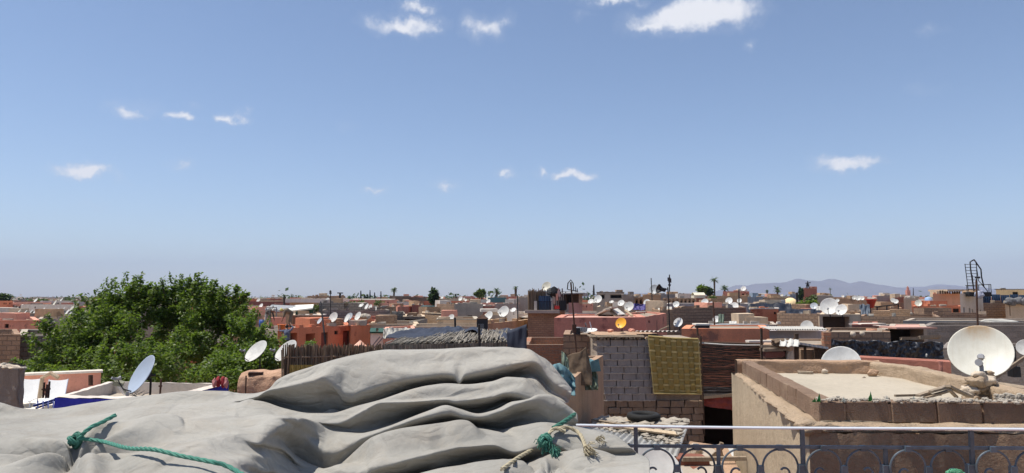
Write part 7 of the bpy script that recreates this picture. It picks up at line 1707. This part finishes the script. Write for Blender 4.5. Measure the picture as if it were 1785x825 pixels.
drape('white sacks behind the railing', 1150, 795, 1230, 812, 11.4, CLOTHW, 'white_sacks', 'sacks', .2, .4, 31, 5); drape('white sheet behind the pale box', 1222, 780, 1285, 800, 12.5, CLOTHW, 'white_sheet', 'sheet', .2, .5, 33, 4)
drape('grey blue cloth heap left of the sacks', 1168, 782, 1200, 796, 12, GREYBLUE, 'cloth_heap', 'cloth', .15, .3, 34, 4); stone('grey stone lump on the junk terrace', P(1210, 795, 11.2), (.12, .1, .11), 90, STONE)
for k in range(4): slab(('first', 'second', 'third', 'fourth')[k] + ' stick in the junk beside the alley', P(1268 - 9 * k, 806 - 3 * k, 10.8), (.05, .04, .5), WOOD, 0, 'stick', 'stick', .004, (.2, .5 * (k - 1.5)))
# ------------------------------------------------------------------ the big courtyard tree
tr = empty('broadleaf_tree', Vector((P(270, 600, 28).x, 28.5, 0))); tag(tr, 'big bushy green tree filling the courtyard at left', 'tree'); T0 = tr.location.copy()
lob = [(265, 582, 28, 116, 64), (165, 604, 27.5, 76, 54), (370, 582, 28.5, 84, 62), (240, 545, 28.5, 72, 40), (330, 541, 29, 72, 40), (110, 635, 27, 58, 42), (425, 610, 26.5, 42, 46), (300, 640, 25.5, 120, 40), (190, 655, 25.5, 110, 34), (420, 650, 25, 55, 34), (180, 550, 29, 42, 28), (395, 556, 28.5, 36, 30), (80, 655, 26.5, 40, 26), (385, 660, 24.5, 70, 26), (455, 640, 25.5, 28, 40)]
tk_ = MB(); rt2 = random.Random(33); ztr = P(270, 660, 28).z
tk_.tube([(0, 0, 0), (.15, 0, 3), (.05, .1, 6), (0, 0, ztr)], [.42, .34, .30, .22], 12); tk_.build('trunk', BARK, tr, True)
cm = MB()
for (u, v, d, ru, rv) in lob:
    c = P(u, v, d) - T0; rx, rz = ru * d / F, rv * d / F; ry = max(rx, rz) * .9
    lm = MB(); st = Vector((0, 0, ztr - rt2.uniform(.5, 2))); lm.tube([st, st.lerp(c, .55) + Vector((rt2.gauss(0, .2), rt2.gauss(0, .2), -.3)), c], [.14, .09, .03], 7); lm.build('limb', BARK, tr, True)
    ncl = int(16 + rx * rz * 15)
    for k in range(ncl):
        while True:
            q = Vector((rt2.uniform(-1, 1), rt2.uniform(-1, 1), rt2.uniform(-1, 1)))
            if   .3 < q.length < 1.0: break
        cc = c + Vector((q.x * rx, q.y * ry, q.z * rz)); r_ = rt2.uniform(.24, .5)
        leaves(cm, cc, (r_, r_, r_ * .75), int(165 * (r_ / .4) ** 2), .125, rt2)
# shoots reaching out of the top
sh_m = MB()
for k, (u, v, b_u, b_v) in enumerate(((245, 481, 240, 520), (232, 492, 236, 525), (262, 494, 252, 520), (283, 487, 288, 520), (300, 499, 300, 520), (318, 490, 322, 520), (345, 478, 335, 515), (356, 492, 348, 520), (375, 492, 368, 520), (414, 500, 405, 525), (427, 512, 420, 530), (205, 511, 212, 535), (180, 513, 190, 540), (160, 521, 172, 545), (196, 516, 205, 540), (395, 505, 390, 525), (330, 486, 330, 512), (270, 500, 268, 520), (140, 545, 150, 560), (98, 580, 110, 595), (443, 540, 435, 560), (455, 575, 445, 590), (222, 505, 226, 525), (62, 625, 80, 632), (120, 560, 130, 575), (290, 503, 290, 522), (310, 500, 308, 520), (340, 495, 338, 515), (365, 500, 360, 520), (385, 510, 380, 528), (250, 500, 248, 520))):
    d = 28 + rt2.uniform(-.6, .8); a = P(b_u, b_v, d) - T0; b = P(u, v, d) - T0; mid = a.lerp(b, .5) + Vector((rt2.gauss(0, .08), 0, 0)); sm1 = MB(); sm1.tube([a, mid, b], [.03, .02, .008], 5); sm1.build('shoot', BARK, tr)
    n_ = 8
    for s in range(n_):
        p = a.lerp(b, s / (n_ - 1)) ; r_ = .20 * (1 - .62 * s / n_); leaves(cm, p, (r_ * 1.2, r_, r_), int(26 * (1 - .45 * s / n_)), .15, rt2)
for k in range(150):
    (u, v, d, ru, rv) = rt2.choice(lob[:9]); an = rt2.uniform(-.3, 3.44); c = P(u, v, d) - T0; rx, rz = ru * d / F, rv * d / F; dy = rt2.uniform(-.7, .2)
    a = c + Vector((math.cos(an) * rx * .85, dy * rx, math.sin(an) * rz * .85)); L = rt2.uniform(.3, .8); b = a + Vector((math.cos(an) * L * .7, rt2.gauss(0, .2), abs(math.sin(an)) * L * .8 + .12))
    for s in range(6): p = a.lerp(b, s / 5); leaves(cm, p, .13 * (1 - .5 * s / 6), 13, .13, rt2)
cm.build('crown', LEAF_BIG, tr)
# palms and skyline trees
palm('lone bushy palm on the skyline, left of centre', 687, 500.5, 165, 17, 517)
palm('left palm of the middle trio, partly cut by the flue', 840, 503, 150, 15, 520); palm('broad palm in the middle trio', 866, 502, 150, 19, 520); palm('tall thin palm right of the middle trio', 899, 498, 130, 15, 520, n=18, drop=1.3)
palm('tallest palm right of centre', 1245, 482, 165, 21, 515, n=22, drop=1.25); palm('drooping palm beside the tallest one', 1263, 497, 160, 20, 515); palm('bushy palm before the mountains', 1355, 499, 160, 20, 515); palm('tiny far palm below the mountain', 1447, 501.5, 420, 8, 512, n=20); palm('small low palm behind the grey shed', 1337, 505, 200, 9, 515)
palm('low palm beside the first thick aerial', 609, 515, 120, 16, 524); palm('low palm behind the green shed', 496, 513, 130, 14, 522)
tree('dark rounded evergreen on the skyline', 756, 517, 112, 20, 26, LEAF_DARK, 2600, .5); tree('broad dark tree at the left edge of the skyline', 8, 523, 190, 50, 20, LEAF_DARK, 3200, .8); tree('green bushy tree left of the tallest palm', 1222, 506, 160, 18, 14, LEAF_BIG, 1200, .6); tree('dark bushy tree under the tallest palm', 1236, 507, 165, 22, 14, LEAF_DARK, 1500, .6); tree('dull green tree below the left hills', 72, 527, 210, 36, 8, LEAF_OLIVE, 1200, .8)
tree('grey green tree beside the red tower', 1397, 512, 150, 10, 22, LEAF_DARK, 900, .6); tree('olive tree behind the middle palms', 836, 513, 150, 22, 12, LEAF_OLIVE, 1000, .6)
tree('leafy tree between the terracotta house and the big tree', 470, 622, 30, 42, 40, LEAF_BIG, 3200, .16)
# ------------------------------------------------------------------ people
def person(label, at_pt, rz, J, cols, extra=None):
    """J: joint positions (metres, feet at z = 0); one continuous body grown over the joints; cols: material by height rule"""
    m = MB()
    def limb(pts, rs, n=10): 
        m.tube([Vector(p) for p in pts], rs, n)
        for p, r in zip(pts, rs): m.blob(p, r, 1, 0)
    limb([J['hip'], J['waist'], J['chest'], J['neck0']], [.155, .14, .165, .09]); limb([J['neck0'], J['head']], [.06, .065])
    h = Vector(J['head']); fwd = Vector(J.get('face', (0, -1, 0))).normalized(); m.blob(h + Vector((0, 0, .04)), (.082, .098, .118), 3, .0); m.blob(h + fwd * .095 + Vector((0, 0, .01)), (.018, .03, .025), 1, 0)
    for s in (-1, 1):
        sd = 'l' if s < 0 else 'r'; m.blob(h + Vector((fwd.y * s * -.085, fwd.x * s * .085, .02)), (.02, .025, .035), 1, 0)
        limb([J['chest'], J['sh' + sd], J['el' + sd], J['wr' + sd]], [.10, .065, .048, .033]); limb([J['hip'], J['hp' + sd], J['kn' + sd], J['an' + sd]], [.12, .095, .068, .045])
        an = Vector(J['an' + sd]); m.tube([an + Vector((0, 0, -.02)), an + fwd * .14 + Vector((0, 0, -.045))], [.045, .035], 8); m.blob(an + fwd * .15 + Vector((0, 0, -.045)), .036, 1, 0)
        w = Vector(J['wr' + sd]); dr = (w - Vector(J['el' + sd])).normalized(); sx = dr.cross(Vector((0, .3, 1))).normalized(); m.blob(w + dr * .045, (.038, .038, .045), 1, 0)
        for f in range(4): 
            b = w + dr * .08 + sx * (f - 1.5) * .02; L = (.06, .075, .07, .055)[f]; m.tube([b, b + dr * L * .6, b + dr * L * .9 - Vector((0, 0, L * .35))], .009, 6)
        m.tube([w + dr * .03 + sx * .035, w + dr * .07 + sx * .06], .011, 6)
    o = m.build('person', cols[0][1], None, True); md = o.modifiers.new('grow', 'REMESH'); md.mode = 'VOXEL'; md.voxel_size = .013; md.use_smooth_shade = True
    sm_ = o.modifiers.new('smooth', 'SMOOTH'); sm_.factor = .5; sm_.iterations = 4
    dg = bpy.context.evaluated_depsgraph_get(); me = bpy.data.meshes.new_from_object(o.evaluated_get(dg)); o.modifiers.clear(); o.data = me
    me.materials.clear(); [me.materials.append(c[1]) for c in cols]
    idx = []
    for p in me.polygons:
        k = 0
        for i, c in enumerate(cols):
            if c[0](p.center): k = i; break
        idx.append(k)
    me.polygons.foreach_set('material_index', idx); me.polygons.foreach_set('use_smooth', [True] * len(idx))
    o.location = at_pt; o.rotation_euler = (0, 0, rz); tag(o, label, 'person')
    return o
SKIN = simple('skin', (.26, .14, .085), .6, var=.1); HAIR = simple('dark hair', (.012, .010, .010), .7); NAVY = simple('blue grey shirt', (.10, .115, .17), .9, var=.3); BLKT = simple('black trousers', (.02, .02, .024), .9); CAMO = simple('grey mottled shirt', (.15, .14, .13), .9, var=.7, sc=14); PALET = simple('pale trousers', (.42, .40, .37), .9, var=.25); KHAKI = simple('khaki clothes', (.17, .145, .105), .9, var=.4, sc=10); YEL = simple('yellow cap', (.62, .55, .18), .8); WHCAP = simple('white cap', (.65, .62, .56), .8)
near = lambda a, r: (lambda p, a=Vector(a), r=r: (p - a).length < r)
# man on the ladder holding up a bucket (seen from behind)
base = P(499, 624, 39.5); sc_h = 1.0
J = dict(hip=(0, 0, .92), waist=(0, .02, 1.08), chest=(-.02, .05, 1.32), neck0=(-.03, .08, 1.50), head=(-.04, .12, 1.62), face=(-.4, 1, 0), shl=(-.20, .05, 1.44), ell=(-.42, .18, 1.42), wrl=(-.46, .22, 1.66), shr=(.17, .05, 1.46), elr=(.26, .20, 1.60), wrr=(.10, .30, 1.80), hpl=(-.10, 0, .88), knl=(-.12, .16, .52), anl=(-.12, .02, .12), hpr=(.10, 0, .88), knr=(.14, .22, .62), anr=(.14, .08, .30))
person('man in a blue grey shirt and black trousers lifting an orange bucket to the roof', base, 0, J, [(near((-.04, .08, 1.70), .115), HAIR), (lambda p: p.z < .97, BLKT), (lambda p: p.z > 1.52 and abs(p.x + .04) < .13, SKIN), (near((-.46, .22, 1.68), .16), SKIN), (near((.10, .30, 1.82), .16), SKIN), (lambda p: True, NAVY)])
bk_ = empty('orange_bucket', P(490.5, 576.5, 40)); tag(bk_, 'orange rubber bucket held against the terracotta roof edge', 'bucket'); m = MB(); m.lathe([(.001, 0), (.15, 0), (.21, .33), (.225, .34), (.225, .31), (.20, .31), (.14, .03), (.001, .03)], 22); m.build('tub', TERRAT, bk_, True)
for s in (-1, 1): m = MB(); m.tube([(s * .21, 0, .31), (s * .26, 0, .35), (s * .21, .08, .37)], .014, 6); m.build('handle', TERRAT, bk_)
ld = empty('wood_ladder', P(499, 640, 40)); tag(ld, 'wooden ladder under the man with the bucket', 'ladder'); l0 = ld.location.copy()
for s in (-.22, .22): m = MB(); m.bar(Vector((s, -.1, -1.5)), P(499, 574, 41) - l0 + Vector((s, 0, 0)), .05); m.build('stile', WOODD, ld)
for k in range(10): m = MB(); f = k / 9.5; q = Vector((0, -.1, -1.5)).lerp(P(499, 574, 41) - l0, f); m.bar(q + Vector((-.22, 0, 0)), q + Vector((.22, 0, 0)), .035); m.build('rung', WOODD, ld)
# two men bending over on the roof
zroof = P(482, 573, 41.5).z
qa = P(466, 573, 43); qa.z = zroof - .02
J = dict(hip=(-.06, .12, .80), waist=(-.02, .06, .90), chest=(.16, -.06, 1.0), neck0=(.32, -.14, 1.02), head=(.42, -.20, 1.00), face=(.8, -.5, -.3), shl=(.20, -.24, 1.0), ell=(.24, -.30, .74), wrl=(.30, -.32, .50), shr=(.22, .10, 1.02), elr=(.30, .06, .76), wrr=(.38, .0, .52), hpl=(-.08, .02, .78), knl=(-.10, -.06, .42), anl=(-.12, 0, .06), hpr=(-.04, .22, .78), knr=(.06, .20, .42), anr=(.02, .26, .06))
person('man in mottled grey bending over on the terracotta roof, left', qa, 0, J, [(near((.42, -.20, 1.06), .11), WHCAP), (near((.42, -.20, 1.0), .15), SKIN), (lambda p: p.z < .06, BLKT), (near((.30, -.32, .48), .15), SKIN), (near((.38, 0, .5), .15), SKIN), (lambda p: p.z < .78 and p.x < .12, PALET), (lambda p: True, CAMO)])
qb = P(504, 573, 43.2); qb.z = zroof - .02
Jm = {k: (-v[0], v[1], v[2]) for k, v in J.items() if k != 'face'}; Jm['face'] = (-.8, -.5, -.3)
person('man in khaki with a yellow cap bending over on the terracotta roof, right', qb, 0, Jm, [(near((-.42, -.20, 1.06), .11), YEL), (near((-.42, -.20, 1.0), .15), SKIN), (lambda p: p.z < .06, BLKT), (near((-.30, -.32, .48), .15), SKIN), (near((-.38, 0, .5), .15), SKIN), (lambda p: True, KHAKI)])
m = MB(); m.lathe([(.001, 0), (.16, 0), (.20, .3), (.18, .55), (.001, .55)], 16); o = m.build('blue_drum', simple('blue plastic', (.03, .08, .32), .5, var=.2), None, True, P(457, 574, 43.2)); tag(o, 'blue plastic drum left of the bending men', 'drum')
# ------------------------------------------------------------------ air between us and the mountains
hz = MB(); hz.box((0, 1500, 299), (19000, 22000, 600)); 
HM = bpy.data.materials.new('dusty air'); HM.use_nodes = True; t = HM.node_tree; t.nodes.clear()
pv = N(t, 'ShaderNodeVolumePrincipled'); pv.inputs['Color'].default_value = (.64, .71, .93, 1); pv.inputs['Density'].default_value = 1.05e-4; pv.inputs['Anisotropy'].default_value = .0
oo = N(t, 'ShaderNodeOutputMaterial'); t.links.new(pv.outputs[0], oo.inputs['Volume'])
hb = hz.build('haze', HM); tag(hb, kind='stuff')
